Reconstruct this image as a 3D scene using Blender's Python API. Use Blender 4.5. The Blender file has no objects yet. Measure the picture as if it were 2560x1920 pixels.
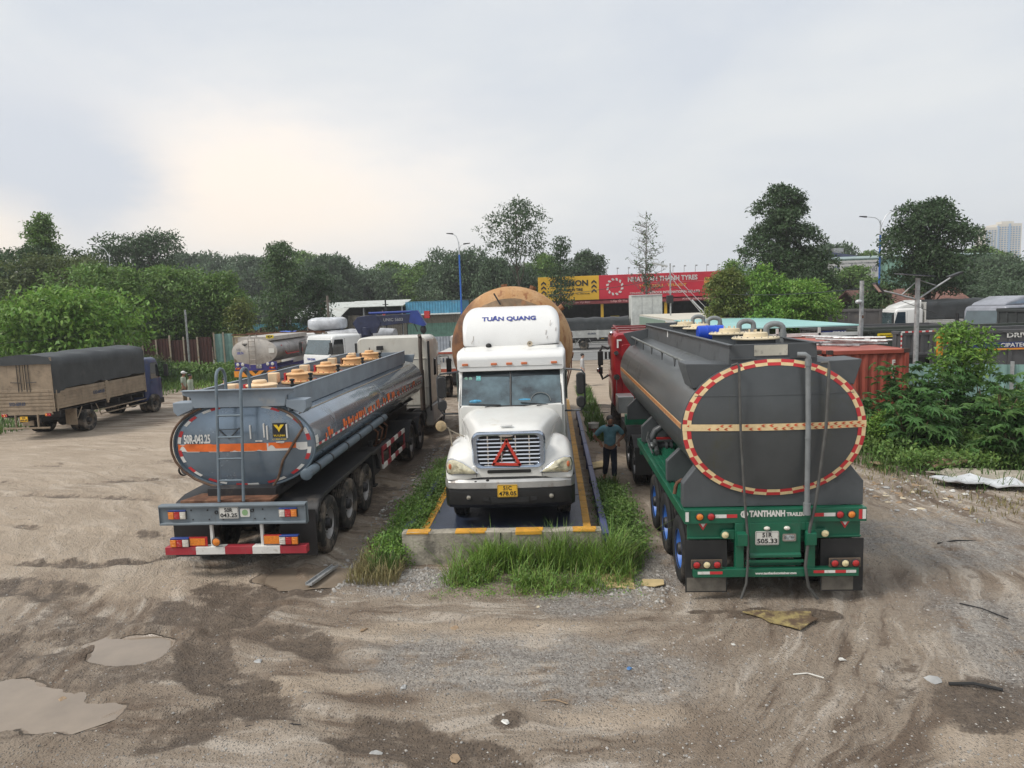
import bpy, math, random
import numpy as np
from mathutils import Matrix, Vector, noise
sc = bpy.context.scene
COL = sc.collection
rnd = random.Random(7)
R_ = math.radians
PI = math.pi

# ------------------------------------------------------------------ camera
cd = bpy.data.cameras.new('camera'); cam = bpy.data.objects.new('camera', cd); COL.objects.link(cam)
cd.sensor_width = 36.0; cd.lens = 24.96; cd.clip_end = 4000; cd.clip_start = 0.1
# rows below are the calibrated world axes expressed in the camera's own axes
_R = Matrix(((0.99783, 0.02817, 0.05947), (0.05588, 0.11455, -0.99184), (-0.03476, 0.99302, 0.11273)))
cam.matrix_world = Matrix.Translation((0, 0, 4.4)) @ _R.to_4x4()
sc.camera = cam
sc.view_settings.view_transform = 'Standard'; sc.view_settings.look = 'None'
sc.view_settings.gamma = 1.0; sc.view_settings.exposure = 0.46

# ------------------------------------------------------------------ sky and sun
SUN_EL, SUN_AZ = R_(52), R_(-115)          # azimuth measured from +Y towards +X
w = bpy.data.worlds.new('World'); sc.world = w; w.use_nodes = True
nt = w.node_tree; nt.nodes.clear()
def N(t, kind, **kw):
    n = t.nodes.new(kind)
    for k, v in kw.items():
        if k in n.inputs: n.inputs[k].default_value = v
        else: setattr(n, k, v)
    return n
def L(t, a, b): t.links.new(a, b)
sky = N(nt, 'ShaderNodeTexSky'); sky.sky_type = 'NISHITA'; sky.sun_disc = False
sky.sun_elevation = SUN_EL; sky.sun_rotation = SUN_AZ; sky.dust_density = 4.0
bg1 = N(nt, 'ShaderNodeBackground'); bg1.inputs['Strength'].default_value = 0.09
L(nt, sky.outputs[0], bg1.inputs['Color'])
tc = N(nt, 'ShaderNodeTexCoord')
mp = N(nt, 'ShaderNodeMapping'); mp.inputs['Scale'].default_value = (1.0, 1.0, 2.6); mp.inputs['Rotation'].default_value = (0.0, -0.35, 0.3)
L(nt, tc.outputs['Generated'], mp.inputs['Vector'])
nz = N(nt, 'ShaderNodeTexNoise', Scale=2.2, Detail=7.0, Roughness=0.52, Distortion=0.3)
L(nt, mp.outputs[0], nz.inputs['Vector'])
cr = N(nt, 'ShaderNodeValToRGB'); cr.color_ramp.elements[0].position = 0.38; cr.color_ramp.elements[1].position = 0.66
cr.color_ramp.elements[0].color = (0.545, 0.58, 0.63, 1); cr.color_ramp.elements[1].color = (0.655, 0.67, 0.675, 1)
L(nt, nz.outputs['Fac'], cr.inputs['Fac'])
def blob(dirv, r0, r1, wob=0.08, sq=2.4):
    d = Vector(dirv).normalized()
    nn = N(nt, 'ShaderNodeVectorMath', operation='NORMALIZE'); L(nt, tc.outputs['Generated'], nn.inputs[0])
    sb = N(nt, 'ShaderNodeVectorMath', operation='SUBTRACT'); sb.inputs[1].default_value = d; L(nt, nn.outputs[0], sb.inputs[0])
    ml = N(nt, 'ShaderNodeVectorMath', operation='MULTIPLY'); ml.inputs[1].default_value = (1, 1, sq); L(nt, sb.outputs[0], ml.inputs[0])
    ln = N(nt, 'ShaderNodeVectorMath', operation='LENGTH'); L(nt, ml.outputs[0], ln.inputs[0])
    nb = N(nt, 'ShaderNodeTexNoise', Scale=4.5, Detail=8.0, Roughness=0.6); L(nt, mp.outputs[0], nb.inputs['Vector'])
    ma = N(nt, 'ShaderNodeMath', operation='MULTIPLY_ADD'); ma.inputs[1].default_value = wob; L(nt, nb.outputs['Fac'], ma.inputs[0]); L(nt, ln.outputs['Value'], ma.inputs[2])
    mr = N(nt, 'ShaderNodeMapRange', interpolation_type='SMOOTHSTEP'); mr.inputs[1].default_value = r1+wob*.5; mr.inputs[2].default_value = r0+wob*.5
    L(nt, ma.outputs[0], mr.inputs[0]); return mr.outputs[0]
def mixc(a, b, f):
    m = N(nt, 'ShaderNodeMix', data_type='RGBA'); L(nt, f, m.inputs[0]); L(nt, a, m.inputs[6]); m.inputs[7].default_value = b; return m.outputs[2]
c = cr.outputs['Color']
c = mixc(c, (0.82, 0.785, 0.745, 1), blob((-0.34, 0.92, 0.14), 0.05, 0.52, 0.3))
c = mixc(c, (0.90, 0.80, 0.70, 1), blob((-0.38, 0.905, 0.15), 0.04, 0.31, 0.28))
c = mixc(c, (0.55, 0.58, 0.63, 1), blob((-0.575, 0.805, 0.165), 0.05, 0.19, 0.22, 1.6))
c = mixc(c, (0.88, 0.79, 0.69, 1), blob((-0.64, 0.76, 0.09), 0.02, 0.12, 0.08, 1.5))
bg2 = N(nt, 'ShaderNodeBackground', Strength=0.98); L(nt, c, bg2.inputs['Color'])
mx = N(nt, 'ShaderNodeMixShader'); mx.inputs[0].default_value = 0.93
L(nt, bg1.outputs[0], mx.inputs[1]); L(nt, bg2.outputs[0], mx.inputs[2])
wo = N(nt, 'ShaderNodeOutputWorld'); L(nt, mx.outputs[0], wo.inputs[0])
sd = bpy.data.lights.new('sun', 'SUN'); sd.energy = 2.1; sd.angle = R_(18); sd.color = (1.0, 0.95, 0.88)
so = bpy.data.objects.new('sun', sd); COL.objects.link(so)
sdir = Vector((math.sin(SUN_AZ)*math.cos(SUN_EL), math.cos(SUN_AZ)*math.cos(SUN_EL), math.sin(SUN_EL)))
so.rotation_euler = sdir.to_track_quat('Z', 'Y').to_euler(); so.location = (0, 0, 60)

# ------------------------------------------------------------------ materials
_mats = {}
def mat(name, col, rough=0.55, metal=0.0, var=0.12, sc_=2.5, dirt=None, damt=0.45, dsc=1.6, bump=0.0, bsc=40.0, coat=0.0, stretch=(1, 1, 1), trans=0.0, emit=0.0, spec=0.5, island=0.0, streak=0.0):
    if name in _mats: return _mats[name]
    m = bpy.data.materials.new(name); m.use_nodes = True; t = m.node_tree
    b = t.nodes['Principled BSDF']; b.inputs['Roughness'].default_value = rough; b.inputs['Metallic'].default_value = metal
    b.inputs['Coat Weight'].default_value = coat; b.inputs['Specular IOR Level'].default_value = spec
    tc = N(t, 'ShaderNodeTexCoord'); mp = N(t, 'ShaderNodeMapping'); mp.inputs['Scale'].default_value = stretch
    L(t, tc.outputs['Object'], mp.inputs['Vector'])
    c4 = (*col, 1.0); dk = tuple(max(0, x*(1-var*2)) for x in col)+(1.0,); lt = tuple(min(1, x*(1+var)) for x in col)+(1.0,)
    n1 = N(t, 'ShaderNodeTexNoise', Scale=sc_, Detail=6.0, Roughness=0.6); L(t, mp.outputs[0], n1.inputs['Vector'])
    r1 = N(t, 'ShaderNodeValToRGB'); r1.color_ramp.elements[0].position = .3; r1.color_ramp.elements[1].position = .7
    r1.color_ramp.elements[0].color = dk; r1.color_ramp.elements[1].color = lt
    L(t, n1.outputs['Fac'], r1.inputs['Fac']); out = r1.outputs['Color']
    if island:
        g = N(t, 'ShaderNodeNewGeometry'); hs = N(t, 'ShaderNodeHueSaturation')
        mr = N(t, 'ShaderNodeMapRange'); mr.inputs[3].default_value = 1-island; mr.inputs[4].default_value = 1+island
        L(t, g.outputs['Random Per Island'], mr.inputs[0]); L(t, mr.outputs[0], hs.inputs['Value'])
        mr2 = N(t, 'ShaderNodeMapRange'); mr2.inputs[3].default_value = .5-island*.06; mr2.inputs[4].default_value = .5+island*.035
        wn = N(t, 'ShaderNodeTexWhiteNoise', noise_dimensions='1D'); L(t, g.outputs['Random Per Island'], wn.inputs['W'])
        L(t, wn.outputs['Value'], mr2.inputs[0]); L(t, mr2.outputs[0], hs.inputs['Hue'])
        L(t, out, hs.inputs['Color']); out = hs.outputs['Color']
    def layer(out, dcol, amt, scale, mapv):
        n2 = N(t, 'ShaderNodeTexNoise', Scale=scale, Detail=9.0, Roughness=0.68); L(t, mapv, n2.inputs['Vector'])
        r2 = N(t, 'ShaderNodeMapRange', interpolation_type='SMOOTHSTEP'); r2.inputs[1].default_value = .66-.3*amt; r2.inputs[2].default_value = .82-.22*amt
        L(t, n2.outputs['Fac'], r2.inputs[0])
        ml = N(t, 'ShaderNodeMath', operation='MULTIPLY'); L(t, r2.outputs[0], ml.inputs[0]); ml.inputs[1].default_value = min(1, .55+amt*.5)
        m2 = N(t, 'ShaderNodeMix', data_type='RGBA'); L(t, ml.outputs[0], m2.inputs[0]); L(t, out, m2.inputs[6]); m2.inputs[7].default_value = (*dcol, 1)
        return m2.outputs[2], ml.outputs[0]
    if dirt:
        out, dm = layer(out, dirt, damt, dsc, mp.outputs[0])
        rr = N(t, 'ShaderNodeMapRange'); rr.inputs[3].default_value = rough; rr.inputs[4].default_value = min(1, max(rough, .8))
        L(t, dm, rr.inputs[0]); L(t, rr.outputs[0], b.inputs['Roughness'])
    if streak:
        ms = N(t, 'ShaderNodeMapping'); ms.inputs['Scale'].default_value = (9, 9, .55); L(t, tc.outputs['Object'], ms.inputs['Vector'])
        out, dm = layer(out, dirt or (.1, .07, .05), streak, 1.0, ms.outputs[0])
    L(t, out, b.inputs['Base Color'])
    if bump:
        n3 = N(t, 'ShaderNodeTexNoise', Scale=bsc, Detail=5.0); L(t, mp.outputs[0], n3.inputs['Vector'])
        bp = N(t, 'ShaderNodeBump', Strength=bump, Distance=.02); L(t, n3.outputs['Fac'], bp.inputs['Height']); L(t, bp.outputs[0], b.inputs['Normal'])
    if trans:
        tr = N(t, 'ShaderNodeBsdfTranslucent'); L(t, out, tr.inputs['Color'])
        ms2 = N(t, 'ShaderNodeMixShader'); ms2.inputs[0].default_value = trans
        o = t.nodes['Material Output']; L(t, b.outputs[0], ms2.inputs[1]); L(t, tr.outputs[0], ms2.inputs[2]); L(t, ms2.outputs[0], o.inputs[0])
    if emit:
        b.inputs['Emission Color'].default_value = c4; b.inputs['Emission Strength'].default_value = emit
    _mats[name] = m
    return m

def corr(name, col, **k):      # corrugated sheet colour (the ridges are modelled)
    return mat(name, col, rough=.6, metal=.0, **k)

# ------------------------------------------------------------------ object helpers
def tag(o, label=None, cat=None, group=None, kind=None):
    if label: o['label'] = label
    if cat: o['category'] = cat
    if group: o['group'] = group
    if kind: o['kind'] = kind
    return o
def root(name, label, cat, loc=(0, 0, 0), rz=0.0, group=None):
    o = bpy.data.objects.new(name, None); COL.objects.link(o); o.empty_display_size = .3
    o.location = loc; o.rotation_euler = (0, 0, rz)
    return tag(o, label, cat, group)
def copy_tree(o, parent=None):
    c = o.copy(); COL.objects.link(c)
    if parent: c.parent = parent
    for ch in list(o.children): copy_tree(ch, c)
    return c

class M:
    """collects solids into one mesh; cur = material slot; T = transform of what is added next"""
    def __init__(s, T=None): s.v = []; s.f = []; s.mi = []; s.cur = 0; s.T = T
    def add(s, vs, fs):
        b = len(s.v)
        if s.T is not None: vs = [tuple(s.T @ Vector(v)) for v in vs]
        s.v += [tuple(v) for v in vs]; s.f += [tuple(b+i for i in f) for f in fs]; s.mi += [s.cur]*len(fs); return s
    def box(s, x0, x1, y0, y1, z0, z1):
        if x0 > x1: x0, x1 = x1, x0
        if y0 > y1: y0, y1 = y1, y0
        if z0 > z1: z0, z1 = z1, z0
        v = [(x, y, z) for z in (z0, z1) for y in (y0, y1) for x in (x0, x1)]
        return s.add(v, [(0, 2, 3, 1), (4, 5, 7, 6), (0, 1, 5, 4), (2, 6, 7, 3), (0, 4, 6, 2), (1, 3, 7, 5)])
    def prism(s, pts, ax, a, b):
        if a > b: a, b = b, a
        n = len(pts)
        def P(p, q): return (q, p[0], p[1]) if ax == 'x' else (p[0], q, p[1]) if ax == 'y' else (p[0], p[1], q)
        A = sum(pts[i][0]*pts[(i+1) % n][1]-pts[(i+1) % n][0]*pts[i][1] for i in range(n))
        if (A < 0) != (ax == 'y'): pts = pts[::-1]
        v = [P(p, a) for p in pts]+[P(p, b) for p in pts]
        return s.add(v, [tuple(range(n))[::-1], tuple(range(n, 2*n))]+[(i, (i+1) % n, n+(i+1) % n, n+i) for i in range(n)])
    def loft(s, rings, c0=True, c1=True, closed=True):
        n = len(rings[0]); v = [p for r in rings for p in r]; f = []
        for k in range(len(rings)-1):
            for i in range(n if closed else n-1):
                j = (i+1) % n; f.append((k*n+i, k*n+j, (k+1)*n+j, (k+1)*n+i))
        if c0: f.append(tuple(range(n))[::-1])
        if c1: f.append(tuple((len(rings)-1)*n+i for i in range(n)))
        return s.add(v, f)
    def cyl(s, p0, p1, r0, r1=None, n=14, cap=True):
        r1 = r0 if r1 is None else r1
        p0, p1 = Vector(p0), Vector(p1); d = (p1-p0).normalized()
        u = d.orthogonal().normalized(); w_ = d.cross(u)
        rg = lambda p, r: [p+u*(r*math.cos(2*PI*i/n))+w_*(r*math.sin(2*PI*i/n)) for i in range(n)]
        return s.loft([rg(p0, r0), rg(p1, r1)], cap, cap)
    def tube(s, pts, r, n=8, cap=True):
        pts = [Vector(p) for p in pts]; rs = r if isinstance(r, (list, tuple)) else [r]*len(pts)
        rings = []; u = None
        for i, p in enumerate(pts):
            a = pts[max(0, i-1)]; b = pts[min(len(pts)-1, i+1)]; d = (b-a).normalized()
            if u is None: u = d.orthogonal().normalized()
            u = (u-d*u.dot(d)).normalized(); w_ = d.cross(u)
            rings.append([p+u*(rs[i]*math.cos(2*PI*k/n))+w_*(rs[i]*math.sin(2*PI*k/n)) for k in range(n)])
        return s.loft(rings, cap, cap)
    def lathe(s, prof, c, ax='x', n=32, cap=True):
        rings = []
        for r, a in prof:
            rr = []
            for i in range(n):
                q = 2*PI*i/n; x, y = r*math.cos(q), r*math.sin(q)
                rr.append((c[0]+a, c[1]+x, c[2]+y) if ax == 'x' else (c[0]+y, c[1]+a, c[2]+x) if ax == 'y' else (c[0]+x, c[1]+y, c[2]+a))
            rings.append(rr)
        return s.loft(rings, cap, cap)
    def ell(s, c, rx, ry, rz, n=14, m=9):
        rings = []
        for j in range(m+1):
            t = -PI/2+PI*j/m; rr = max(math.cos(t), .02)
            rings.append([(c[0]+rx*rr*math.cos(2*PI*i/n), c[1]+ry*rr*math.sin(2*PI*i/n), c[2]+rz*math.sin(t)) for i in range(n)])
        return s.loft(rings)
    def quad(s, a, b, c, d): return s.add([a, b, c, d], [(0, 1, 2, 3)])
    def pieces(s):
        n = len(s.v); pr = list(range(n))
        def fd(a):
            while pr[a] != a: pr[a] = pr[pr[a]]; a = pr[a]
            return a
        for f in s.f:
            for q in f[1:]: pr[fd(q)] = fd(f[0])
        out = {}
        for k, f in enumerate(s.f):
            g = out.setdefault(fd(f[0]), (M(), {})); mm, ix = g; ff = []
            for q in f:
                if q not in ix: ix[q] = len(mm.v); mm.v.append(s.v[q])
                ff.append(ix[q])
            mm.f.append(tuple(ff)); mm.mi.append(s.mi[k])
        return [g[0] for g in out.values()]
    def split(s, name, mats, parent=None, **k):
        return [q.build(name, mats, parent, **k) for q in s.pieces()]
    def build(s, name, mats, parent=None, bev=0.0, sm=38, loc=None, label=None, segs=2):
        me = bpy.data.meshes.new(name); me.from_pydata(s.v, [], s.f); me.update()
        for m in (mats if isinstance(mats, (list, tuple)) else [mats]): me.materials.append(m)
        if max(s.mi, default=0): me.polygons.foreach_set('material_index', s.mi)
        if sm:
            me.polygons.foreach_set('use_smooth', [True]*len(me.polygons)); me.set_sharp_from_angle(angle=R_(sm))
        o = bpy.data.objects.new(name, me); COL.objects.link(o)
        if parent: o.parent = parent
        if loc: o.location = loc
        if label: o['label'] = label
        if bev:
            b = o.modifiers.new('bevel', 'BEVEL'); b.width = bev; b.segments = segs; b.limit_method = 'ANGLE'; b.angle_limit = R_(35)
            b.harden_normals = False
        return o

def arc(c, r, a0, a1, n, ax='xz', third=0.0):
    o = []
    for i in range(n+1):
        t = R_(a0+(a1-a0)*i/n); x, y = c[0]+r*math.cos(t), c[1]+r*math.sin(t)
        o.append((x, third, y) if ax == 'xz' else (third, x, y) if ax == 'yz' else (x, y, third))
    return o
def rrect(x0, x1, z0, z1, r, n=5):
    """rounded rectangle as 2-D points, anticlockwise"""
    o = []
    for cx_, cz_, a in ((x1-r, z0+r, -90), (x1-r, z1-r, 0), (x0+r, z1-r, 90), (x0+r, z0+r, 180)):
        for i in range(n+1):
            t = R_(a+90*i/n); o.append((cx_+r*math.cos(t), cz_+r*math.sin(t)))
    return o

_fonts = {}
def text(s_, h, m, parent=None, loc=(0, 0, 0), rot=(PI/2, 0, 0), w_=None, bold=0.0, shear=0.0, name='lettering', ext=0.002, align='CENTER', mats2=None):
    """lettering as a real mesh, h = cap height, w_ = forced total width"""
    cu = bpy.data.curves.new(name, 'FONT'); cu.body = s_; cu.size = h/0.72; cu.align_x = align; cu.align_y = 'CENTER'
    cu.offset = bold; cu.shear = shear; cu.extrude = ext; cu.resolution_u = 3; cu.space_line = .85
    tmp = bpy.data.objects.new('tmp', cu); COL.objects.link(tmp)
    dg = bpy.context.evaluated_depsgraph_get(); me = bpy.data.meshes.new_from_object(tmp.evaluated_get(dg))
    bpy.data.objects.remove(tmp); bpy.data.curves.remove(cu)
    me.name = name; me.materials.clear(); me.materials.append(m)
    if len(me.vertices) and w_:
        xs = [v.co.x for v in me.vertices]; k = w_/(max(xs)-min(xs)); mid = (max(xs)+min(xs))/2
        for v in me.vertices: v.co.x = (v.co.x-mid)*k if align == 'CENTER' else v.co.x*k
    o = bpy.data.objects.new(name, me); COL.objects.link(o)
    if parent: o.parent = parent
    o.location = loc; o.rotation_euler = rot
    return o
# ------------------------------------------------------------------ ground
def vnoise(x, y, s, seed):
    """value noise on arrays"""
    rs = np.random.RandomState(seed); g = rs.rand(256, 256)
    X, Y = x/s+1000, y/s+1000; xi = np.floor(X).astype(int); yi = np.floor(Y).astype(int); fx = X-xi; fy = Y-yi
    fx = fx*fx*(3-2*fx); fy = fy*fy*(3-2*fy)
    a = g[xi % 256, yi % 256]; b = g[(xi+1) % 256, yi % 256]; c_ = g[xi % 256, (yi+1) % 256]; d = g[(xi+1) % 256, (yi+1) % 256]
    return (a*(1-fx)+b*fx)*(1-fy)+(c_*(1-fx)+d*fx)*fy
def fbm(x, y, s, seed, o=4):
    t = 0; am = .5
    for k in range(o): t = t+am*vnoise(x, y, s/2**k, seed+k); am *= .5
    return t/(1-.5**o)
def pdist(x, y, pts, closed=False):
    """distance to a smooth polyline and signed side"""
    P = []
    for i in range(len(pts)-1):
        p0 = pts[max(0, i-1)]; p1 = pts[i]; p2 = pts[i+1]; p3 = pts[min(len(pts)-1, i+2)]
        for k in range(6):
            t = k/6
            P.append(tuple(.5*(2*p1[j]+(p2[j]-p0[j])*t+(2*p0[j]-5*p1[j]+4*p2[j]-p3[j])*t*t+(3*p1[j]-p0[j]-3*p2[j]+p3[j])*t**3) for j in (0, 1)))
    P.append(pts[-1]); best = np.full(x.shape, 1e9); side = np.zeros(x.shape); along = np.zeros(x.shape); acc = 0
    for (ax, ay), (bx, by) in zip(P[:-1], P[1:]):
        dx, dy = bx-ax, by-ay; l2 = dx*dx+dy*dy+1e-9
        t = np.clip(((x-ax)*dx+(y-ay)*dy)/l2, 0, 1); qx, qy = x-ax-t*dx, y-ay-t*dy
        d = np.hypot(qx, qy); m_ = d < best; best = np.where(m_, d, best)
        side = np.where(m_, np.sign(dx*qy-dy*qx)*d, side); along = np.where(m_, acc+t*math.sqrt(l2), along); acc += math.sqrt(l2)
    return best, side, along
def sstep(a, b, x): t = np.clip((x-a)/(b-a), 0, 1); return t*t*(3-2*t)
def grow(a, b, step, lim, f=1.12):
    o = []; s_ = step; p = b
    while p < lim: s_ *= f; p += s_; o.append(p)
    return o
fx_ = list(np.arange(-11, 9.5, .045)); fy_ = list(np.arange(5.2, 17, .04))
xs = np.array([-v for v in grow(0, 11, .06, 900)][::-1]+fx_+grow(0, fx_[-1], .06, 900))
ys = np.array([-v for v in grow(0, -5.0, .3, 200, 1.3)][::-1]+fy_+grow(0, fy_[-1], .05, 900, 1.045))
GX, GY = np.meshgrid(xs, ys); SH = GX.shape; GX = GX.ravel(); GY = GY.ravel()
wx = GX+.35*(fbm(GX, GY, 1.1, 3)-.5)+.12*(fbm(GX, GY, .3, 9)-.5); wy = GY+.35*(fbm(GX, GY, 1.1, 5)-.5)+.12*(fbm(GX, GY, .3, 11)-.5)
rA = np.hypot(GX+2, GY-28)+.5*fbm(GX, GY, 2., 2); rB = np.hypot(GX+6, GY-14)+.5*fbm(GX, GY, 2., 4); rC = np.hypot(GX+20, GY-6)+.5*fbm(GX, GY, 2., 6)
aA = np.arctan2(GY-28, GX+2)*6; aB = np.arctan2(GY-14, GX+6)*3; aC = np.arctan2(GY-6, GX+20)*5
_wR = sstep(1.5, 4, GX); _wL = sstep(-2.6, -5, GX)
rut = (fbm(rA, aA, .34, 31)*(1-_wR)+fbm(rB, aB, .34, 32)*_wR)*(1-_wL)+fbm(rC, aC, .34, 33)*_wL
Hh = .05*(fbm(GX, GY, 5., 20)-.5)+.026*(fbm(GX, GY, .9, 30)-.5)+.022*(fbm(GX, GY, .22, 40, 3)-.5)+.055*(rut-.5)
mud = np.zeros_like(GX); wet = np.zeros_like(GX); grav = np.zeros_like(GX); pale = np.zeros_like(GX); lawn = np.zeros_like(GX)
TR = [  # (points, half width, mud strength, rut depth)
 ([(-.4, 6.3), (-1.45, 6.7), (-2.4, 7.0), (-3.19, 7.45), (-4.13, 8.0), (-4.75, 8.75), (-4.6, 9.7), (-4.5, 10.7), (-4.9, 11.9)], .33, 1.0, .05),
 ([(-9.6, 10.9), (-8.44, 10.84), (-6.9, 9.9), (-6.5, 9.3), (-7.2, 8.9), (-8.6, 8.9)], .45, .9, .05),
 ([(-8.4, 10.8), (-7.4, 10.3), (-5.9, 9.75), (-4.8, 9.4), (-3.88, 9.1), (-2.7, 8.4)], .32, .9, .04),
 ([(-4.7, 9.6), (-5.3, 10.6), (-6.22, 12.49), (-7.0, 14.9), (-9, 19)], .5, .85, .05),
 ([(-3.3, 7.4), (-4.2, 6.9), (-4.9, 6.9), (-5.6, 6.2)], .4, .9, .05),
 ([(-22.2, 21.9), (-15.1, 20.3), (-10.3, 21.1), (-7.5, 24), (-7.2, 30)], .4, .62, .04),
 ([(-16.4, 15.9), (-13.4, 14.9), (-9.9, 13.9), (-7.84, 13.4)], .2, .68, .04), ([(-22, 19.9), (-14.4, 18.2), (-9.5, 18.6), (-7.4, 21)], .2, .62, .04), ([(-17, 13.6), (-12, 12.6), (-8.5, 11.9), (-7, 12.4)], .2, .72, .04), ([(-26, 25), (-17, 22.9), (-11, 23.6), (-8.5, 27)], .2, .6, .04),
 ([(-24.3, 18), (-14, 17.0), (-9, 16.1)], .22, .62, .04),
 ([(-3.9, 10.8), (-3.7, 12.0), (-4.04, 17.79), (-4.21, 27)], .55, 1.0, .05),
 ([(5.45, 8.3), (4.36, 8.5), (3.54, 7.6), (2.92, 6.3)], .2, .5, .04),
 ([(4.6, 12.6), (4.2, 10.1), (3.73, 8.9), (2.7, 7.6), (1.8, 6.3)], .2, .42, .035),
 ([(6.3, 14.5), (6.43, 11.16), (6.0, 9.2), (5.2, 7.5)], .22, .35, .03),
 ([(.92, 6.3), (1.74, 7.93), (2.3, 9.1)], .18, .3, .03),
 ([(-.4, 9.3), (-2.36, 9.6), (-4.3, 10.0)], .18, .35, .03),
 ([(2.5, 6.2), (.3, 6.9), (-1.5, 8.0), (-3, 8.6)], .16, .3, .02),
 ([(-.2, 6.3), (1.2, 7.0), (3.3, 8.6), (4.6, 10.2), (5.1, 13)], .16, .25, .02)]
for pts, hw, st, dep in TR:
    near = (GX > min(p[0] for p in pts)-2) & (GX < max(p[0] for p in pts)+2) & (GY > min(p[1] for p in pts)-2) & (GY < max(p[1] for p in pts)+2)
    if not near.any(): continue
    d, s_, al = pdist(wx[near], wy[near], pts)
    n_ = fbm(GX[near], GY[near], .5, 61)
    m_ = sstep(hw*1.6, hw*.45, d+.28*(n_-.5))*st*(.45+.9*sstep(.3, .6, fbm(GX[near], GY[near], 1.3, 63)))
    mud[near] = np.maximum(mud[near], m_)
    cleat = .5+.5*np.sin(al*2*PI/.085+np.sign(s_)*1.2+s_*14)
    Hh[near] += -dep*sstep(hw, hw*.3, d)+dep*.5*np.exp(-((d-hw*1.2)/(hw*.3))**2)+.014*cleat*sstep(hw, hw*.6, d)*sstep(.45, .6, n_)
def pit(cx_, cy_, rx, ry, rot, dep, edge=.35):
    u = (wx-cx_)*math.cos(rot)+(wy-cy_)*math.sin(rot); v = -(wx-cx_)*math.sin(rot)+(wy-cy_)*math.cos(rot)
    q = np.sqrt((u/rx)**2+(v/ry)**2); return sstep(1+edge, 1-edge, q)
p1 = pit(-5.80, 8.78, .58, .40, -.15, 0, .3); Hh -= .12*p1; wet = np.maximum(wet, sstep(.15, .6, p1)); 
for a in ((-6.1, 7.3, .7, .42, 0), (-5.3, 7.25, .4, .25, .4), (-7.0, 7.7, .8, .3, 0)):
    p = pit(*a, 0, .5); pp = sstep(.1, .8, p+.6*(fbm(GX, GY, .35, 77)-.5)); wet = np.maximum(wet, .75*pp); Hh -= .065*p
p = pit(-4.15, 11.25, .95, .5, .1, 0, .4); wet = np.maximum(wet, .8*sstep(.2, .7, p)); mud = np.maximum(mud, p); Hh -= .05*p
for a, s_ in (((-5.9, 8.4, 1.5, .95, .1), .8), ((-5.9, 7.3, 1.9, .8, 0), .7), ((-6.4, 9.3, 1.3, .5, .1), .8), ((-7.2, 9.6, 1.1, .45, .1), .7), ((4.5, 7.35, .75, .55, .2), 1.0), ((3.65, 7.9, .35, .45, 0), .6), ((-.62, 7.1, .22, .16, 0), .9), ((-.35, 8.2, .14, .1, 0), .7), ((-4.7, 7.2, .8, .35, -.4), .8), ((.75, 8.15, .2, .07, .1), .7), ((-2.0, 6.35, .5, .15, 0), .7), ((-4.9, 9.3, .9, .35, -.3), .75)):
    p = pit(*a, 0, .6); mud = np.maximum(mud, s_*sstep(.15, .8, p+.5*(fbm(GX, GY, .4, 88)-.5)))
for a in ((2.62, 9.62, .36, .2, .1), (3.55, 9.55, .38, .2, -.1), (2.05, 9.75, .35, .07, 0)):      # water dripped behind the right trailer
    p = pit(*a, 0, .35); mud = np.maximum(mud, 1.0*sstep(.2, .7, p)); wet = np.maximum(wet, .35*p)
for a in ((-.3, 8.3, 2.0, .8, -.1), (.5, 10.2, .9, .6, 0), (6.8, 12.6, 1.6, 1.2, 0), (-2.5, 10.9, .9, .5, 0), (6, 8, 1.2, 2, 0), (1.4, 11.5, .5, 1.2, 0), (-6, 12.6, 1.2, .7, 0)):
    grav = np.maximum(grav, sstep(.1, .9, pit(*a, 0, .8)+.7*(fbm(GX, GY, .9, 55)-.5)))
for a in ((-2.4, 7.95, 1.6, .22, .16), (-1.5, 9.2, 2.2, .3, .05), (4.15, 6.7, .6, .4, .5), (.6, 7.2, .7, .25, 0), (-12, 14, 8, 4, .2), (-16, 22, 8, 5, 0), (-6.5, 11.0, 1.6, .6, 0), (5.3, 14, 1.2, 3, 0), (1.6, 33, 2.2, 14, 0)):
    pale = np.maximum(pale, sstep(.1, .9, pit(*a, 0, .8)+.5*(fbm(GX, GY, 1.2, 52)-.5)))
def zone(x0, x1, y0, y1, e):
    return sstep(x0-e, x0+e, wx)*sstep(x1+e, x1-e, wx)*sstep(y0-e, y0+e, wy)*sstep(y1+e, y1-e, wy)
for a in ((-1.8, 1.15, 10.75, 11.9, .25), (-3.0, -2.5, 11.3, 18, .3), (.9, 1.2, 11.6, 17, .2), (1.0, 1.9, 26, 40, .4), (9.0, 40, 15.5, 26, 1.0), (-60, -18.3, 47.3, 52, .8), (-80, -21.6, 26, 48, 1.2), (-400, 4000, 77, 4000, 4), (-400, -25, 52, 200, 3), (7.5, 80, 20, 50, 1)):
    lawn = np.maximum(lawn, zone(*a))
mud = np.where(GY > 60, mud*0, mud)
wet = np.clip(wet, 0, 1); mud = np.clip(np.maximum(mud, wet*.7), 0, 1)
fade = sstep(60, 30, GY)*sstep(40, 25, np.abs(GX)); Hh *= fade
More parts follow.
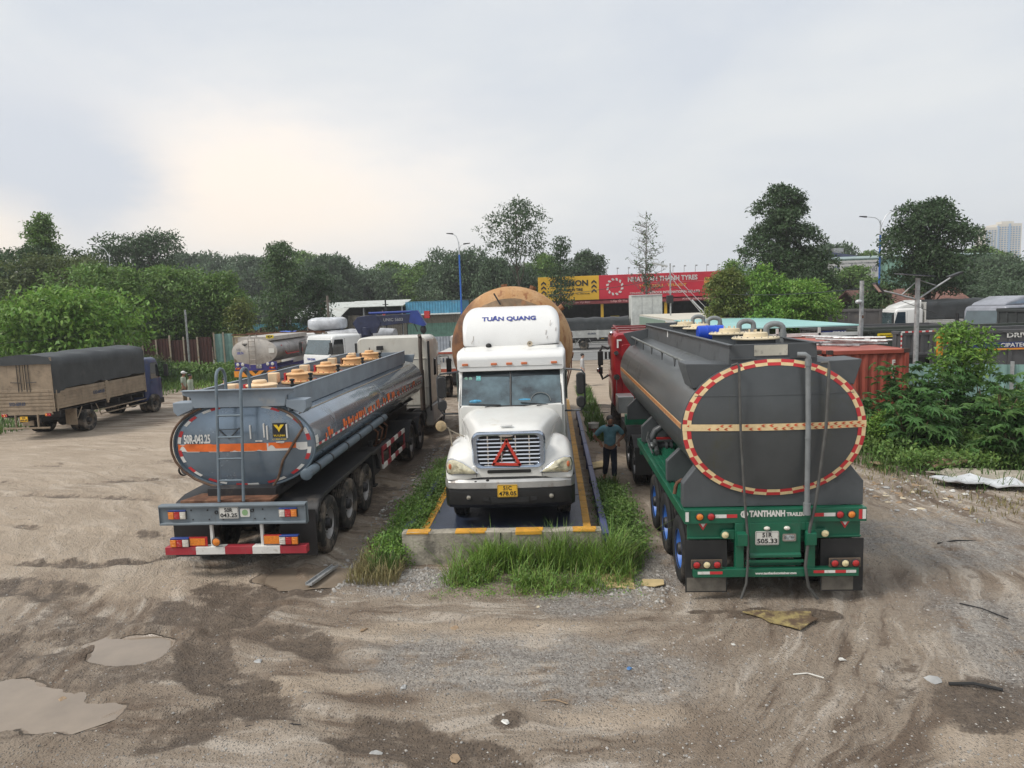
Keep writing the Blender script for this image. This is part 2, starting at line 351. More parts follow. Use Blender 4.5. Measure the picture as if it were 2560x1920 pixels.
# sit the wheels: keep the ground level under the vehicles
me = bpy.data.meshes.new('ground'); nx, ny = len(xs), len(ys)
co = np.stack([GX, GY, Hh-.012], 1).astype(np.float32)
ii = (np.arange(ny-1)[:, None]*nx+np.arange(nx-1)[None, :]).ravel()
fc = np.stack([ii, ii+1, ii+nx+1, ii+nx], 1).astype(np.int32)
me.vertices.add(nx*ny); me.vertices.foreach_set('co', co.ravel()); me.loops.add(fc.size); me.loops.foreach_set('vertex_index', fc.ravel())
me.polygons.add(len(fc)); me.polygons.foreach_set('loop_start', np.arange(0, fc.size, 4, dtype=np.int32)); me.update(calc_edges=True)
me.polygons.foreach_set('use_smooth', np.ones(len(fc), bool))
for nm, arr in (('mud', mud), ('wet', wet), ('gravel', grav), ('pale', pale), ('lawn', lawn)):
    at = me.attributes.new(nm, 'FLOAT', 'POINT'); at.data.foreach_set('value', arr.astype(np.float32))
ground = bpy.data.objects.new('ground', me); COL.objects.link(ground); tag(ground, kind='structure')
def gz(x, y):
    i = int(np.clip(np.searchsorted(xs, x), 0, nx-1)); j = int(np.clip(np.searchsorted(ys, y), 0, ny-1)); return float(co[j*nx+i, 2])

gm = bpy.data.materials.new('yard_dirt'); gm.use_nodes = True; t = gm.node_tree; b = t.nodes['Principled BSDF']; me.materials.append(gm)
tc = N(t, 'ShaderNodeTexCoord'); P_ = tc.outputs['Object']
def nz_(scale, det=6.0, ro=.6, st=None, dist=0.0):
    v = P_
    if st: m_ = N(t, 'ShaderNodeMapping'); m_.inputs['Scale'].default_value = st[0]; m_.inputs['Rotation'].default_value = st[1]; L(t, P_, m_.inputs['Vector']); v = m_.outputs[0]
    n = N(t, 'ShaderNodeTexNoise', Scale=scale, Detail=det, Roughness=ro, Distortion=dist); L(t, v, n.inputs['Vector']); return n.outputs['Fac']
def att(nm): a = N(t, 'ShaderNodeAttribute', attribute_name=nm); return a.outputs['Fac']
def mr_(v, a, b_, c_=0.0, d=1.0):
    m_ = N(t, 'ShaderNodeMapRange', interpolation_type='SMOOTHSTEP'); m_.inputs[1].default_value = a; m_.inputs[2].default_value = b_; m_.inputs[3].default_value = c_; m_.inputs[4].default_value = d; L(t, v, m_.inputs[0]); return m_.outputs[0]
def mth(op, a, b_):
    m_ = N(t, 'ShaderNodeMath', operation=op)
    for i, q in enumerate((a, b_)):
        if isinstance(q, (int, float)): m_.inputs[i].default_value = q
        else: L(t, q, m_.inputs[i])
    return m_.outputs[0]
def mixg(f, a, b_):
    m_ = N(t, 'ShaderNodeMix', data_type='RGBA'); L(t, f, m_.inputs[0]) if not isinstance(f, float) else None
    for i, q in ((6, a), (7, b_)):
        if isinstance(q, tuple): m_.inputs[i].default_value = (*q, 1)
        else: L(t, q, m_.inputs[i])
    return m_.outputs[2]
def vmath(op, a, b_):
    m_ = N(t, 'ShaderNodeVectorMath', operation=op); L(t, a, m_.inputs[0])
    if isinstance(b_, tuple): m_.inputs[1].default_value = b_
    elif b_ is not None: L(t, b_, m_.inputs[1])
    return m_
# long sweeping wheel marks: noise stretched along turning circles
def sweep(cx_, cy_, fr, ft, sc_, lo, hi):
    wv = N(t, 'ShaderNodeTexNoise', Scale=.5, Detail=3.0); L(t, P_, wv.inputs['Vector'])
    d = vmath('SUBTRACT', P_, (cx_, cy_, 0)).outputs[0]; sp = N(t, 'ShaderNodeSeparateXYZ'); L(t, d, sp.inputs[0])
    fl = vmath('MULTIPLY', d, (1, 1, 0)).outputs[0]; ln = N(t, 'ShaderNodeVectorMath', operation='LENGTH'); L(t, fl, ln.inputs[0])
    r = mth('ADD', ln.outputs['Value'], mth('MULTIPLY', wv.outputs['Fac'], 1.1)); a = mth('ARCTAN2', sp.outputs['Y'], sp.outputs['X'])
    cb_ = N(t, 'ShaderNodeCombineXYZ'); L(t, mth('MULTIPLY', r, fr), cb_.inputs[0]); L(t, mth('MULTIPLY', a, ft), cb_.inputs[1]); cb_.inputs[2].default_value = sc_
    n = N(t, 'ShaderNodeTexNoise', Scale=1.0, Detail=7.0, Roughness=.62); L(t, cb_.outputs[0], n.inputs['Vector']); return n.outputs['Fac']
vor = N(t, 'ShaderNodeTexVoronoi', Scale=30.0); L(t, P_, vor.inputs['Vector'])
vor2 = N(t, 'ShaderNodeTexVoronoi', Scale=70.0); L(t, P_, vor2.inputs['Vector'])
swA = sweep(-2.0, 28.0, 3.2, 9.0, 1.0, 0, 1); swB = sweep(-6.0, 14.0, 3.4, 5.0, 4.0, 0, 1); swC = sweep(-20.0, 6.0, 3.0, 8.0, 7.0, 0, 1)
sx3 = N(t, 'ShaderNodeSeparateXYZ'); L(t, P_, sx3.inputs[0])
wR = mr_(mth('ADD', sx3.outputs['X'], mth('MULTIPLY', nz_(.4), 3.0)), 1.5, 4.0); wL = mr_(mth('ADD', sx3.outputs['X'], mth('MULTIPLY', nz_(.45), 3.0)), -2.6, -5.0)
def blend(a, b_, f): return mth('ADD', mth('MULTIPLY', a, mth('SUBTRACT', 1.0, f)), mth('MULTIPLY', b_, f))
sw = blend(blend(swA, swB, wR), swC, wL)
fine = nz_(14.0, 8.0, .75); mid = nz_(4.2, 8.0, .7)
base = mixg(mr_(nz_(.55, 8.0, .62), .36, .64), (.285, .222, .165), (.40, .328, .255))
base = mixg(mr_(sw, .50, .64, 0, .8), base, (.60, .525, .44))
base = mixg(mr_(sw, .48, .36, 0, .85), base, (.150, .105, .072))
base = mixg(mr_(mid, .52, .70, 0, .55), base, (.20, .145, .10))
base = mixg(mr_(att('pale'), .1, .9, 0, .6), base, (.56, .455, .345))
gcol = mixg(mr_(vor.outputs['Color'], .1, .9), (.20, .195, .19), (.44, .43, .41))
base = mixg(mth('MULTIPLY', mr_(att('gravel'), .0, .9, 0, .6), mr_(mth('ADD', nz_(2.2, 8.0, .7), mth('MULTIPLY', fine, .25)), .48, .66)), base, gcol)
base = mixg(mth('MULTIPLY', mr_(vor.outputs['Distance'], .34, .18, 0, .5), mr_(nz_(3.0, 5.0), .45, .62)), base, gcol)
pebm = mth('MULTIPLY', mr_(vor2.outputs['Distance'], .20, .10), mr_(nz_(5.0, 4.0, .7), .48, .64, 0, .75))
base = mixg(pebm, base, (.56, .53, .48))
# churned mud: the painted zones only bias a rough threshold
mb = mth('ADD', mth('ADD', mth('MULTIPLY', att('mud'), .50), mth('MULTIPLY', mid, .70)), mth('ADD', mth('MULTIPLY', fine, .35), mth('MULTIPLY', sw, .75)))
mudn = mth('MULTIPLY', mr_(mb, 1.20, 1.40), mr_(att('mud'), .02, .25))
base = mixg(mth('MULTIPLY', mudn, .93), base, mixg(mr_(mth('ADD', fine, mid), .8, 1.2), (.075, .053, .037), (.180, .135, .096)))
wt_ = mth('MULTIPLY', mr_(mth('ADD', att('wet'), mth('MULTIPLY', mth('SUBTRACT', mid, .5), .9)), .42, .62), mr_(att('wet'), .05, .3))
base = mixg(mth('MULTIPLY', wt_, .85), base, (.225, .175, .13))
base = mixg(mr_(mth('MULTIPLY', att('lawn'), mr_(nz_(1.4, 8.0, .7), .42, .62, .15, 1.0)), .3, .8, 0, .85), base, mixg(mr_(nz_(6.0), .4, .6), (.05, .068, .024), (.14, .11, .07)))
L(t, base, b.inputs['Base Color'])
ro = mth('SUBTRACT', .94, mth('MULTIPLY', mudn, .25)); ro = mth('SUBTRACT', ro, mth('MULTIPLY', wt_, .50)); L(t, ro, b.inputs['Roughness'])
hgt = mth('ADD', mth('MULTIPLY', fine, 1.0), mth('MULTIPLY', mr_(vor.outputs['Distance'], .5, 0.0), .5))
hgt = mth('ADD', hgt, mth('MULTIPLY', sw, 2.6)); hgt = mth('ADD', hgt, mth('MULTIPLY', mid, 1.2)); hgt = mth('MULTIPLY', hgt, mth('SUBTRACT', 1.0, mth('MULTIPLY', wt_, .9)))
bp = N(t, 'ShaderNodeBump', Strength=1.0, Distance=.065); L(t, hgt, bp.inputs['Height']); L(t, bp.outputs[0], b.inputs['Normal'])

# puddles: flat water in the hollows
wm = mat('muddy_water', (.25, .20, .15), rough=.04, var=.10, sc_=1.5, bump=.02, bsc=6, spec=.5)
def puddle(cx_, cy_, rx, ry, z, seed):
    m = M(); rg = []
    for i in range(60):
        q = 2*PI*i/60; k = 1+.22*noise.noise(Vector((math.cos(q)*1.6, math.sin(q)*1.6, seed))); rg.append((cx_+rx*k*math.cos(q), cy_+ry*k*math.sin(q), z))
    m.add(rg, [tuple(range(60))]); tag(m.build('puddle', wm, sm=0), kind='structure')
puddle(-5.80, 8.78, .80, .58, -.062, 1.0)
puddle(-6.2, 7.35, 1.25, .72, -.050, 5.0)
puddle(-4.15, 11.2, 1.1, .55, -.045, 9.0)
# road behind the yard
am = mat('road_asphalt', (.20, .20, .195), rough=.9, var=.1, sc_=.4, bump=.3, bsc=8)
m = M(); m.box(-300, 300, 53, 75, -.3, .02); tag(m.build('road', am, sm=0), kind='structure')
m = M(); m.box(-300, 300, 62.1, 62.35, .02, .024)
tag(m.build('road_line', mat('road_paint', (.62, .62, .60), rough=.8, var=.12, sc_=3), sm=0), kind='structure')
# ------------------------------------------------------------------ shared vehicle parts
rubber = mat('tyre_rubber', (.035, .034, .032), rough=.82, var=.2, sc_=6, dirt=(.20, .165, .13), damt=.75, dsc=3.2, bump=.3, bsc=30, spec=.3)
rubber_d = mat('tyre_rubber_dark', (.022, .022, .022), rough=.8, var=.2, sc_=6, dirt=(.12, .10, .08), damt=.5, dsc=3.5, bump=.3, bsc=30, spec=.3)
steel = mat('rim_steel', (.34, .33, .32), rough=.5, metal=.55, dirt=(.16, .12, .09), damt=.7, dsc=5)
chrome = mat('chrome', (.75, .76, .78), rough=.16, metal=1.0, var=.03)
black = mat('chassis_black', (.022, .022, .024), rough=.55, dirt=(.14, .115, .09), damt=.35, dsc=3)
mattblack = mat('black_plastic', (.02, .02, .021), rough=.5, var=.15)
blueim = mat('rim_blue', (.045, .16, .52), rough=.45, dirt=(.2, .17, .14), damt=.35, dsc=5)
white_t = mat('tape_white', (.72, .71, .67), rough=.6, var=.06, dirt=(.35, .3, .24), damt=.35, dsc=8)
red_t = mat('tape_red', (.55, .035, .04), rough=.55, var=.1, dirt=(.3, .12, .1), damt=.25, dsc=8)
cream_t = mat('tape_cream', (.78, .60, .33), rough=.6, var=.1, sc_=9)
lens_r = mat('lens_red', (.50, .02, .02), rough=.2, coat=.6, var=.15, sc_=30, bump=.3, bsc=120)
lens_o = mat('lens_amber', (.85, .26, .03), rough=.2, coat=.6, var=.15, sc_=30, bump=.3, bsc=120)
lens_w = mat('lens_clear', (.72, .68, .60), rough=.2, coat=.6, var=.15, sc_=30, bump=.3, bsc=120)
lens_y = mat('lens_cream', (.85, .72, .42), rough=.25, coat=.5, var=.2, sc_=40)
plate_w = mat('plate_white', (.68, .67, .62), rough=.5, var=.05, dirt=(.4, .35, .3), damt=.3, dsc=10)
plate_y = mat('plate_yellow', (.86, .50, .04), rough=.5, var=.05, dirt=(.45, .3, .1), damt=.2, dsc=10)
ink = mat('ink_black', (.02, .02, .02), rough=.7, var=.1)
paint_w = mat('paint_white', (.70, .69, .65), rough=.6, var=.06)
glass = mat('windscreen_glass', (.055, .085, .095), rough=.06, var=.25, sc_=1.2, coat=1.0, spec=.9)
glass_d = mat('dark_glass', (.012, .015, .018), rough=.06, coat=1.0, spec=.8)
rustm = mat('rust_brown', (.17, .075, .04), rough=.85, var=.3, sc_=5, dirt=(.26, .15, .09), damt=.5, dsc=6, bump=.4, bsc=50)

def tyre_mesh(R=.515, wd=.28, gr=4):
    m = M(); h = wd/2; rr = R*.56
    prof = [(rr, -h*.78), (rr+.03, -h*.9), (R*.80, -h*1.0), (R*.93, -h*.97), (R*.985, -h*.84), (R, -h*.70)]
    k = gr
    for i in range(k):
        a = -h*.62+(h*1.24)*(i+.5)/k
        prof += [(R, a-.018), (R-.014, a-.013), (R-.014, a+.013), (R, a+.018)]
    prof += [(R, h*.70), (R*.985, h*.84), (R*.93, h*.97), (R*.80, h*1.0), (rr+.03, h*.9), (rr, h*.78)]
    m.lathe(prof, (0, 0, 0), 'x', 44, cap=False)
    return m
def wheel_proto(name, rimmat, tmat, R=.515, dual=True, front=False, steer=False):
    """axis = x, the outer face looks to -x. hub mesh, with tyre(s) and rim as children"""
    hub = M(); d = .30 if dual else .0
    hub.lathe([(.02, -.13), (.085, -.13), (.10, -.10), (.10, .05), (.13, .06), (.13, .30 if dual else .14)], (0, 0, 0), 'x', 20)
    for i in range(10):
        q = 2*PI*i/10; hub.cyl((-.035 if dual else -.1, .165*math.cos(q), .165*math.sin(q)), (-.005 if dual else -.06, .165*math.cos(q), .165*math.sin(q)), .017, n=6)
    ho = hub.build(name, black)
    rim = M(); r = R*.57
    if dual:   # dished inwards
        rim.lathe([(r+.012, -.12), (r+.014, -.10), (r-.005, -.095), (r-.03, -.05), (r-.045, .02), (r-.06, .0), (.19, -.005), (.18, -.01), (.10, -.01)], (0, 0, 0), 'x', 36, cap=False)
    else:      # bulging outwards
        rim.lathe([(r+.012, -.12), (r+.014, -.10), (r-.005, -.095), (r-.04, -.02), (r-.06, -.02), (.20, -.06), (.10, -.06)], (0, 0, 0), 'x', 36, cap=False)
    ro = rim.build('rim', [rimmat], ho)
    hm = M()
    ts = (0.0, .33) if dual else (0.0,)
    for dx in ts:
        t_ = tyre_mesh(R, .27).build('tyre', tmat, ho); t_.location.x = dx
    return ho
def put_wheel(proto, parent, x, y, z, side=-1, used=[set()]):
    """side -1: outer face to -x, +1: to +x"""
    if proto.name not in used[0] and proto.parent is None: used[0].add(proto.name); o = proto; o.parent = parent
    else: o = copy_tree(proto, parent)
    o.location = (x, y, z); o.rotation_euler = (rnd.uniform(0, 6), 0, 0) if side < 0 else (rnd.uniform(0, 6), 0, PI)
    return o
def axle(m, y, z, x0, x1, r=.07): m.cyl((x0, y, z), (x1, y, z), r, n=10); m.ell((.5*(x0+x1), y, z), .2, .18, .19)

def plate(parent, x, y, z, l1, l2, m_=None, wd=.33, ht=.2, rot=0, face=-1):
    m_ = m_ or plate_w
    p = M(); p.prism(rrect(-wd/2, wd/2, -ht/2, ht/2, .02), 'y', -.006, .006)
    po = p.build('number_plate', m_, parent, loc=(x, y, z)); po.rotation_euler = (0, 0, rot)
    text(l1, ht*.33, ink, po, (0, -.009, ht*.22), w_=wd*.42, bold=.002, name='lettering')
    text(l2, ht*.33, ink, po, (0, -.009, -ht*.22), w_=wd*.86, bold=.002, name='lettering')
    b_ = M()
    for a, c_ in ((rrect(-wd/2+.007, wd/2-.007, -ht/2+.007, ht/2-.007, .015), 1),):
        n = len(a); k = .975
        for i in range(n):
            p0, p1 = a[i], a[(i+1) % n]
            b_.quad((p0[0], -.008, p0[1]), (p1[0], -.008, p1[1]), (p1[0]*k, -.008, p1[1]*.95), (p0[0]*k, -.008, p0[1]*.95))
    b_.build('plate_border', ink, po, sm=0)
    return po
def round_lamp(parent, x, y, z, r, m_, rim=None, name='tail_lamp'):
    o = M(); o.lathe([(r*1.18, .02), (r*1.18, -.015), (r*1.0, -.022), (r*.98, 0)], (0, 0, 0), 'y', 24, cap=False)
    ho = o.build(name, rim or mattblack, parent, loc=(x, y, z))
    l = M(); l.lathe([(r, -.004), (r*.97, -.018), (r*.6, -.028), (.004, -.031)], (0, 0, 0), 'y', 24); 
    l.build('lens', m_, ho)
    return ho
def box_lamp(parent, x, y, z, seq, hgt=.1, wds=.085, name='tail_lamp', cover=None):
    n = len(seq); W = wds*n; o = M(); o.box(-W/2-.01, W/2+.01, 0, .06, -hgt/2-.008, hgt/2+.008); ho = o.build(name, mattblack, parent, loc=(x, y, z), bev=.004)
    for i, c_ in enumerate(seq):
        l = M(); a = -W/2+i*wds; l.box(a+.003, a+wds-.003, -.028, 0, -hgt/2, hgt/2)
        for q in range(3): l.box(a+.01, a+wds-.01, -.033, -.028, -hgt/2+.012+q*.03, -hgt/2+.028+q*.03)
        l.build('lens', {'r': lens_r, 'o': lens_o, 'w': lens_w}[c_], ho, bev=.006)
    if cover:
        l = M(); l.box(-W/2, W/2, -.02, .06, hgt/2+.009, hgt/2+.03); l.build('lamp_guard', cover, ho, bev=.004)
    return ho
def sup(t, a, b, e=2.15):
    c_, s_ = math.cos(t), math.sin(t); return (a*math.copysign(abs(c_)**(2/e), c_), b*math.copysign(abs(s_)**(2/e), s_))
def oval(cx_, cz_, a, b, y, n=56, e=2.15): return [(cx_+sup(2*PI*i/n, a, b, e)[0], y, cz_+sup(2*PI*i/n, a, b, e)[1]) for i in range(n)]
def dome_y(u, y0, d): return y0-d*(1-u*u)
def tank_shell(m, cz, a, b, y0, y1, dome=.1, e=2.15, rings=(), cx_=0.0):
    R = [oval(cx_, cz, a*u, b*u, dome_y(u, y0, dome), e=e) for u in (.04, .25, .45, .62, .78, .9, .97)]
    R += [oval(cx_, cz, a, b, y0+.01, e=e), oval(cx_, cz, a, b, y0+.05, e=e), oval(cx_, cz, a*.992, b*.992, y0+.06, e=e)]
    for y in rings: R += [oval(cx_, cz, a*.992, b*.992, y, e=e), oval(cx_, cz, a*.997, b*.997, y+.012, e=e), oval(cx_, cz, a*.992, b*.992, y+.03, e=e)]
    R += [oval(cx_, cz, a*.992, b*.992, y1-.05, e=e), oval(cx_, cz, a*.97, b*.97, y1, e=e)]
    R += [oval(cx_, cz, a*u, b*u, y1+dome*(1-u*u), e=e) for u in (.9, .7, .4, .04)]
    m.loft(R)
def face_patch(m, cz, a, b, y0, dome, t0, t1, u0, u1, e=2.15, off=.006, n=3):
    for k in range(n):
        q0 = t0+(t1-t0)*k/n; q1 = t0+(t1-t0)*(k+1)/n; P = []
        for q, u in ((q0, u0), (q1, u0), (q1, u1), (q0, u1)):
            x, z = sup(q, a*u, b*u, e); P.append((x, dome_y(u, y0, dome)-off, cz+z))
        m.add(P, [(0, 1, 2, 3)]); m.f[-1] = m.f[-1][::-1]
def face_y(x, z, cz, a, b, y0, dome, e=2.15):
    u = (abs(x/a)**e+abs((z-cz)/b)**e)**(1/e); return dome_y(min(u, 1), y0, dome)
def face_rect(m, x0, x1, z0, z1, cz, a, b, y0, dome, off=.006, nx_=8, nz__=1):
    for i in range(nx_):
        for j in range(nz__):
            xa, xb = x0+(x1-x0)*i/nx_, x0+(x1-x0)*(i+1)/nx_; za, zb = z0+(z1-z0)*j/nz__, z0+(z1-z0)*(j+1)/nz__
            m.add([(x, face_y(x, z, cz, a, b, y0, dome)-off, z) for x, z in ((xa, za), (xb, za), (xb, zb), (xa, zb))], [(0, 1, 2, 3)])
def side_patch(m, cz, a, b, y0, y1, z0, z1, sgn=1, e=2.15, off=.006, nz__=2):
    """patch lying on the flank of an oval tank"""
    for j in range(nz__):
        P = []
        for z, y in ((z0+(z1-z0)*j/nz__, y0), (z0+(z1-z0)*j/nz__, y1), (z0+(z1-z0)*(j+1)/nz__, y1), (z0+(z1-z0)*(j+1)/nz__, y0)):
            q = max(0, 1-abs((z-cz)/b)**e)**(1/e); P.append((sgn*(a*.992*q+off), y, z))
        m.add(P, [(0, 1, 2, 3)] if sgn > 0 else [(3, 2, 1, 0)])
def side_x(z, cz, a, b, e=2.15): return a*.992*max(0, 1-abs((z-cz)/b)**e)**(1/e)

# ------------------------------------------------------------------ LEFT: blue-grey tanker
bg = mat('blue_grey_paint', (.19, .25, .315), rough=.22, metal=.5, var=.14, sc_=1.6, dirt=(.33, .33, .32), damt=.30, dsc=1.3, coat=.5, streak=.15)
bgf = mat('blue_grey_flat', (.10, .135, .165), rough=.5, var=.1, sc_=2, dirt=(.2, .2, .19), damt=.3, dsc=2.5, streak=.15)
bgl = mat('light_grey_paint', (.22, .265, .31), rough=.5, var=.1, sc_=2, dirt=(.34, .33, .31), damt=.35, dsc=2.5)
orange = mat('orange_tape', (.80, .16, .025), rough=.6, var=.12, sc_=6)
hatchm = mat('hatch_cream', (.70, .42, .20), rough=.65, var=.12, sc_=5, dirt=(.30, .09, .03), damt=.45, dsc=7)
hatchp = mat('hatch_cream_pale', (.80, .58, .36), rough=.65, var=.1, sc_=5, dirt=(.35, .14, .05), damt=.25, dsc=7)
bottle = mat('clear_bottle', (.45, .60, .70), rough=.1, var=.1, coat=.8)
LT = root('tanker_truck', 'blue-grey oval tanker truck with orange stripe and a ladder at its rear', 'tanker truck', (-5.40, 11.2, 0))
CZ, A_, B_, Y0, Y1, DM = 2.12, 1.25, .75, .65, 11.0, .09
m = M(); tank_shell(m, CZ, A_, B_, Y0, Y1, DM)
tk = m.build('tank', bg, LT, sm=30)
# rear face flat paint panel is the tank itself; rim bead
m = M(); rg = [Vector(p) for p in oval(0, CZ, A_*1.004, B_*1.004, Y0-.005)]; m.tube(rg+[rg[0]], .018, 6, cap=False); m.build('rim_bead', bgf, tk)
# reflective tape round the rear face
tr_ = M(); tw = M()
per = []; t = 0
for i in range(14):
    t0 = 2*PI*(i+.18)/14; dt = 2*PI/14*.34
    face_patch(tr_, CZ, A_, B_, Y0, DM, t0, t0+dt, .90, .95); face_patch(tw, CZ, A_, B_, Y0, DM, t0+dt, t0+2*dt, .90, .95)
tr_.split('red_tape', red_t, tk, sm=0); tw.split('white_tape', white_t, tk, sm=0)
# torn orange stripe with white backing
def torn(x0, x1, z0, z1, seed, amp, n=60, off=.006, mat_=orange, name='orange_stripe'):
    m = M(); rs = random.Random(seed)
    for i in range(n):
        xa, xb = x0+(x1-x0)*i/n, x0+(x1-x0)*(i+1)/n
        f = lambda x, s: max(0, noise.noise(Vector((x*5, s, seed)))-.12)*amp
        za0, za1 = z0+f(xa, 1)*(z1-z0), z1-f(xa, 9)*.25*(z1-z0); zb0, zb1 = z0+f(xb, 1)*(z1-z0), z1-f(xb, 9)*.25*(z1-z0)
        m.add([(x, face_y(x, z, CZ, A_, B_, Y0, DM)-off, z) for x, z in ((xa, za0), (xb, zb0), (xb, zb1), (xa, za1))], [(0, 1, 2, 3)])
    m.build(name, mat_, tk, sm=0)
torn(-1.17, 1.12, 2.02, 2.155, 3, .9, mat_=white_t, name='stripe_backing', off=.004)
torn(-1.18, .43, 2.03, 2.165, 5, 2.0); torn(.46, .93, 2.06, 2.165, 11, 2.6)
text('50R-043.25', .15, paint_w, tk, (-.80, Y0-.073, 2.245), w_=.47, bold=.006)
# logo panel, warning triangle, reflectors
m = M(); face_rect(m, .545, .785, 2.25, 2.50, CZ, A_, B_, Y0, DM, off=.01, nx_=2); lg = m.build('logo_panel', mattblack, tk, sm=0)
yl = mat('logo_yellow', (.85, .58, .03), rough=.5, var=.05)
m = M(); yy = Y0-DM*.8-.012
m.prism([(.575, 2.475), (.635, 2.475), (.665, 2.425), (.695, 2.475), (.755, 2.475), (.72, 2.43), (.685, 2.39), (.665, 2.345), (.645, 2.39), (.61, 2.43)], 'y', yy-.006, yy); m.build('emblem', yl, lg, sm=0)
text('VU LINH', .032, yl, lg, (.665, yy-.006, 2.285), w_=.2, bold=.001)
text('( 1900.0100', .026, yl, lg, (.665, yy-.004, 2.222), w_=.24)
m = M()
for (x0_, z0_), (x1_, z1_) in (((-.42, 2.44), (-.22, 2.25)), ((-.22, 2.25), (-.03, 2.44)), ((-.44, 2.41), (-.02, 2.42))):
    m.tube([(x0_, Y0-DM-.004, z0_), (x1_, Y0-DM-.004, z1_)], .010, 4)
m.build('triangle_mark', mat('mark_dark', (.06, .07, .08), rough=.7), tk, sm=0)
m = M()
for x_, z_ in ((.16, 2.36), (.40, 2.38), (.455, 2.34), (.80, 2.36)): m.box(x_-.010, x_+.010, Y0-DM-.006, Y0-DM+.03, z_-.12, z_+.12)
m.box(.24, .36, Y0-DM-.006, Y0-DM+.03, 2.19, 2.21); m.box(.6, .74, Y0-DM-.004, Y0-DM+.03, 2.165, 2.178)
m.split('worn_strips', white_t, tk, sm=0)
# side: row of orange patches over a red and white tape
m = M(); rs = random.Random(4)
for k in range(60):
    y = .95+k*.158
    if y > 9.9: break
    if rs.random() < (.30 if .0 < y < 8.2 else .6): continue
    hh = rs.uniform(.05, .15); 
    side_patch(m, CZ, A_, B_, y, y+rs.uniform(.07, .15), 2.10, 2.12+hh, 1, off=.004)
m.split('orange_patches', orange, tk, sm=0)
mr1 = M(); mw1 = M()
for k in range(64):
    y = .72+k*.155
    if y > 10.6: break
    side_patch(mr1 if k % 2 else mw1, CZ, A_, B_, y, y+(.155 if rs.random() < .8 else .07), 2.045, 2.09, 1, off=.004)
    side_patch(mr1 if k % 2 else mw1, CZ, A_, B_, y, y+.155, 2.045, 2.09, -1, off=.004)
mr1.build('side_tape_red', red_t, tk, sm=0); mw1.build('side_tape_white', white_t, tk, sm=0)
# worn white blots near the rear corner
m = M(); side_patch(m, CZ, A_, B_, .70, .86, 2.10, 2.24, 1, off=.005); m.build('worn_blot', white_t, tk, sm=0)
# seam line
m = M(); side_patch(m, CZ, A_, B_, .8, 10.6, 2.625, 2.637, 1, off=.003, nz__=1); m.build('seam', mat('seam_rust', (.36, .29, .2), rough=.7), tk, sm=0)
# coaming walls on top
m = M(); cw = .85
m.box(cw-.03, cw, .62, 10.3, 2.70, 3.06); m.box(-cw, -cw+.03, .62, 10.3, 2.70, 3.06); m.box(-cw+.03, cw-.03, 10.27, 10.3, 2.72, 3.04)
m.box(cw-.05, cw+.015, .62, 10.3, 3.06, 3.08); m.box(-cw-.015, -cw+.05, .62, 10.3, 3.06, 3.08)
cm = m.build('coaming', bgl, LT, bev=.006)
m = M(); m.prism([(-.98, 3.09), (.98, 3.09), (.98, 3.03), (.84, 2.98), (.80, 2.80), (-.80, 2.80), (-.84, 2.98), (-.98, 3.03)], 'y', .55, .58); m.box(-.98, .98, .50, .62, 3.09, 3.11)
m.build('coaming_end_plate', bgl, cm, bev=.005)
m = M()
for s in (-1, 1):
    m.prism([(s*.78, 2.90), (s*1.17, 2.90), (s*1.17, 2.74), (s*1.10, 2.66), (s*.82, 2.78)], 'y', .56, .86)
    m.prism([(s*.82, 2.95), (s*1.15, 2.95), (s*1.08, 2.70), (s*.84, 2.76)], 'y', 10.3, 10.36)
m.split('gutter_box', bgl, cm, bev=.01)
m = M(); m.box(-.8, .8, .8, 10.2, 2.86, 2.885); m.build('top_deck', black, cm)
# five manholes
for k, (hy, pale_) in enumerate(((1.45, 1), (3.55, 0), (5.45, 0), (7.6, 0), (9.5, 0))):
    hm_ = hatchp if pale_ else hatchm; hx = .0 if k else .05
    m = M(); m.lathe([(.26, 0), (.38, .0), (.38, .035), (.26, .045), (.255, .16), (.28, .165), (.28, .185), (.25, .2), (.02, .215)], (hx, hy, 2.90), 'z', 28)
    m.lathe([(.13, .2), (.13, .25), (.11, .27), (.01, .27)], (hx-.04, hy, 2.90), 'z', 20)
    ho = m.build('manhole_cover', hm_, LT, sm=30)
    m = M()
    for q in range(16): m.cyl((hx+.34*math.cos(q*PI/8), hy+.34*math.sin(q*PI/8), 2.93), (hx+.34*math.cos(q*PI/8), hy+.34*math.sin(q*PI/8), 2.955), .014, n=6)
    m.box(hx-.31, hx-.27, hy-.09, hy+.0, 2.95, 3.1)
    m.build('clamp_bolts', red_t if k < 3 else rustm, ho)
    m = M(); m.box(hx-.66, hx-.45, hy-.1, hy+.08, 2.89, 3.11); m.build('vent_box', hatchp, ho, bev=.02)
    m = M(); m.lathe([(.06, 0), (.06, .04), (.03, .05), (.03, .1), (.055, .11), (.055, .13), (.03, .14), (.03, .19), (.05, .2), (.05, .23), (.01, .24)], (hx+.38, hy-.42 if k else hy+.5, 2.89), 'z', 12); m.build('vent_valve', mattblack, ho)
m = M(); m.cyl((.46, 1.5, 2.93), (.46, 3.2, 2.93), .05, n=10); m.cyl((.5, 7.4, 2.93), (.5, 9.6, 2.93), .05, n=10); m.split('vapour_pipe', mat('pipe_green', (.03, .22, .10), rough=.4), cm)
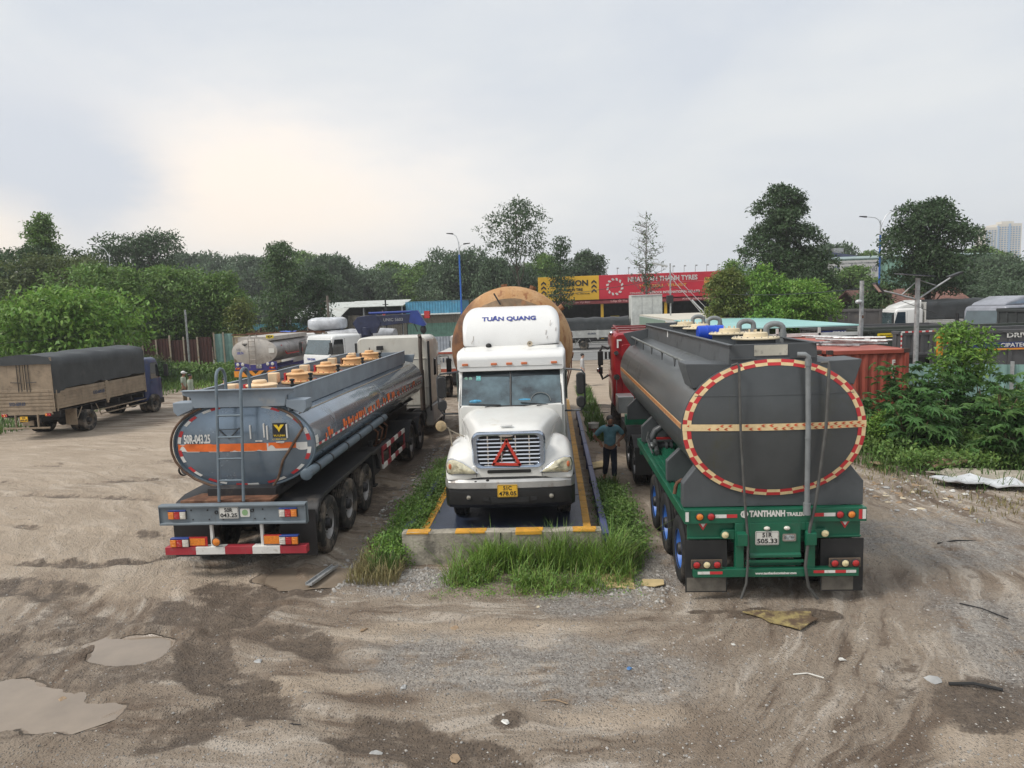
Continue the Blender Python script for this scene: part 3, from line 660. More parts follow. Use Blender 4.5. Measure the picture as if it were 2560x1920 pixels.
# ladder
m = M()
for x_ in (-.26, .16):
    pts = [(x_, .10, 1.27), (x_, .22, 2.2), (x_, .34, 3.30)]
    for q in range(9):
        a = PI*q/8; pts.append((x_, .34+.17-.17*math.cos(a), 3.30+.17*math.sin(a)))
    pts += [(x_, .68, 3.1)]
    m.tube(pts, .026, 8)
for k in range(4):
    z_ = 1.62+.36*k; yq = .10+(z_-1.27)*.119; m.cyl((-.26, yq, z_), (.16, yq, z_), .018, n=8)
m.build('ladder', mat('ladder_grey', (.17, .215, .25), rough=.4, metal=.3, dirt=(.3, .28, .25), damt=.3, dsc=8), LT)
# rusty drain hoses on the rear face
m = M()
for s in (-1, 1):
    pts = []
    for q in np.linspace(.33, 1.03 if s < 0 else .72, 16):
        a = PI/2-s*q*PI*.5*1.05; u = 1.03 if s < 0 else .97-.2*max(0, q-.45)
        x, z = sup(a, A_*u, B_*u); pts.append((x, Y0-.05, CZ+z))
    if s < 0:
        for q in (1.15, 1.3, 1.45, 1.6, 1.72):
            a = PI/2+q*PI*.5*1.05; x, z = sup(a, A_*1.03, B_*1.03); pts.append((x, Y0-.05, CZ+z))
        pts.append((-.3, Y0-.2, 1.25))
    else: pts += [(.70, Y0-.1, 1.85), (.60, Y0-.1, 1.55), (.48, Y0-.1, 1.38), (.46, Y0-.15, 1.25)]
    m.tube(pts, .022, 8)
m.split('drain_hose', mat('hose_brown', (.13, .075, .045), rough=.6, var=.3, sc_=6), LT)
# side hose pipes
for s in (-1, 1):
    m = M(); y_, y2 = (.28 if s > 0 else .85), 5.9
    m.cyl((s*1.19, y_, 1.66), (s*1.19, y2, 1.72), .085, n=20)
    m.lathe([(.02, -.02), (.08, -.015), (.1, .0), (.1, .05), (.085, .05)], (s*1.19, y_, 1.66), 'y', 20)
    pp = m.build('hose_pipe', bgf, LT)
    m = M()
    for yy_ in (.75, 1.5, 2.5, 3.4, 4.4, 5.5): m.lathe([(.085, 0), (.096, 0), (.096, .045), (.085, .045)], (s*1.19, yy_, 1.66+.06*(yy_-.28)/5.6), 'y', 20, cap=False); m.box(s*.95, s*1.11, yy_, yy_+.045, 1.60+.06*(yy_-.28)/5.6, 1.64+.06*(yy_-.28)/5.6)
    m.split('pipe_strap', mattblack, pp)
# chassis
m = M()
for s in (-1, 1):
    m.box(s*.40, s*.52, .2, 12.0, .82, .85); m.box(s*.445, s*.465, .2, 12.0, .85, 1.2); m.box(s*.40, s*.52, .2, 12.0, 1.2, 1.23)
    for y in (.8, 2.2, 3.6, 5.5, 7.5, 9.5, 10.8): m.prism([(s*.4, 1.23), (s*.95, 1.5), (s*.75, 1.62), (s*.4, 1.45)], 'y', y, y+.06)
for y in (1.0, 2.6, 4.8, 6.8, 8.8): m.box(-.40, .40, y, y+.08, .85, 1.15)
m.box(-.6, .6, .4, 4.6, 1.24, 1.42)
for y in (1.3, 2.6, 3.9): axle(m, y, .52, -.9, .9)
for s in (-1, 1):
    for y in (1.3, 2.6, 3.9): m.prism([(y-.5, .72), (y, .62), (y+.5, .72), (y+.5, .78), (y, .68), (y-.5, .78)], 'x', s*.42, s*.5)
    m.box(s*.85, s*.95, 5.5, 5.62, .12, 1.2); m.box(s*.8, s*1.0, 5.44, 5.68, .08, .12)      # landing legs
    m.box(s*.78, s*1.2, 4.55, 5.25, .55, 1.12)                                             # side boxes
m.cyl((-.5, 6.4, .72), (.5, 6.4, .72), .16, n=14); m.cyl((.8, 6.2, .75), (.8, 7.6, .75), .14, n=12)
m.build('chassis', black, LT, bev=.006)
m = M()
for k in range(3): m.tube([(.75, 6.1+k*.5, 1.5), (.95, 6.15+k*.5, 1.3), (.85, 6.2+k*.5, .95), (.6, 6.3+k*.5, .8)], .028, 6)
m.build('valve_pipework', rustm, LT)
# fenders, mudflaps
for s in (-1, 1):
    pts = [(s, 0)]; prof = [(.42, .80), (.46, 1.0), (.60, 1.14), (.9, 1.20), (4.2, 1.22), (4.62, 1.12), (4.82, .92), (4.86, .7)]
    m = M(); th = .02
    ring = [(y, z) for y, z in prof]+[(y+(.02 if y < 1 else -.02), z-.025) for y, z in prof[::-1]]
    m.prism(ring, 'x', s*.55, s*1.28); m.prism([(.42, .80), (.46, 1.0), (.60, 1.14), (.9, 1.20), (4.2, 1.22), (4.62, 1.12), (4.5, 1.08), (4.2, 1.15), (.9, 1.12), (.66, 1.06), (.54, .96), (.5, .8)], 'x', s*1.26, s*1.285)
    m.build('fender', black, LT, bev=.004)
    m = M(); m.box(s*.62, s*1.26, .40, .415, .22, 1.02); m.build('mudflap', mattblack, LT)
wp = wheel_proto('wheel', steel, rubber)
for s in (-1, 1):
    for y in (1.24, 2.52, 3.80): put_wheel(wp, LT, s*1.11, y, .515, s)
# brown platform behind the ladder
m = M(); m.prism([(-.95, .13), (.62, .13), (.62, .45), (.5, .6), (-.8, .6)], 'z', 1.235, 1.29); m.box(-.7, .5, .15, .55, .95, 1.235); m.build('step_platform', rustm, LT, bev=.008)
# rear beam
m = M(); m.prism([(0, .905), (.10, .905), (.10, .925), (.03, .925), (.03, 1.235), (.10, 1.235), (.10, 1.255), (0, 1.255), (-.035, 1.245), (-.035, 1.215), (0, 1.205), (0, .955), (-.035, .945), (-.035, .915)], 'x', -1.25, 1.25)
m.box(-1.25, -1.24, -.03, .1, .92, 1.24); m.box(1.24, 1.25, -.03, .1, .92, 1.24)
rb = m.build('rear_beam', mat('beam_grey', (.175, .21, .235), rough=.5, dirt=(.1, .1, .1), damt=.35, dsc=4, streak=.25), LT, bev=.004)
bl_ = mat('guard_blue', (.03, .07, .30), rough=.4)
box_lamp(LT, -.94, -.008, 1.08, 'orw', cover=bl_, hgt=.12, wds=.10); box_lamp(LT, .95, -.008, 1.09, 'wro', cover=bl_, hgt=.12, wds=.10)
plate(LT, -.055, -.012, 1.11, '50R', '043.25')
m = M(); m.prism(rrect(.14, .30, 1.035, 1.175, .02), 'y', -.012, 0); ip = m.build('inspection_plate', plate_w, LT)
m = M(); m.lathe([(.05, 0), (.05, -.004), (.03, -.004)], (.22, -.012, 1.11), 'y', 20); m.build('seal', mat('seal_green', (.25, .4, .2), rough=.5), ip)
m = M()
for x_ in (-.42, -.18, .36, .52, -.7): m.cyl((x_, .0, 1.16), (x_, -.008, 1.16), .014, n=8); m.cyl((x_+.02, .0, 1.0), (x_+.02, -.008, 1.0), .012, n=8)
m.lathe([(.03, 0), (.03, -.01), (.018, -.01), (.018, 0)], (-.27, 0, 1.12), 'y', 14, cap=False); m.lathe([(.03, 0), (.03, -.01), (.018, -.01), (.018, 0)], (.34, 0, 1.14), 'y', 14, cap=False)
m.build('bolt_holes', ink, rb)
m = M(); m.box(-.42, -.375, .02, .07, .52, .92); m.box(.44, .485, .02, .07, .52, .92); m.split('bumper_bracket', white_t, LT)
# red and white bumper in five blocks of one bar
m = M(); xs_ = [-1.2, -.67, -.17, .30, .77, 1.22]
for k in range(5):
    m.cur = 0 if k % 2 == 0 else 1; m.box(xs_[k], xs_[k+1], -.02, .12, .40, .53)
m.build('bumper_bar', [mat('bumper_red', (.40, .03, .045), rough=.55, dirt=(.2, .1, .09), damt=.4, dsc=5, streak=.2), white_t], LT, bev=.004)
box_lamp(LT, -.94, -.008, .60, 'orw', cover=bl_, hgt=.12, wds=.105); box_lamp(LT, .93, -.008, .62, 'wro', cover=bl_, hgt=.12, wds=.105)
m = M(); m.cur = 0; m.box(-.78, -.47, .0, .015, .54, .70); m.cur = 1; m.box(-.77, -.51, -.004, 0, .555, .675); m.cur = 0; m.box(.50, .80, 0, .015, .56, .72); m.cur = 1; m.box(.502, .78, -.004, 0, .565, .70)
m.split('reflector_board', [lens_r, lens_o], LT, sm=0)
round_lamp(LT, -.30, -.02, .62, .065, lens_o, rim=rubber, name='round_reflector')
# red and white side guard
for s in (-1, 1):
    for (ya, yb) in ((5.35, 7.9),):
        m = M(); k = 6
        for z in (.55, .98):
            for i in range(k):
                m.cur = i % 2 if z > .6 else (i+1) % 2; m.box(s*1.21, s*1.25, ya+(yb-ya)*i/k, ya+(yb-ya)*(i+1)/k, z, z+.11)
        m.cur = 0; m.box(s*1.205, s*1.245, ya, ya+.06, .66, .98); m.box(s*1.205, s*1.245, yb-.06, yb, .66, .98); m.box(s*1.205, s*1.245, 6.1, 6.16, .66, .98)
        m.build('side_guard', [mat('guard_red', (.30, .03, .04), rough=.6, dirt=(.16, .1, .08), damt=.5), white_t], LT, bev=.004)
# ---- its tractor, part of the same vehicle
cream = mat('cream_cab', (.62, .60, .53), rough=.4, var=.05, dirt=(.36, .30, .22), damt=.4, dsc=2, coat=.3, streak=.3)
silver = mat('silver_fairing', (.40, .40, .39), rough=.4, metal=.3, dirt=(.25, .22, .18), damt=.4)
def fend(parent, x0, x1, yc, zc, r, a0=10, a1=170):
    m = M(); pr = [(yc+r*math.cos(R_(a0+(a1-a0)*i/10)), zc+r*math.sin(R_(a0+(a1-a0)*i/10))) for i in range(11)]
    pr += [(yc+(r-.03)*math.cos(R_(a1-(a1-a0)*i/10)), zc+(r-.03)*math.sin(R_(a1-(a1-a0)*i/10))) for i in range(11)]
    m.prism(pr, 'x', x0, x1); return m.build('fender', black, parent)
m = M()
for s in (-1, 1): m.box(s*.38, s*.50, 7.9, 16.6, .78, 1.0)
for y in (8.9, 10.3): axle(m, y, .52, -.9, .9)
m.cyl((0, 9.6, 1.0), (0, 9.6, 1.2), .45, n=24); m.box(-.9, .9, 15.9, 16.4, .5, .9); m.cyl((.8, 12.2, .72), (.8, 13.8, .72), .26, n=18); m.cyl((-.8, 12.2, .72), (-.8, 13.8, .72), .26, n=18)
m.build('tractor_frame', black, LT, bev=.006)
for s in (-1, 1):
    for y in (8.9, 10.3): fend(LT, s*.6, s*1.27, y, .52, .64); put_wheel(wp, LT, s*1.10, y, .515, s)
wf = wheel_proto('wheel', steel, rubber, dual=False)
for s in (-1, 1): put_wheel(wf, LT, s*1.08, 15.0, .515, s)
m = M()
def cabring(y, hw, z0, z1, r=.14): return [(x, y, z) for x, z in rrect(-hw, hw, z0, z1, r)]
m.loft([cabring(12.35, 1.18, 1.0, 3.38, .2), cabring(12.5, 1.22, .98, 3.42, .2), cabring(13.9, 1.22, .95, 3.42, .22), cabring(14.5, 1.20, .95, 3.30, .24), cabring(14.9, 1.14, .95, 3.0, .25), cabring(15.0, 1.1, .95, 2.3, .2)])
m.loft([cabring(14.9, 1.05, .95, 1.95, .2), cabring(15.8, .95, .92, 1.8, .25), cabring(16.4, .85, .85, 1.55, .25)])
cb = m.build('cab', cream, LT, sm=45)
m = M(); m.box(-1.1, 1.1, 12.325, 12.36, 1.1, 2.65)
for z in (1.7, 2.66): m.box(-1.15, 1.18, 12.31, 12.35, z, z+.02)
m.split('back_panel', cream, cb, bev=.01)
for s in (-1, 1):
    m = M(); m.box(s*1.215, s*1.235, 14.0, 14.75, 1.85, 2.6); m.prism([(13.25, 2.0), (13.7, 2.0), (13.7, 2.6), (13.3, 2.6)], 'x', s*1.215, s*1.232); m.build('side_window', glass_d, cb, bev=.01)
    m = M(); m.box(s*1.2, s*1.26, 12.33, 12.39, .9, 3.25); m.build('rubber_edge', mattblack, cb)
    m = M(); m.box(s*1.0, s*1.27, 12.5, 14.6, .35, 1.05); m.build('side_fairing', silver, LT, bev=.05)
    m = M(); m.box(s*.9, s*1.28, 12.7, 14.4, .42, .46); m.build('step', chrome, LT)
    m = M(); m.tube([(s*1.2, 14.85, 2.55), (s*1.5, 14.9, 2.55), (s*1.52, 14.9, 1.75), (s*1.2, 14.95, 1.6)], .018, 6); m.box(s*1.42, s*1.60, 14.88, 14.96, 1.85, 2.45); m.build('door_mirror', mattblack, LT, bev=.015)
    m = M(); m.ell((s*.95, 15.2, .95), .3, .75, .45, 20, 12); m.build('front_wing', cream, cb)
m = M(); m.prism([(14.95, 2.0), (14.98, 2.0), (14.86, 2.9), (14.8, 2.9)], 'x', -1.0, 1.0); m.build('windscreen', glass_d, cb)
m = M(); m.tube([(.98, 12.2, .95), (.98, 12.2, 2.3)], .085, 14); m.tube([(.98, 12.2, 2.3), (.98, 12.2, 3.15), (.98, 12.26, 3.36), (.98, 12.16, 3.46)], .062, 12)
m.build('exhaust_stack', mat('exhaust', (.10, .075, .06), rough=.6, metal=.3, var=.3, sc_=2), LT)
m = M(); m.tube([(-.75, 12.3, 2.75), (-.75, 12.25, 3.1)], .015, 6); m.box(-.5, -.28, 12.2, 12.3, 3.0, 3.14); m.tube([(-.3, 12.25, 2.7), (-.36, 12.25, 3.0)], .012, 5); m.build('work_lamp', mattblack, cb, bev=.01)
# ------------------------------------------------------------------ weighbridge and barrier
DK = .26
deckm = mat('deck_blue_steel', (.035, .048, .085), rough=.38, metal=.2, var=.25, sc_=1.2, dirt=(.20, .18, .16), damt=.35, dsc=1.1, bump=.25, bsc=30)
yelm = mat('worn_yellow', (.62, .31, .03), rough=.6, var=.15, sc_=5, dirt=(.14, .11, .09), damt=.45, dsc=4)
beamb = mat('beam_navy', (.045, .055, .16), rough=.45, var=.15, dirt=(.2, .17, .15), damt=.3, dsc=3)
WB = root('weighbridge', 'dark blue steel truck scale deck with worn yellow edge strips under the white truck', 'weighbridge', (-.98, 11.98, 0))
m = M()
for k in range(6): m.box(-1.44, 1.44, .02+k*3.0, 2.99+k*3.0, DK-.012, DK)
m.box(-1.44, 1.44, .0, 18.02, .05, DK-.014); m.build('deck', deckm, WB, bev=.003)
m = M()
for k in range(36):
    m.box(1.44, 1.58, .02+k*.5, .02+k*.5+.485, DK-.02, DK+.006)
m.build('edge_strip', yelm, WB, bev=.003); m = M()
for k in range(36): m.box(-1.44, -1.58, .02+k*.5, .02+k*.5+.485, DK-.02, DK+.006)
m.build('edge_strip', yelm, WB, bev=.003)
m = M(); m.box(-1.58, -1.54, 0, 18, .0, DK-.022); m.box(1.54, 1.58, 0, 18, .0, DK-.022); m.build('side_girder', beamb, WB)
for s, g in ((1, 'right'), (-1, 'left')):
    if s > 0: lb = 'navy blue kerb beam running beside the man in the blue polo shirt'
    else: lb = 'navy blue kerb beam sunk in weeds beside the grey tanker'
    o = root('kerb_beam', lb, 'kerb beam', (-.98+s*1.81, 12.1, 0), group='blue beams along the weighbridge')
    m = M(); y = 0
    for ln in (5.2, 2.8, 2.0, 4.6): m.box(-.06, .06, y, y+ln-.05, .20, .36); y += ln
    m.build('beam', beamb, o, bev=.01)
    for y in np.arange(.2, 14.4, 1.55):
        m = M(); m.box(-.05, .05, y, y+.1, -.03, .20); m.build('post', beamb, o)
conc = mat('old_concrete', (.37, .335, .27), rough=.92, var=.25, sc_=1.8, dirt=(.085, .08, .065), damt=.6, dsc=2.2, bump=.6, bsc=25, streak=.35)
o = root('concrete_barrier', 'stained grey concrete block wall with yellow painted patches across the scale end', 'barrier', (-.98, 11.66, 0))
m = M(); n = 40
for i in range(n):
    pass
rings = []
for i in range(n+1):
    x = -1.70+3.40*i/n; jz = .010*noise.noise(Vector((x*3, 0, 2))); jy = .012*noise.noise(Vector((x*2.4, 5, 2)))
    rings.append([(x, -.0+jy, -.06), (x, .0+jy, .28), (x, .0+jy, .545+jz), (x, .018+jy, .56+jz), (x, .20, .56+jz), (x, .215, .54), (x, .215, -.06)])
m.loft(rings); m.build('wall_body', conc, o, sm=50)
m = M()
for a, b_ in ((-1.62, -1.22), (-.78, -.25), (.25, .72), (1.22, 1.62)):
    m.box(a, b_, .03, .19, .556, .569); m.box(a, b_-.02, -.0135, .03, .50 if a in (.25,) else .535, .562)
m.split('painted_patch', yelm, o, bev=.004)
m = M()
for x in (-1.31, -.1, 1.0): m.cyl((x, -.016, .28), (x, .02, .28), .012, n=8)
m.box(-.012, .004, -.014, .0, .0, .54); m.build('form_hole', ink, o)

# ------------------------------------------------------------------ CENTRE: white truck
wt = mat('truck_white', (.74, .735, .70), rough=.34, var=.03, sc_=1.5, dirt=(.52, .47, .37), damt=.28, dsc=2.2, coat=.4, streak=.12)
wt2 = mat('truck_white_clean', (.76, .76, .74), rough=.34, var=.03, sc_=1.5, dirt=(.58, .55, .46), damt=.12, dsc=2.2, coat=.4)
amber = mat('marker_amber', (.62, .17, .06), rough=.35, coat=.4)
CT = root('truck', 'white long-nosed truck with a rusty tank, facing the camera on the scale', 'truck', (-.87, 12.70, DK), .022)
def hsec(y, hw, zt, zb, zsh, r=.16, sx=1.0):
    """half-profile section of the bonnet: lower width, shoulder, crowned top"""
    pts = [(-hw, zb), (-hw, zsh-.10), (-hw*.98, zsh), (-hw*.86, zt-.07), (-hw*.62, zt-.015), (0, zt+.015), (hw*.62, zt-.015), (hw*.86, zt-.07), (hw*.98, zsh), (hw, zsh-.10), (hw, zb)]
    return [(x, y, z) for x, z in pts]
m = M()
m.loft([hsec(.16, .66, 1.80, 1.02, 1.55), hsec(.22, .72, 1.86, 1.0, 1.58), hsec(.7, .80, 1.92, 1.0, 1.62), hsec(1.3, .93, 1.965, 1.0, 1.68), hsec(1.95, 1.07, 2.01, 1.0, 1.74), hsec(2.05, 1.09, 2.00, 1.0, 1.74)][::-1])
hood = m.build('bonnet', wt, CT, sm=50)
sm_ = hood.modifiers.new('sub', 'SUBSURF'); sm_.levels = 2; sm_.render_levels = 2
hood.data.polygons.foreach_set('use_smooth', [True]*len(hood.data.polygons))
# wings (front mudguards)
for s in (-1, 1):
    m = M(); rings = []
    for y, zt, w_, xi in ((.02, 1.02, 1.12, .50), (.06, 1.20, 1.165, .54), (.16, 1.36, 1.19, .58), (.34, 1.45, 1.20, .64), (.62, 1.52, 1.205, .70), (1.0, 1.55, 1.21, .74), (1.45, 1.47, 1.20, .78), (1.85, 1.30, 1.18, .82), (2.0, 1.12, 1.14, .86)):
        zb = .93 if y < .6 else (1.02 if y < 1.6 else .8)
        rings.append([(s*xi, y, zb), (s*xi, y, zt+.10), (s*(xi+(w_-xi)*.35), y, zt+.055), (s*(xi+(w_-xi)*.7), y, zt), (s*(w_-.04), y, zt-.10), (s*w_, y, zt-.26 if zt-.26 > zb else zb+.02), (s*w_, y, zb)])
    if s > 0: rings = rings[::-1]
    m.loft(rings); fw = m.build('front_wing', wt, CT, sm=60)
    q = fw.modifiers.new('sub', 'SUBSURF'); q.levels = 2; q.render_levels = 2; fw.data.polygons.foreach_set('use_smooth', [True]*len(fw.data.polygons))
    # headlight: teardrop, rising outwards
    m = M(); pts = [(.585, 1.075), (.66, 1.055), (1.06, 1.055), (1.135, 1.09), (1.15, 1.22), (1.12, 1.315), (1.02, 1.335), (.85, 1.27), (.70, 1.17)]
    P = [(s*x, z) for x, z in pts]; cxm = sum(p[0] for p in P)/len(P); czm = sum(p[1] for p in P)/len(P)
    def ysurf(x): return -.005+max(0, abs(x)-.75)*.16
    def ringp(k, off): return [(cxm+(x-cxm)*k, ysurf(x)+off, czm+(z-czm)*k) for x, z in P]
    rg = [ringp(1.07, .06), ringp(1.07, -.012), ringp(1.0, -.018)]
    if s > 0: pass
    m.loft(rg if s < 0 else [r[::-1] for r in rg], False, False); hl = m.build('headlight', chrome, CT, sm=30)
    m = M(); rg = [ringp(1.0, -.010), ringp(.9, -.028), ringp(.5, -.045), ringp(.05, -.05)]; m.loft(rg if s < 0 else [r[::-1] for r in rg], False, True)
    m.build('headlight_lens', mat('headlight_lens', (.78, .72, .52), rough=.12, var=.3, sc_=9, coat=1.0, metal=.1), hl, sm=60)
    m = M(); m.ell((s*1.08, .03, 1.2), .035, .02, .06); m.build('indicator', amber, hl)
# nose block between wings, slot and grille
m = M(); m.prism(rrect(-.68, .68, .965, 1.20, .03), 'y', .03, .30); m.build('nose_panel', wt, CT, bev=.02)
m = M(); m.prism(rrect(-.40, .40, 1.055, 1.115, .02), 'y', .018, .034); m.build('air_slot', mattblack, CT)
def trap(k, y, gx=.56, gt=1.745, gb=1.20, r=.11): 
    c0 = (gt+gb)/2; o = []
    for x, z in rrect(-gx, gx, gb, gt, r, 4):
        o.append((x*k*(1.0+.05*(z-c0)), y, c0+(z-c0)*(k+.04*(k-1))))
    return o
m = M(); m.loft([trap(1.20, .20), trap(1.20, .05), trap(1.15, .0), trap(1.03, .01), trap(.985, .09)], False, False); gs = m.build('grille_surround', mat('grille_frame', (.40, .47, .58), rough=.22, metal=.85, dirt=(.3, .3, .3), damt=.2), CT, sm=50)
m = M(); m.loft([trap(1.0, .12), trap(.99, .12)], True, True); m.quad((-.57, .10, 1.19), (.57, .10, 1.19), (.57, .10, 1.75), (-.57, .10, 1.75)); m.build('radiator', ink, gs)
m = M()
for k in range(7):
    z = 1.235+k*.073; hx = .56+.03*(z-1.47); m.prism([(.045, z), (.06, z+.022), (.095, z+.026), (.095, z-.008)], 'x', -hx, hx)
for x in (-.38, -.13, .13, .38): m.box(x-.012, x+.012, .055, .1, 1.2, 1.74)
m.build('grille_bars', chrome, gs)
m = M(); m.prism([(x*.13-.04, 1.75+z*.022) for x, z in [(math.cos(2*PI*i/20), math.sin(2*PI*i/20)) for i in range(20)]], 'y', -.0, .03); m.build('oval_badge', chrome, gs)
m = M(); m.box(-.15, .08, .22, .30, 1.885, 1.91); m.build('bonnet_handle', wt, hood, bev=.01)
# bumper: silver upper, black lower
def bumper_ring(z, ins): return [(x, y+ins, z) for x, y in [(-1.2, .42), (-1.205, .22), (-1.13, .06), (-.95, .0), (-.4, -.035), (0, -.045), (.4, -.035), (.95, .0), (1.13, .06), (1.205, .22), (1.2, .42)]]
m = M(); m.loft([bumper_ring(.775, .01)+[(1.1, .5, .775), (-1.1, .5, .775)], bumper_ring(.79, -.01)+[(1.1, .5, .79), (-1.1, .5, .79)], bumper_ring(.90, -.012)+[(1.1, .5, .9), (-1.1, .5, .9)], bumper_ring(.945, .03)+[(1.1, .5, .945), (-1.1, .5, .945)]])
m.build('bumper', mat('bumper_silver', (.50, .50, .49), rough=.35, metal=.35, dirt=(.22, .15, .11), damt=.4, dsc=3.5), CT, sm=35)
m = M(); m.loft([bumper_ring(.41, .07)+[(1.1, .5, .41), (-1.1, .5, .41)], bumper_ring(.48, .01)+[(1.1, .5, .48), (-1.1, .5, .48)], bumper_ring(.70, .0)+[(1.1, .5, .70), (-1.1, .5, .70)], bumper_ring(.772, .015)+[(1.1, .5, .772), (-1.1, .5, .772)]])
vb = m.build('valance', mat('valance_black', (.014, .014, .014), rough=.45, dirt=(.12, .11, .095), damt=.15, dsc=4), CT, sm=35)
m = M(); m.prism(rrect(-.34, .34, .52, .62, .02), 'y', -.05, -.03); m.box(-.5, -.38, -.047, -.02, .55, .62); m.box(.38, .5, -.047, -.02, .55, .62); m.build('lower_slot', ink, vb)
for s in (-1, 1): round_lamp(vb, s*.76, -.008, .62, .042, mat('fog_lens', (.40, .37, .30), rough=.25, coat=.5, var=.3, sc_=30), rim=mattblack, name='fog_lamp')
m = M(); m.loft([bumper_ring(.946, .05)+[(1.1, .5, .946), (-1.1, .5, .946)], bumper_ring(.985, .06)+[(1.1, .5, .985), (-1.1, .5, .985)]]); m.build('bumper_gap', ink, CT)
for s in (-1, 1):
    m = M(); m.tube([(s*.60, .045, 1.19), (s*.605, .02, 1.10), (s*.60, .022, .99)], .006, 4); m.tube([(s*.80, .30, 1.66), (s*.86, .9, 1.74), (s*1.0, 1.7, 1.80)], .007, 4); m.build('panel_seam', _mats['seam_dark'] if 'seam_dark' in _mats else mat('seam_dark', (.2, .19, .17), rough=.8), CT)
m = M(); m.ell((-.62, -.015, .89), .035, .012, .04); m.ell((-.40, -.02, .93), .03, .012, .03); m.ell((-.64, -.015, .84), .02, .01, .02); m.build('dent', ink, CT)
plate(CT, -.04, -.055, .74, '51C', '478.05', plate_y, wd=.37, ht=.23)
# cab: cowl, pillars, glass, roof
def crect(y, hw, z0, z1, r=.12, n=5): return [(x, y, z) for x, z in rrect(-hw, hw, z0, z1, r, n)]
m = M(); m.loft([crect(2.02, 1.06, .9, 2.01, .06), crect(2.10, 1.10, .85, 2.03, .06), crect(2.16, 1.12, .85, 1.99, .05)]); m.build('cowl', wt, CT, sm=45)
m = M(); m.loft([crect(2.62, 1.12, .8, 2.75, .05), crect(2.9, 1.19, .8, 3.10, .10), crect(3.3, 1.21, .8, 3.16, .12), crect(5.0, 1.21, .8, 3.18, .12)])
cabw = m.build('cab', wt, CT, sm=45)
for s in (-1, 1):
    m = M(); m.prism([(2.08, 1.98), (2.62, 2.72), (2.75, 2.72), (2.75, .8), (2.12, .8)], 'x', s*1.085, s*1.125); ap = m.build('door', wt, CT, bev=.01)
    m = M(); m.prism([(2.22, 2.04), (2.62, 2.60), (2.74, 2.62), (2.74, 2.02)], 'x', s*1.128, s*1.134); m.prism([(2.8, 2.02), (3.5, 2.02), (3.5, 2.66), (2.8, 2.66)], 'x', s*1.195, s*1.216); m.build('door_glass', mat('side_glass', (.09, .14, .13), rough=.08, coat=1.0), ap)
    m = M(); m.box(s*1.12, s*1.14, 2.55, 2.68, 1.25, 1.32); m.build('door_handle', ink, ap)
    m = M(); m.prism([(2.06, 1.99), (2.13, 1.99), (2.66, 2.72), (2.59, 2.72)], 'x', s*1.055, s*1.12); m.build('windscreen_pillar', wt, CT, bev=.01)
# windscreen: two panes, slightly raked, with the centre bar
def ws(x, t, off=0.0): return (x*1.045-.01, 2.085+.52*t-.055*(1-(x/1.05)**2)-off, 2.0+.70*t)
m = M()
for x0, x1 in ((-1.02, -.022), (.022, 1.02)):
    g = [[ws(x0+(x1-x0)*i/6, j/4) for i in range(7)] for j in range(5)]
    v = [p for r in g for p in r]; m.add(v, [(j*7+i, j*7+i+1, j*7+i+8, j*7+i+7) for j in range(4) for i in range(6)])
wg = m.build('windscreen', mat('wind_glass', (.085, .135, .155), rough=.05, var=.5, sc_=1.6, coat=1.0, spec=.8), CT, sm=60)
m = M()
m.tube([ws(-1.03, 0), ws(-.5, 0), ws(0, 0), ws(.5, 0), ws(1.03, 0)], .022, 6); m.tube([ws(-1.03, 1), ws(0, 1), ws(1.03, 1)], .03, 6)
m.tube([ws(0, 0, -.005), ws(0, 1, -.005)], .024, 6); m.tube([ws(-1.03, 0), ws(-1.03, 1)], .02, 6); m.tube([ws(1.03, 0), ws(1.03, 1)], .02, 6); m.build('window_seal', mattblack, wg)
m = M(); g = []
for x0, x1 in ((-1.0, -.03), (.03, 1.0)): m.add([ws(x0, .84, .012), ws(x1, .84, .012), ws(x1, .985, .012), ws(x0, .985, .012)], [(0, 1, 2, 3)])
m.build('sun_strip', mat('sun_strip', (.012, .018, .022), rough=.3), wg)
m = M(); m.tube([ws(-.52, .0, .03), ws(-.2, .05, .035), ws(-.85, .075, .03)], .010, 5); m.tube([ws(.52, .0, .03), ws(.75, .02, .035), ws(.2, .10, .03)], .010, 5); m.split('wiper', ink, wg)
m = M(); m.ell((-.74, 2.16, 2.09), .17, .05, .05); m.ell((.25, 2.16, 2.1), .28, .05, .045); m.split('dash_cloth', mat('cloth_blue', (.08, .38, .62), rough=.6, var=.5, sc_=8), wg)
for x_ in (-.92, -.83):
    m = M(); m.cyl(ws(x_, .80, .012), ws(x_, .80, .018), .038, n=16); m.build('sticker', mat('sticker_green', (.28, .50, .40), rough=.5, var=.4, sc_=25), wg)
m = M(); m.add([ws(-.71, .74, .014), ws(-.62, .74, .014), ws(-.62, .87, .014), ws(-.71, .87, .014)], [(0, 1, 2, 3)]); m.build('sticker', mat('sticker_cyan', (.15, .5, .5), rough=.5, var=.4, sc_=25), wg, sm=0)
m = M(); rg_ = [(.62+.21*math.cos(q*PI/14), ws(.6, .12)[1]-.012+.0, 2.08+.17*max(-.1, math.sin(q*PI/14))) for q in range(15)]; m.tube([(x, y+.4*(z-2.08)*1.5, z) for x, y, z in rg_], .010, 6); m.build('steering_wheel', mat('wheel_grey', (.16, .17, .17), rough=.6), wg)
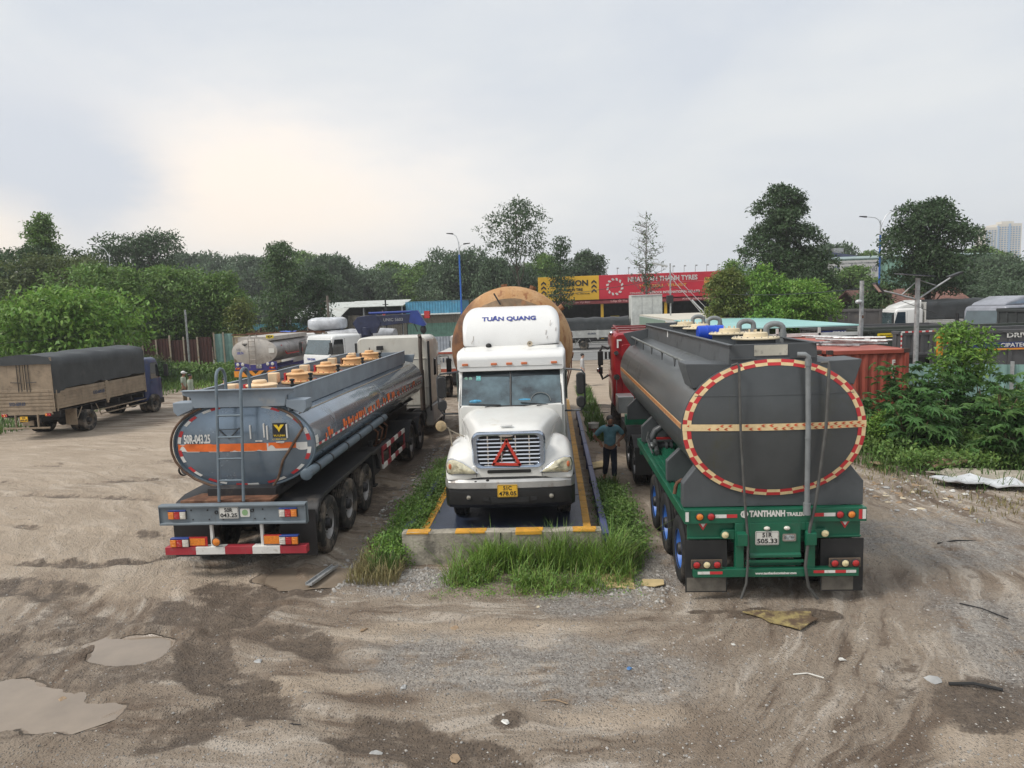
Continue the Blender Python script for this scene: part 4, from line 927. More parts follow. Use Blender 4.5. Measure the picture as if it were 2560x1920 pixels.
# visor and roof
m = M(); m.loft([crect(2.46, 1.13, 2.715, 2.98, .05), crect(2.52, 1.16, 2.705, 3.06, .06), crect(2.8, 1.19, 2.72, 3.12, .08), crect(3.0, 1.2, 2.8, 3.14, .08)])
vs = m.build('sun_visor', wt2, CT, sm=45)
m = M(); m.box(-1.10, 1.10, 2.452, 2.462, 2.80, 2.806); m.box(-1.09, 1.09, 2.50, 2.52, 2.985, 2.992); m.build('visor_seam', mat('seam_dark', (.2, .19, .17), rough=.8), vs)
for x in (-.98, -.36, -.03, .29, .93):
    m = M(); m.box(x-.065, x+.065, 2.435, 2.47, 2.835, 2.885); m.build('marker_lamp', amber, vs, bev=.008)
m = M(); m.loft([crect(2.95, 1.02, 3.0, 3.12, .05), crect(3.1, 1.05, 3.0, 3.2, .06), crect(3.5, 1.05, 3.0, 3.22, .06)]); m.build('roof_panel', wt, cabw, sm=50)
# roof fairing
def fsec(y, hw, z0, z1, r): return [(x, y, z) for x, z in rrect(-hw, hw, z0, z1, r, 7)]
m = M(); R0 = []
for y, z1, hw, r in ((3.14, 3.26, .98, .03), (3.16, 3.40, 1.05, .06), (3.26, 3.62, 1.085, .10), (3.42, 3.82, 1.10, .18), (3.60, 3.94, 1.11, .24), (3.85, 4.02, 1.11, .27), (4.2, 4.06, 1.11, .28), (4.9, 4.07, 1.11, .28)):
    R0.append(fsec(y, hw, 3.19, z1, min(r, (z1-3.19)*.45)))
m.loft(R0); fr = m.build('roof_fairing', wt2, CT, sm=60)
m = M(); m.tube([(-1.06, 3.13, 3.205), (-.5, 3.10, 3.18), (0, 3.09, 3.175), (.5, 3.10, 3.19), (1.06, 3.13, 3.22)], .012, 6)
m.ell((-.5, 3.09, 3.22), .065, .04, .055); m.build('seal_gap', ink, fr)
m = M(); m.lathe([(.015, .03), (.018, -.04), (.05, -.05), (.06, -.055), (.06, -.03), (.02, .02)], (.42, 3.10, 3.24), 'y', 20); m.build('horn', mat('horn_beige', (.45, .38, .28), rough=.5, var=.2), fr)
m = M()
for x, z, l in ((-.85, 3.32, .12), (-.88, 3.27, .06), (.78, 3.42, .11), (.80, 3.34, .05), (1.0, 3.5, .08), (.88, 3.62, .12)):
    yq = 3.125+(z-3.26)*.30 if z < 3.45 else 3.19+(z-3.45)*.42
    m.tube([(x, yq-.012, z), (x+.015, yq+l*.35-.012, z+l)], .005, 4)
m.build('scratch', mat('scratch', (.22, .17, .12), rough=.9), fr)
# lettering lies on the sloping face of the fairing
o = text('TUÂN QUANG', .115, mat('sign_blue', (.045, .065, .30), rough=.5, var=.2, sc_=12), fr, (-.04, 3.395, 3.80), (R_(46), 0, R_(-.6)), w_=1.22, bold=.006, shear=.0)
# mirrors
for s in (-1, 1):
    m = M(); a = [(s*1.13, 2.45, 2.72), (s*1.5, 2.2, 2.70), (s*1.56, 2.18, 2.62), (s*1.55, 2.16, 1.98), (s*1.46, 2.18, 1.85), (s*1.12, 2.3, 1.83)]
    m.tube(a, .02, 8); mo = m.build('mirror_arm', mat('arm_grey', (.06, .065, .07), rough=.5), CT)
    m = M(); m.prism(rrect(s*1.46-.085, s*1.46+.085, 2.20, 2.66, .07), 'y', 2.06, 2.16); m.prism(rrect(s*1.46-.09, s*1.46+.09, 1.93, 2.16, .08), 'y', 2.06, 2.18); m.build('mirror_head', mattblack, mo, bev=.02)
m = M(); m.tube([(-1.10, .62, 1.42), (-1.13, .6, 1.72), (-1.16, .57, 1.83), (-1.26, .55, 1.88)], .014, 7); m.tube([(-.88, .9, 1.58), (-1.12, .7, 1.75), (-1.2, .6, 1.84)], .010, 6)
wm_ = m.build('wing_mirror_stalk', mat('stalk_cream', (.42, .36, .27), rough=.6, var=.2), CT)
m = M(); m.lathe([(.02, .04), (.075, .028), (.10, .0), (.105, -.012), (.10, -.016), (.01, -.018)], (-1.29, .56, 1.87), 'y', 24); m.build('round_mirror', mat('mirror_back', (.50, .38, .22), rough=.5, var=.25, sc_=9), wm_)
# chassis and wheels
m = M()
for s in (-1, 1): m.box(s*.38, s*.48, .5, 16.5, .62, .9)
axle(m, 1.12, .5, -.9, .9, .06)
for y in (7.4, 8.7, 13.4, 14.7): axle(m, y, .5, -.9, .9)
m.box(-1.0, 1.0, .45, .6, .5, .9); m.box(-.95, .95, 5.1, 5.2, .6, 3.0)
m.build('chassis', black, CT, bev=.005)
for s in (-1, 1):
    put_wheel(wf, CT, s*1.01, 1.12, .50, s)
    for y in (7.4, 8.7, 13.4, 14.7): put_wheel(wp, CT, s*1.05, y, .515, s)
    m = M(); m.box(s*.8, s*1.2, 2.9, 5.0, .35, .95); m.build('side_step', wt, CT, bev=.03)
m = M(); m.prism([(5.5, 1.0), (16.8, 1.0), (16.8, 1.22), (5.5, 1.22)], 'x', -1.15, 1.15)
for y in (7.2, 9.5, 12, 14.8): m.prism([(-1.15, 1.22), (1.15, 1.22), (1.35, 2.0), (1.1, 1.75), (0, 1.45), (-1.1, 1.75), (-1.35, 2.0)], 'y', y, y+.12)
m.split('tank_cradle', rustm, CT)
rt = bpy.data.materials.new('rusty_tank'); rt.use_nodes = True; t = rt.node_tree; b = t.nodes['Principled BSDF']; b.inputs['Roughness'].default_value = .75
tc = N(t, 'ShaderNodeTexCoord'); P_ = tc.outputs['Object']
sx_ = N(t, 'ShaderNodeSeparateXYZ'); L(t, P_, sx_.inputs[0])
base = mixg(mr_(nz_(1.3, 8.0, .65), .38, .62), (.50, .31, .155), (.42, .225, .09))
base = mixg(mr_(nz_(1.0, 8.0, .7, ((5, 5, .7), (0, 0, 0))), .53, .66, 0, .8), base, (.24, .085, .03))
base = mixg(mr_(nz_(6.0, 6.0, .7), .58, .7, 0, .7), base, (.14, .06, .035))
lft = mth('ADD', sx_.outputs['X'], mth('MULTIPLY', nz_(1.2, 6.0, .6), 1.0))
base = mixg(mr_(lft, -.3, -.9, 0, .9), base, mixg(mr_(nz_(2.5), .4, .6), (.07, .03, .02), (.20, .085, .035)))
L(t, base, b.inputs['Base Color'])
bp = N(t, 'ShaderNodeBump', Strength=.4, Distance=.02); L(t, nz_(20.0), bp.inputs['Height']); L(t, bp.outputs[0], b.inputs['Normal'])
TZ, TR_, TY0, TY1, TX = 2.92, 1.68, 6.7, 15.6, -.12
m = M(); prof = [(.02, TY0-.42), (.5, TY0-.39), (.95, TY0-.29), (1.3, TY0-.15), (1.52, TY0-.02), (TR_-.03, TY0+.16), (TR_, TY0+.3), (TR_, TY0+.4), (TR_+.012, TY0+.42), (TR_+.012, TY0+.46), (TR_, TY0+.48), (TR_, TY1), (1.5, TY1+.25), (.9, TY1+.45), (.02, TY1+.5)]
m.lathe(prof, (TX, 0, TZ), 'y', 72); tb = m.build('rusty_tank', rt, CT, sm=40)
# bare patch on the end dome
m = M(); rs = random.Random(9); ring = []
for i in range(40):
    q = 2*PI*i/40; k = 1+.10*noise.noise(Vector((math.cos(q)*2.2, math.sin(q)*2.2, 3.3))); x = TX-.02+1.02*k*math.cos(q); z = TZ+.80+.55*k*math.sin(q)
    rr = math.hypot(x-TX, z-TZ); yv = np.interp(rr, [p[0] for p in prof[:7]], [p[1] for p in prof[:7]]); ring.append((x, yv-.008, z))
cen = (TX, float(np.interp(.8, [p[0] for p in prof[:7]], [p[1] for p in prof[:7]]))-.012, TZ+.8)
rings = []
for k in (1.0, .8, .6, .4, .2, .03):
    rr_ = []
    for p in ring:
        x = cen[0]+(p[0]-cen[0])*k; z = cen[2]+(p[2]-cen[2])*k; r2 = math.hypot(x-TX, z-TZ); rr_.append((x, float(np.interp(r2, [p[0] for p in prof[:7]], [p[1] for p in prof[:7]]))-.010, z))
    rings.append(rr_)
m.loft(rings, False, True); m.build('bare_patch', mat('bare_tank', (.235, .165, .10), rough=.8, var=.25, sc_=3, dirt=(.34, .15, .06), damt=.5, dsc=2, streak=.4), tb, sm=60)
m = M(); m.tube([(TX-.42, TY0-.22, TZ+1.50), (TX-.25, TY0-.30, TZ+1.2)], .022, 6); m.cyl((TX-.80, TY0-.24, TZ+1.08), (TX-.80, TY0-.16, TZ+1.08), .06, n=16)
m.build('nozzle', ink, tb)
m = M()
for a, ln in ((96, .16), (69, .2), (36, .26), (8, .15), (-12, .2)):
    q = R_(a); c_, s_ = math.cos(q), math.sin(q)
    for r_, rr in ((TR_-.02, .09), ): m.cyl((TX+c_*r_, TY0+.8+(.9 if a < 60 else 0), TZ+s_*r_), (TX+c_*(r_+ln*.7), TY0+.8+(.9 if a < 60 else 0), TZ+s_*(r_+ln*.7)), rr, n=8)
m.split('lifting_lug', mat('lug_rust', (.26, .12, .06), rough=.85, var=.3), tb)
m = M(); m.tube([(TX+TR_*.82, TY0+1.7, TZ+.98), (TX+TR_+.04, TY0+1.7, TZ+.2), (TX+TR_*.98, TY0+1.7, TZ-.7), (1.3, TY0+1.2, 1.3)], .02, 5); m.tube([(TX+TR_*.86, TY0+1.9, TZ+.88), (TX+TR_+.06, TY0+1.9, TZ+.1), (TX+TR_+.02, TY0+1.9, TZ-.8), (1.35, TY0+2.2, 1.2)], .02, 5)
m.split('lashing_strap', mat('strap_rust', (.28, .10, .05), rough=.7), tb)
# red warning triangle hanging on the grille
o = root('warning_triangle', 'red warning triangle hanging on the grille of the white truck', 'warning triangle', (-.90, 12.70, DK))
m = M(); P3 = [Vector((0, -.015, 1.66)), Vector((-.25, -.015, 1.235)), Vector((.23, -.015, 1.215))]
for i in range(3): a, b_ = P3[i], P3[(i+1) % 3]; m.T = None; d = (b_-a).normalized(); nrm = Vector((d.z, 0, -d.x))*.026; m.add([a-nrm-d*.02+Vector((0, -.01, 0)), b_-nrm+d*.02+Vector((0, -.01, 0)), b_+nrm+d*.02+Vector((0, -.01, 0)), a+nrm-d*.02+Vector((0, -.01, 0)), a-nrm-d*.02+Vector((0, .012, 0)), b_-nrm+d*.02+Vector((0, .012, 0)), b_+nrm+d*.02+Vector((0, .012, 0)), a+nrm-d*.02+Vector((0, .012, 0))], [(0, 1, 2, 3), (7, 6, 5, 4), (0, 4, 5, 1), (1, 5, 6, 2), (2, 6, 7, 3), (3, 7, 4, 0)])
m.build('red_frame', mat('triangle_red', (.62, .05, .03), rough=.35, coat=.4), o, bev=.003)
m = M(); m.tube([P3[1]+Vector((.0, -.0, -.03)), P3[2]+Vector((0, 0, -.03))], .016, 6); m.build('stand', ink, o)
# ------------------------------------------------------------------ RIGHT: dark tank on green trailer, red cab
dg_ = mat('dark_tank_grey', (.078, .086, .090), rough=.36, metal=.2, var=.12, sc_=1.2, dirt=(.075, .075, .05), damt=.45, dsc=.9, stretch=(1, .35, 1), streak=.2, coat=.1)
dgf = mat('dark_grey_plate', (.078, .086, .092), rough=.5, var=.12, sc_=1.6, dirt=(.03, .033, .035), damt=.35, dsc=1.5)
gr = mat('trailer_green', (.008, .115, .062), rough=.38, var=.12, sc_=2, dirt=(.04, .055, .04), damt=.35, dsc=2.2, coat=.2)
redp = mat('cab_red', (.30, .012, .018), rough=.3, var=.1, sc_=2, dirt=(.12, .03, .03), damt=.3, dsc=2, coat=.5)
pvc = mat('pvc_grey', (.20, .215, .22), rough=.5, var=.12, sc_=6)
RT = root('tanker_truck', 'dark grey tanker with red and cream checked ring on a green trailer', 'tanker truck', (3.085, 10.05, 0))
CZ2, A2, B2, YA, YB, D2 = 2.52, 1.29, .99, .08, 9.4, .12
m = M(); tank_shell(m, CZ2, A2, B2, YA, YB, D2, e=2.1)
tk2 = m.build('tank', dg_, RT, sm=30)
mr1, mc1 = M(), M(); n = 46
for i in range(n):
    t0, t1 = 2*PI*i/n, 2*PI*(i+1)/n
    face_patch(mr1 if i % 2 else mc1, CZ2, A2, B2, YA, D2, t0, t1, .90, .945, 2.1, .006, 1); face_patch(mc1 if i % 2 else mr1, CZ2, A2, B2, YA, D2, t0, t1, .945, .99, 2.1, .006, 1)
mr1.build('checked_ring_red', red_t, tk2, sm=0); mc1.build('checked_ring_cream', cream_t, tk2, sm=0)
m = M()
for i in range(24): x0_, x1_ = -1.28+2.56*i/24, -1.28+2.56*(i+1)/24; fz = lambda x: dome_y(min(1, abs(x/A2)), YA, D2)-.010; m.add([(x0_, fz(x0_), 2.505), (x1_, fz(x1_), 2.505), (x1_, fz(x1_), 2.60), (x0_, fz(x0_), 2.60)], [(0, 1, 2, 3)])
cs = m.build('cross_band', cream_t, tk2, sm=0)
m = M()
for i in range(22):
    for z, k in ((2.575, 0), (2.53, .5)):
        x = -1.22+(i+k)*.112; dx = .035; 
        if rnd.random() < .35 and x < .3: continue
        y_ = dome_y(min(1, abs(x/A2)), YA, D2)-.016
        m.add([(x, y_, z), (x+dx, y_, z+.018), (x+dx*2, y_, z+.018), (x+dx, y_, z), (x+dx*2, y_, z-.018), (x+dx, y_, z-.018)], [(0, 3, 2, 1), (0, 5, 4, 3)])
m.build('band_chevrons', mat('tape_orange_red', (.68, .10, .03), rough=.5, var=.3, sc_=20), cs, sm=0)
m = M(); face = [2.475, 2.505]; m2 = M()
mo1, mo2 = M(), M()
side_patch(mo2, CZ2, A2, B2, YA+.08, 9.2, 2.515, 2.60, -1, 2.1, .004)
for i in range(96):
    y = YA+.09+i*.095
    if y > 9.13: break
    side_patch(mo1, CZ2, A2, B2, y, y+.06, 2.525, 2.59, -1, 2.1, .008)
so_ = mat('stripe_orange', (.55, .16, .035), rough=.5, var=.3, sc_=14); mo2.build('side_stripe', cream_t, tk2, sm=0); mo1.build('side_stripe_marks', so_, tk2, sm=0)
m = M(); m.tube([(x, face_y(x, 3.0, CZ2, A2, B2, YA, D2)-.002, 3.0) for x in np.linspace(-1.1, 1.1, 16)], .006, 4); m.build('weld_seam', mat('weld', (.09, .1, .105), rough=.6), tk2)
# coaming
m = M(); hw = .59
sec = [(-hw-.02, 3.40), (-hw, 3.70)]
for s in (-1, 1): m.prism([(s*hw, 3.30), (s*(hw+.03), 3.30), (s*(hw+.005), 3.70), (s*(hw-.025), 3.70)] if True else 0, 'y', .155, 9.1)
m.prism([(-.62, 3.36), (.62, 3.36), (.60, 3.71), (-.60, 3.71)], 'y', .125, .155); m.prism([(-.62, 3.34), (.62, 3.34), (.60, 3.75), (-.60, 3.75)], 'y', 9.1, 9.13)
for s in (-1, 1): m.prism([(s*hw-.05, 3.70), (s*hw+.02, 3.70), (s*hw+.02, 3.72), (s*hw-.05, 3.72)], 'y', .02, 9.12)
co2 = m.build('coaming', dgf, RT, bev=.006)
m = M(); m.box(-.26, .20, .113, .123, 3.545, 3.695); m.build('blank_panel', mat('panel_cream', (.52, .50, .42), rough=.6, dirt=(.1, .1, .1), damt=.3, dsc=6), co2)
m = M()
for s in (-1, 1):
    m.prism([(s*.60, 3.44), (s*1.22, 3.46), (s*1.22, 3.42), (s*1.12, 3.10), (s*.62, 3.20)], 'y', .12, .72)
    m.prism([(s*.60, 3.62), (s*1.25, 3.52), (s*1.05, 3.18), (s*.62, 3.30)], 'y', 8.7, 8.76)
m.split('side_gusset', dgf, co2, bev=.008)
m = M(); m.tube([(-1.05, .75, 3.40), (-1.03, 8.7, 3.42)], .024, 8); m.tube([(1.05, .75, 3.40), (1.03, 8.7, 3.42)], .024, 8); rl = m.build('side_rail', mat('rail_pipe', (.20, .21, .20), rough=.5, metal=.4, var=.3, sc_=9), co2)
m = M()
for y in (2.1, 3.5, 4.9, 6.3, 7.7):
    for s in (-1, 1): m.prism([(y-.1, 3.39), (y+.1, 3.39), (y, 3.24)], 'x', s*1.03, s*1.045)
m.split('rail_gusset', dgf, rl)
m = M(); m.box(-.58, .58, .1, 9.0, 3.50, 3.515); m.build('top_deck', dgf, co2)
m = M(); m.box(-.604, -.596, 5.5, 5.6, 3.5, 3.69); m.build('white_mark', white_t, co2, sm=0)
lidm = mat('lid_cream', (.66, .56, .38), rough=.6, var=.12, dirt=(.30, .22, .13), damt=.35, dsc=6)
for k, hy in enumerate((1.35, 3.0, 5.6, 7.3)):
    m = M(); m.lathe([(.30, 0), (.30, .17), (.32, .19), (.32, .2)], (.10, hy, 3.52), 'z', 32, cap=False); nk = m.build('manhole_neck', black if k > 5 else dgf, RT, sm=30)
    m = M(); m.lathe([(.02, .19), (.355, .19), (.365, .205), (.355, .222), (.19, .23), (.18, .285), (.17, .295), (.02, .305)], (.10, hy, 3.52), 'z', 32)
    for q in range(4): m.cyl((.02+q*.05, hy+.05*(-1)**q, 3.82), (.02+q*.05, hy+.05*(-1)**q, 3.86), .012, n=6)
    lid = m.build('manhole_lid', lidm, nk, sm=30)
    m = M()
    for q in range(20): m.cyl((.10+.33*math.cos(q*PI/10), hy+.33*math.sin(q*PI/10), 3.743), (.10+.33*math.cos(q*PI/10), hy+.33*math.sin(q*PI/10), 3.758), .011, n=6)
    m.build('lid_bolts', chrome, lid)
    m = M(); x0_ = .30; pts = [(x0_, hy+.12, 3.74), (x0_, hy+.12, 3.86)]+[(x0_+.13-.13*math.cos(a), hy+.12, 3.86+.075*math.sin(a)) for a in np.linspace(.3, PI-.3, 7)]+[(x0_+.26, hy+.12, 3.84), (x0_+.26, hy+.12, 3.55)]
    m.tube(pts, .047, 12)
    m.cyl((x0_+.26, hy+.12, 3.72), (x0_+.26, hy+.12, 3.80), .058, n=12); m.build('vent_pipe', pvc, nk)
# thin drains and the fat pvc pipe on the rear face
m = M(); m.tube([(.29, -.02, 3.56), (.38, -.06, 3.56), (.42, -.07, 3.53), (.42, -.07, 3.40), (.42, -.10, 2.6), (.415, -.10, 1.45)], .036, 12); m.cyl((.415, -.10, 1.30), (.415, -.10, 1.47), .052, n=14)
m.cyl((.42, -.07, 3.40), (.42, -.07, 3.50), .044, n=12); m.cyl((.418, -.10, 2.38), (.418, -.10, 2.41), .039, n=12, cap=True)
m.build('downpipe', pvc, RT)
m = M()
m.tube([(-.60, .0, 3.43), (-.54, -.06, 3.46), (-.52, -.08, 3.42), (-.50, -.09, 2.5), (-.44, -.09, 1.5), (-.40, -.10, .95), (-.40, -.10, .60), (-.42, -.1, .30), (-.50, -.12, .08)], .018, 8)
m.tube([(.62, .0, 3.43), (.70, -.06, 3.44), (.70, -.08, 3.38), (.66, -.1, 2.5), (.54, -.1, 1.5), (.46, -.1, 1.1), (.40, -.11, .55), (.44, -.12, .25), (.58, -.1, .06)], .022, 8)
m.split('drain_hose', mat('hose_grey', (.085, .085, .08), rough=.6, var=.2, sc_=6), RT)
# bolsters (hexagonal end plates) and saddles
m = M(); m.prism([(-1.27, 1.375), (1.27, 1.375), (1.27, 1.72), (1.06, 1.99), (-1.06, 1.99), (-1.27, 1.72)], 'y', .10, .30); m.build('rear_bolster', dgf, RT, bev=.008)
for y in (2.0, 5.4, 8.4):
    m = M(); m.prism([(-1.20, 1.28), (1.20, 1.28), (1.20, 1.62), (.95, 1.86), (-.95, 1.86), (-1.20, 1.62)], 'y', y, y+.16); m.build('saddle', dgf, RT, bev=.008)
m = M(); m.tube([(-1.24, 1.0, 1.33)]+[(-1.1+.12*math.cos(a), 1.0+.0, 1.45+.1*math.sin(a)) for a in np.linspace(PI, 0, 6)], .03, 8); m.build('tie_loop', rustm, RT)
# green trailer frame
m = M()
for s in (-1, 1):
    m.box(s*1.19, s*1.25, .12, 5.9, 1.12, 1.27); m.box(s*.42, s*.55, .2, 9.2, .80, 1.25); m.box(s*.60, s*1.19, .2, 5.9, 1.215, 1.235)
for k in range(12): m.box(-1.19, 1.19, .3+k*.5, .36+k*.5, 1.12, 1.21)
m.box(-1.19, 1.19, 9.0, 9.3, 1.0, 1.3); m.box(-1.19, 1.19, 5.85, 5.95, .9, 1.27)
m.build('trailer_frame', gr, RT, bev=.006)
m = M()
for k in range(5): m.box(-1.13+k*.1, -1.08+k*.1, .35, 5.8, 1.235, 1.25)
m.build('deck_slats', gr, RT)
m = M(); m.box(-1.275, 1.275, -.02, .14, 1.165, 1.365); m.box(-1.275, -1.2, -.03, -.02, 1.165, 1.365); bm_ = m.build('rear_beam', gr, RT, bev=.006)
m = M()
m.box(-1.22, 1.22, .06, .10, .90, 1.165)
m.box(-1.22, 1.22, .02, .06, .925, .945)
m.box(-.36, .36, -.03, .02, .66, 1.165); m.box(-.40, .40, -.05, .0, .58, .62); m.prism([(-.06, .70), (.02, .76), (.02, .66), (-.06, .66)], 'x', -.36, .36)
for s in (-1, 1):
    m.box(s*.44, s*.56, -.04, .05, .47, 1.165); m.prism([(-.13, .86), (-.13, 1.03), (-.04, 1.05), (-.04, .84)], 'x', s*.41, s*.55); m.box(s*.36, s*.44, -.02, .03, 1.05, 1.165)
    m.prism([(s*.56, .925), (s*.56, 1.06), (s*.72, 1.06), (s*.76, 1.0), (s*.72, .925)], 'y', -.01, .03)
m.box(-1.16, 1.16, -.07, .03, .38, .50); m.box(-.40, .40, .05, .1, .5, .57)
m.build('rear_frame', gr, RT, bev=.005)
text('TANTHANH', .085, paint_w, bm_, (-.11, -.024, 1.295), w_=.50, bold=.006)
text('TRAILER', .052, paint_w, bm_, (.285, -.024, 1.282), w_=.25, bold=.003)
m = M(); m.lathe([(.055, 0), (.055, -.004), (.035, -.004), (.035, 0)], (-.43, -.024, 1.295), 'y', 8, cap=False); m.box(-.45, -.41, -.026, -.022, 1.26, 1.33); m.build('emblem', paint_w, bm_)
text('www.tanthanhcontainer.com', .034, paint_w, RT, (-.0, -.074, .435), w_=.58, bold=.002)
m = M(); m2 = M()
for a, b_, c_ in ((-1.262, -1.215, 1), (-.84, -.68, 1), (-.68, -.53, 0), (.53, .68, 0), (.68, .84, 1), (1.165, 1.21, 0), (1.215, 1.262, 1)):
    hh = (1.20, 1.34) if abs(a) > 1.1 else (1.245, 1.295); (m if c_ else m2).box(a, b_, -.034 if a < -1.2 else -.025, -.018, *hh)
for a, b_, c_ in ((-1.10, -.93, 1), (-.93, -.75, 0), (.53, .68, 0), (.68, .83, 1), (.83, .98, 0), (.98, 1.12, 1)): (m if c_ else m2).box(a, b_, -.075, -.068, .43, .47)
m.split('tape_white', white_t, RT, sm=0); m2.split('tape_red', red_t, RT, sm=0)
for x, c_ in ((-1.06, lens_o), (-.90, lens_r), (.90, lens_r), (1.06, lens_o)): round_lamp(RT, x, -.02, 1.27, .05, c_)
for x in (-.70, .70): round_lamp(RT, x, -.01, .995, .052, lens_y, rim=gr)
for s in (-1, 1):
    m = M(); m.prism([(s*1.0-.078, 1.168), (s*1.0+.078, 1.168), (s*1.0, 1.045)], 'y', .045, .06); tr3 = m.build('triangle_reflector', red_t, RT)
    m = M(); m.prism([(s*1.0-.035, 1.145), (s*1.0+.035, 1.145), (s*1.0, 1.09)], 'y', .038, .044); m.build('triangle_centre', white_t, tr3)
    m = M(); m.box(s*.97-.22, s*.97+.22, -.055, -.035, .505, .64); bk = m.build('lamp_bracket', mat('bracket_brown', (.14, .10, .07), rough=.7, var=.2), RT, bev=.006)
    for x, c_ in ((-.145, lens_r), (0, lens_y), (.145, lens_r)): round_lamp(bk, s*.97+x, -.056, .57, .050, c_, rim=mattblack)
    m = M(); rg = [[(s*.66, .02, .86), (s*1.26, .02, .86)]]
    m.box(s*.66, s*1.26, .03, .045, .12, .90)
    fl = m.build('mudflap', mat('flap_black', (.020, .020, .020), rough=.7, var=.2, dirt=(.13, .115, .095), damt=.3, dsc=2.5), RT)
    m = M(); m.box(s*.68, s*1.24 if s < 0 else 1.12, .022, .0295, .14, .34); m.build('mud_film', mat('dry_mud_film', (.16, .145, .12), rough=.95, var=.2, sc_=6), fl)
    m = M(); m.box(s*.62, s*1.2, .2, 4.6, 1.06, 1.10)
    m.build('wheel_cover', black, RT)
plate(RT, -.115, -.04, .945, '51R', '505.33', wd=.33, ht=.20)
m = M(); m.prism(rrect(.10, .29, .895, .995+.01, .02), 'y', -.045, -.032); ip = m.build('inspection_plate', chrome, RT)
m = M(); m.prism(rrect(.125, .265, .915, .985, .03), 'y', -.050, -.044); m.build('inspection_sticker', mat('sticker_pale', (.35, .38, .38), rough=.5, var=.5, sc_=30), ip)
for x in (-.12, .16):
    m = M(); m.ell((x, -.05, 1.09), .045, .03, .03); m.build('plate_lamp', lens_w, RT)
wpb = wheel_proto('wheel', blueim, rubber_d); wps = wheel_proto('wheel', mat('rim_silver', (.6, .6, .6), rough=.4, metal=.4, dirt=(.3, .27, .22), damt=.4), rubber_d)
for s in (-1, 1):
    for y in (.78, 2.10, 3.42): put_wheel(wpb, RT, s*1.11, y, .515, s)
m = M()
for y in (.78, 2.10, 3.42): axle(m, y, .52, -.9, .9)
for s in (-1, 1):
    m.box(s*.45, s*.55, .4, 4.2, .6, .8); m.box(s*.38, s*.50, 5.9, 14.6, .80, 1.02); m.box(s*.9, s*1.0, 6.0-.8, 6.1-.8, .1, 1.1)
for y in (6.9, 8.25): axle(m, y, .52, -.9, .9)
m.cyl((0, 7.6, 1.02), (0, 7.6, 1.18), .45, n=20); m.box(-1.15, -.6, 9.6, 10.9, .45, .95); m.box(.6, 1.15, 9.6, 10.9, .45, .95)
m.build('chassis', black, RT, bev=.005)
for s in (-1, 1):
    for y in (6.9, 8.25): put_wheel(wps, RT, s*1.10, y, .515, s); fend(RT, s*.6, s*1.27, y, .54, .62, 30, 150)
    o = M(); o.box(s*.65, s*1.27, 6.2, 6.23, .35, 1.0); o.build('mudflap', mattblack, RT)
    put_wheel(wf, RT, s*1.06, 13.6, .515, s)
# outlet pipework by the trailer front
m = M(); m.tube([(-.75, 4.9, 1.75), (-.98, 4.9, 1.62), (-1.08, 4.9, 1.40), (-.98, 5.0, 1.28), (-.6, 5.0, 1.28)], .075, 12); m.tube([(-.7, 5.5, 1.72), (-.98, 5.5, 1.55), (-.9, 5.5, 1.42), (-.55, 5.5, 1.4)], .065, 12)
for p in ((-.78, 4.95, 1.28), (-.7, 5.5, 1.41)): m.lathe([(.11, 0), (.11, .05)], p, 'x', 16); m.lathe([(.11, .1), (.11, .15)], p, 'x', 16)
ow = m.build('outlet_pipe', mat('pvc_dark', (.07, .075, .08), rough=.35), RT)
m = M(); m.cyl((-1.05, 4.2, 1.3), (-1.0, 4.9, 1.42), .05, n=10); m.ell((-1.1, 4.5, 1.38), .09, .12, .08); m.tube([(-1.15, 4.1, 1.3), (-1.2, 4.6, 1.5), (-1.1, 5.1, 1.55)], .02, 6); m.build('pump', mat('pump_grey', (.12, .13, .13), rough=.4, metal=.4, var=.3, sc_=8), RT)
m = M(); m.box(-.85, -.6, 5.55, 5.65, 1.5, 1.54); m.box(-.95, -.6, 5.2, 5.25, 1.37, 1.41); m.cyl((-.8, 6.1, 1.1), (-.8, 6.1, 1.9), .07, n=10); m.build('red_valve', mat('valve_red', (.42, .02, .02), rough=.4), RT)
# red tractor cab
m = M()
def cr2(y, hw, z0, z1, r): return [(x+.02, y, z) for x, z in rrect(-hw, hw, z0, z1, r, 5)]
m.loft([cr2(12.3, 1.18, 1.0, 3.30, .16), cr2(12.38, 1.22, .95, 3.36, .18), cr2(13.4, 1.24, .9, 3.42, .2), cr2(14.3, 1.24, .9, 3.38, .24), cr2(14.55, 1.2, .9, 3.1, .25), cr2(14.7, 1.15, .9, 2.3, .2)])
cb = m.build('cab', redp, RT, sm=45)
m = M()
for z0, z1 in ((1.35, 2.2), (2.4, 3.0)):
    m.prism(rrect(-.95, -.2, z0, z1, .05), 'y', 12.27, 12.31); m.prism(rrect(.2, .95, z0, z1, .05), 'y', 12.27, 12.31)
m.box(-1.0, 1.0, 12.275, 12.30, 2.27, 2.30)
m.split('back_panel', redp, cb, bev=.012)
m = M(); m.box(-1.1, -.95, 12.265, 12.28, 3.12, 3.17); m.box(-1.1, -1.05, 12.265, 12.28, 2.9, 3.12); m.split('tape_mark', white_t, cb, sm=0)
m = M(); m.prism([(13.3, 2.1), (14.2, 2.1), (14.1, 2.9), (13.3, 2.9)], 'x', -1.235, -1.222); m.build('side_window', glass_d, cb)
m = M()
for s in (-1, 1): m.tube([(s*1.0, 12.4, 3.30), (s*1.05, 12.6, 3.46), (s*1.05, 14.0, 3.54), (s*.9, 14.4, 3.50)], .03, 8)
m.tube([(-1.0, 12.5, 3.42), (1.0, 12.5, 3.42)], .025, 6); m.tube([(-1.05, 13.4, 3.53), (1.05, 13.4, 3.53)], .025, 6); m.box(-1.1, 1.1, 13.5, 14.3, 3.43, 3.48)
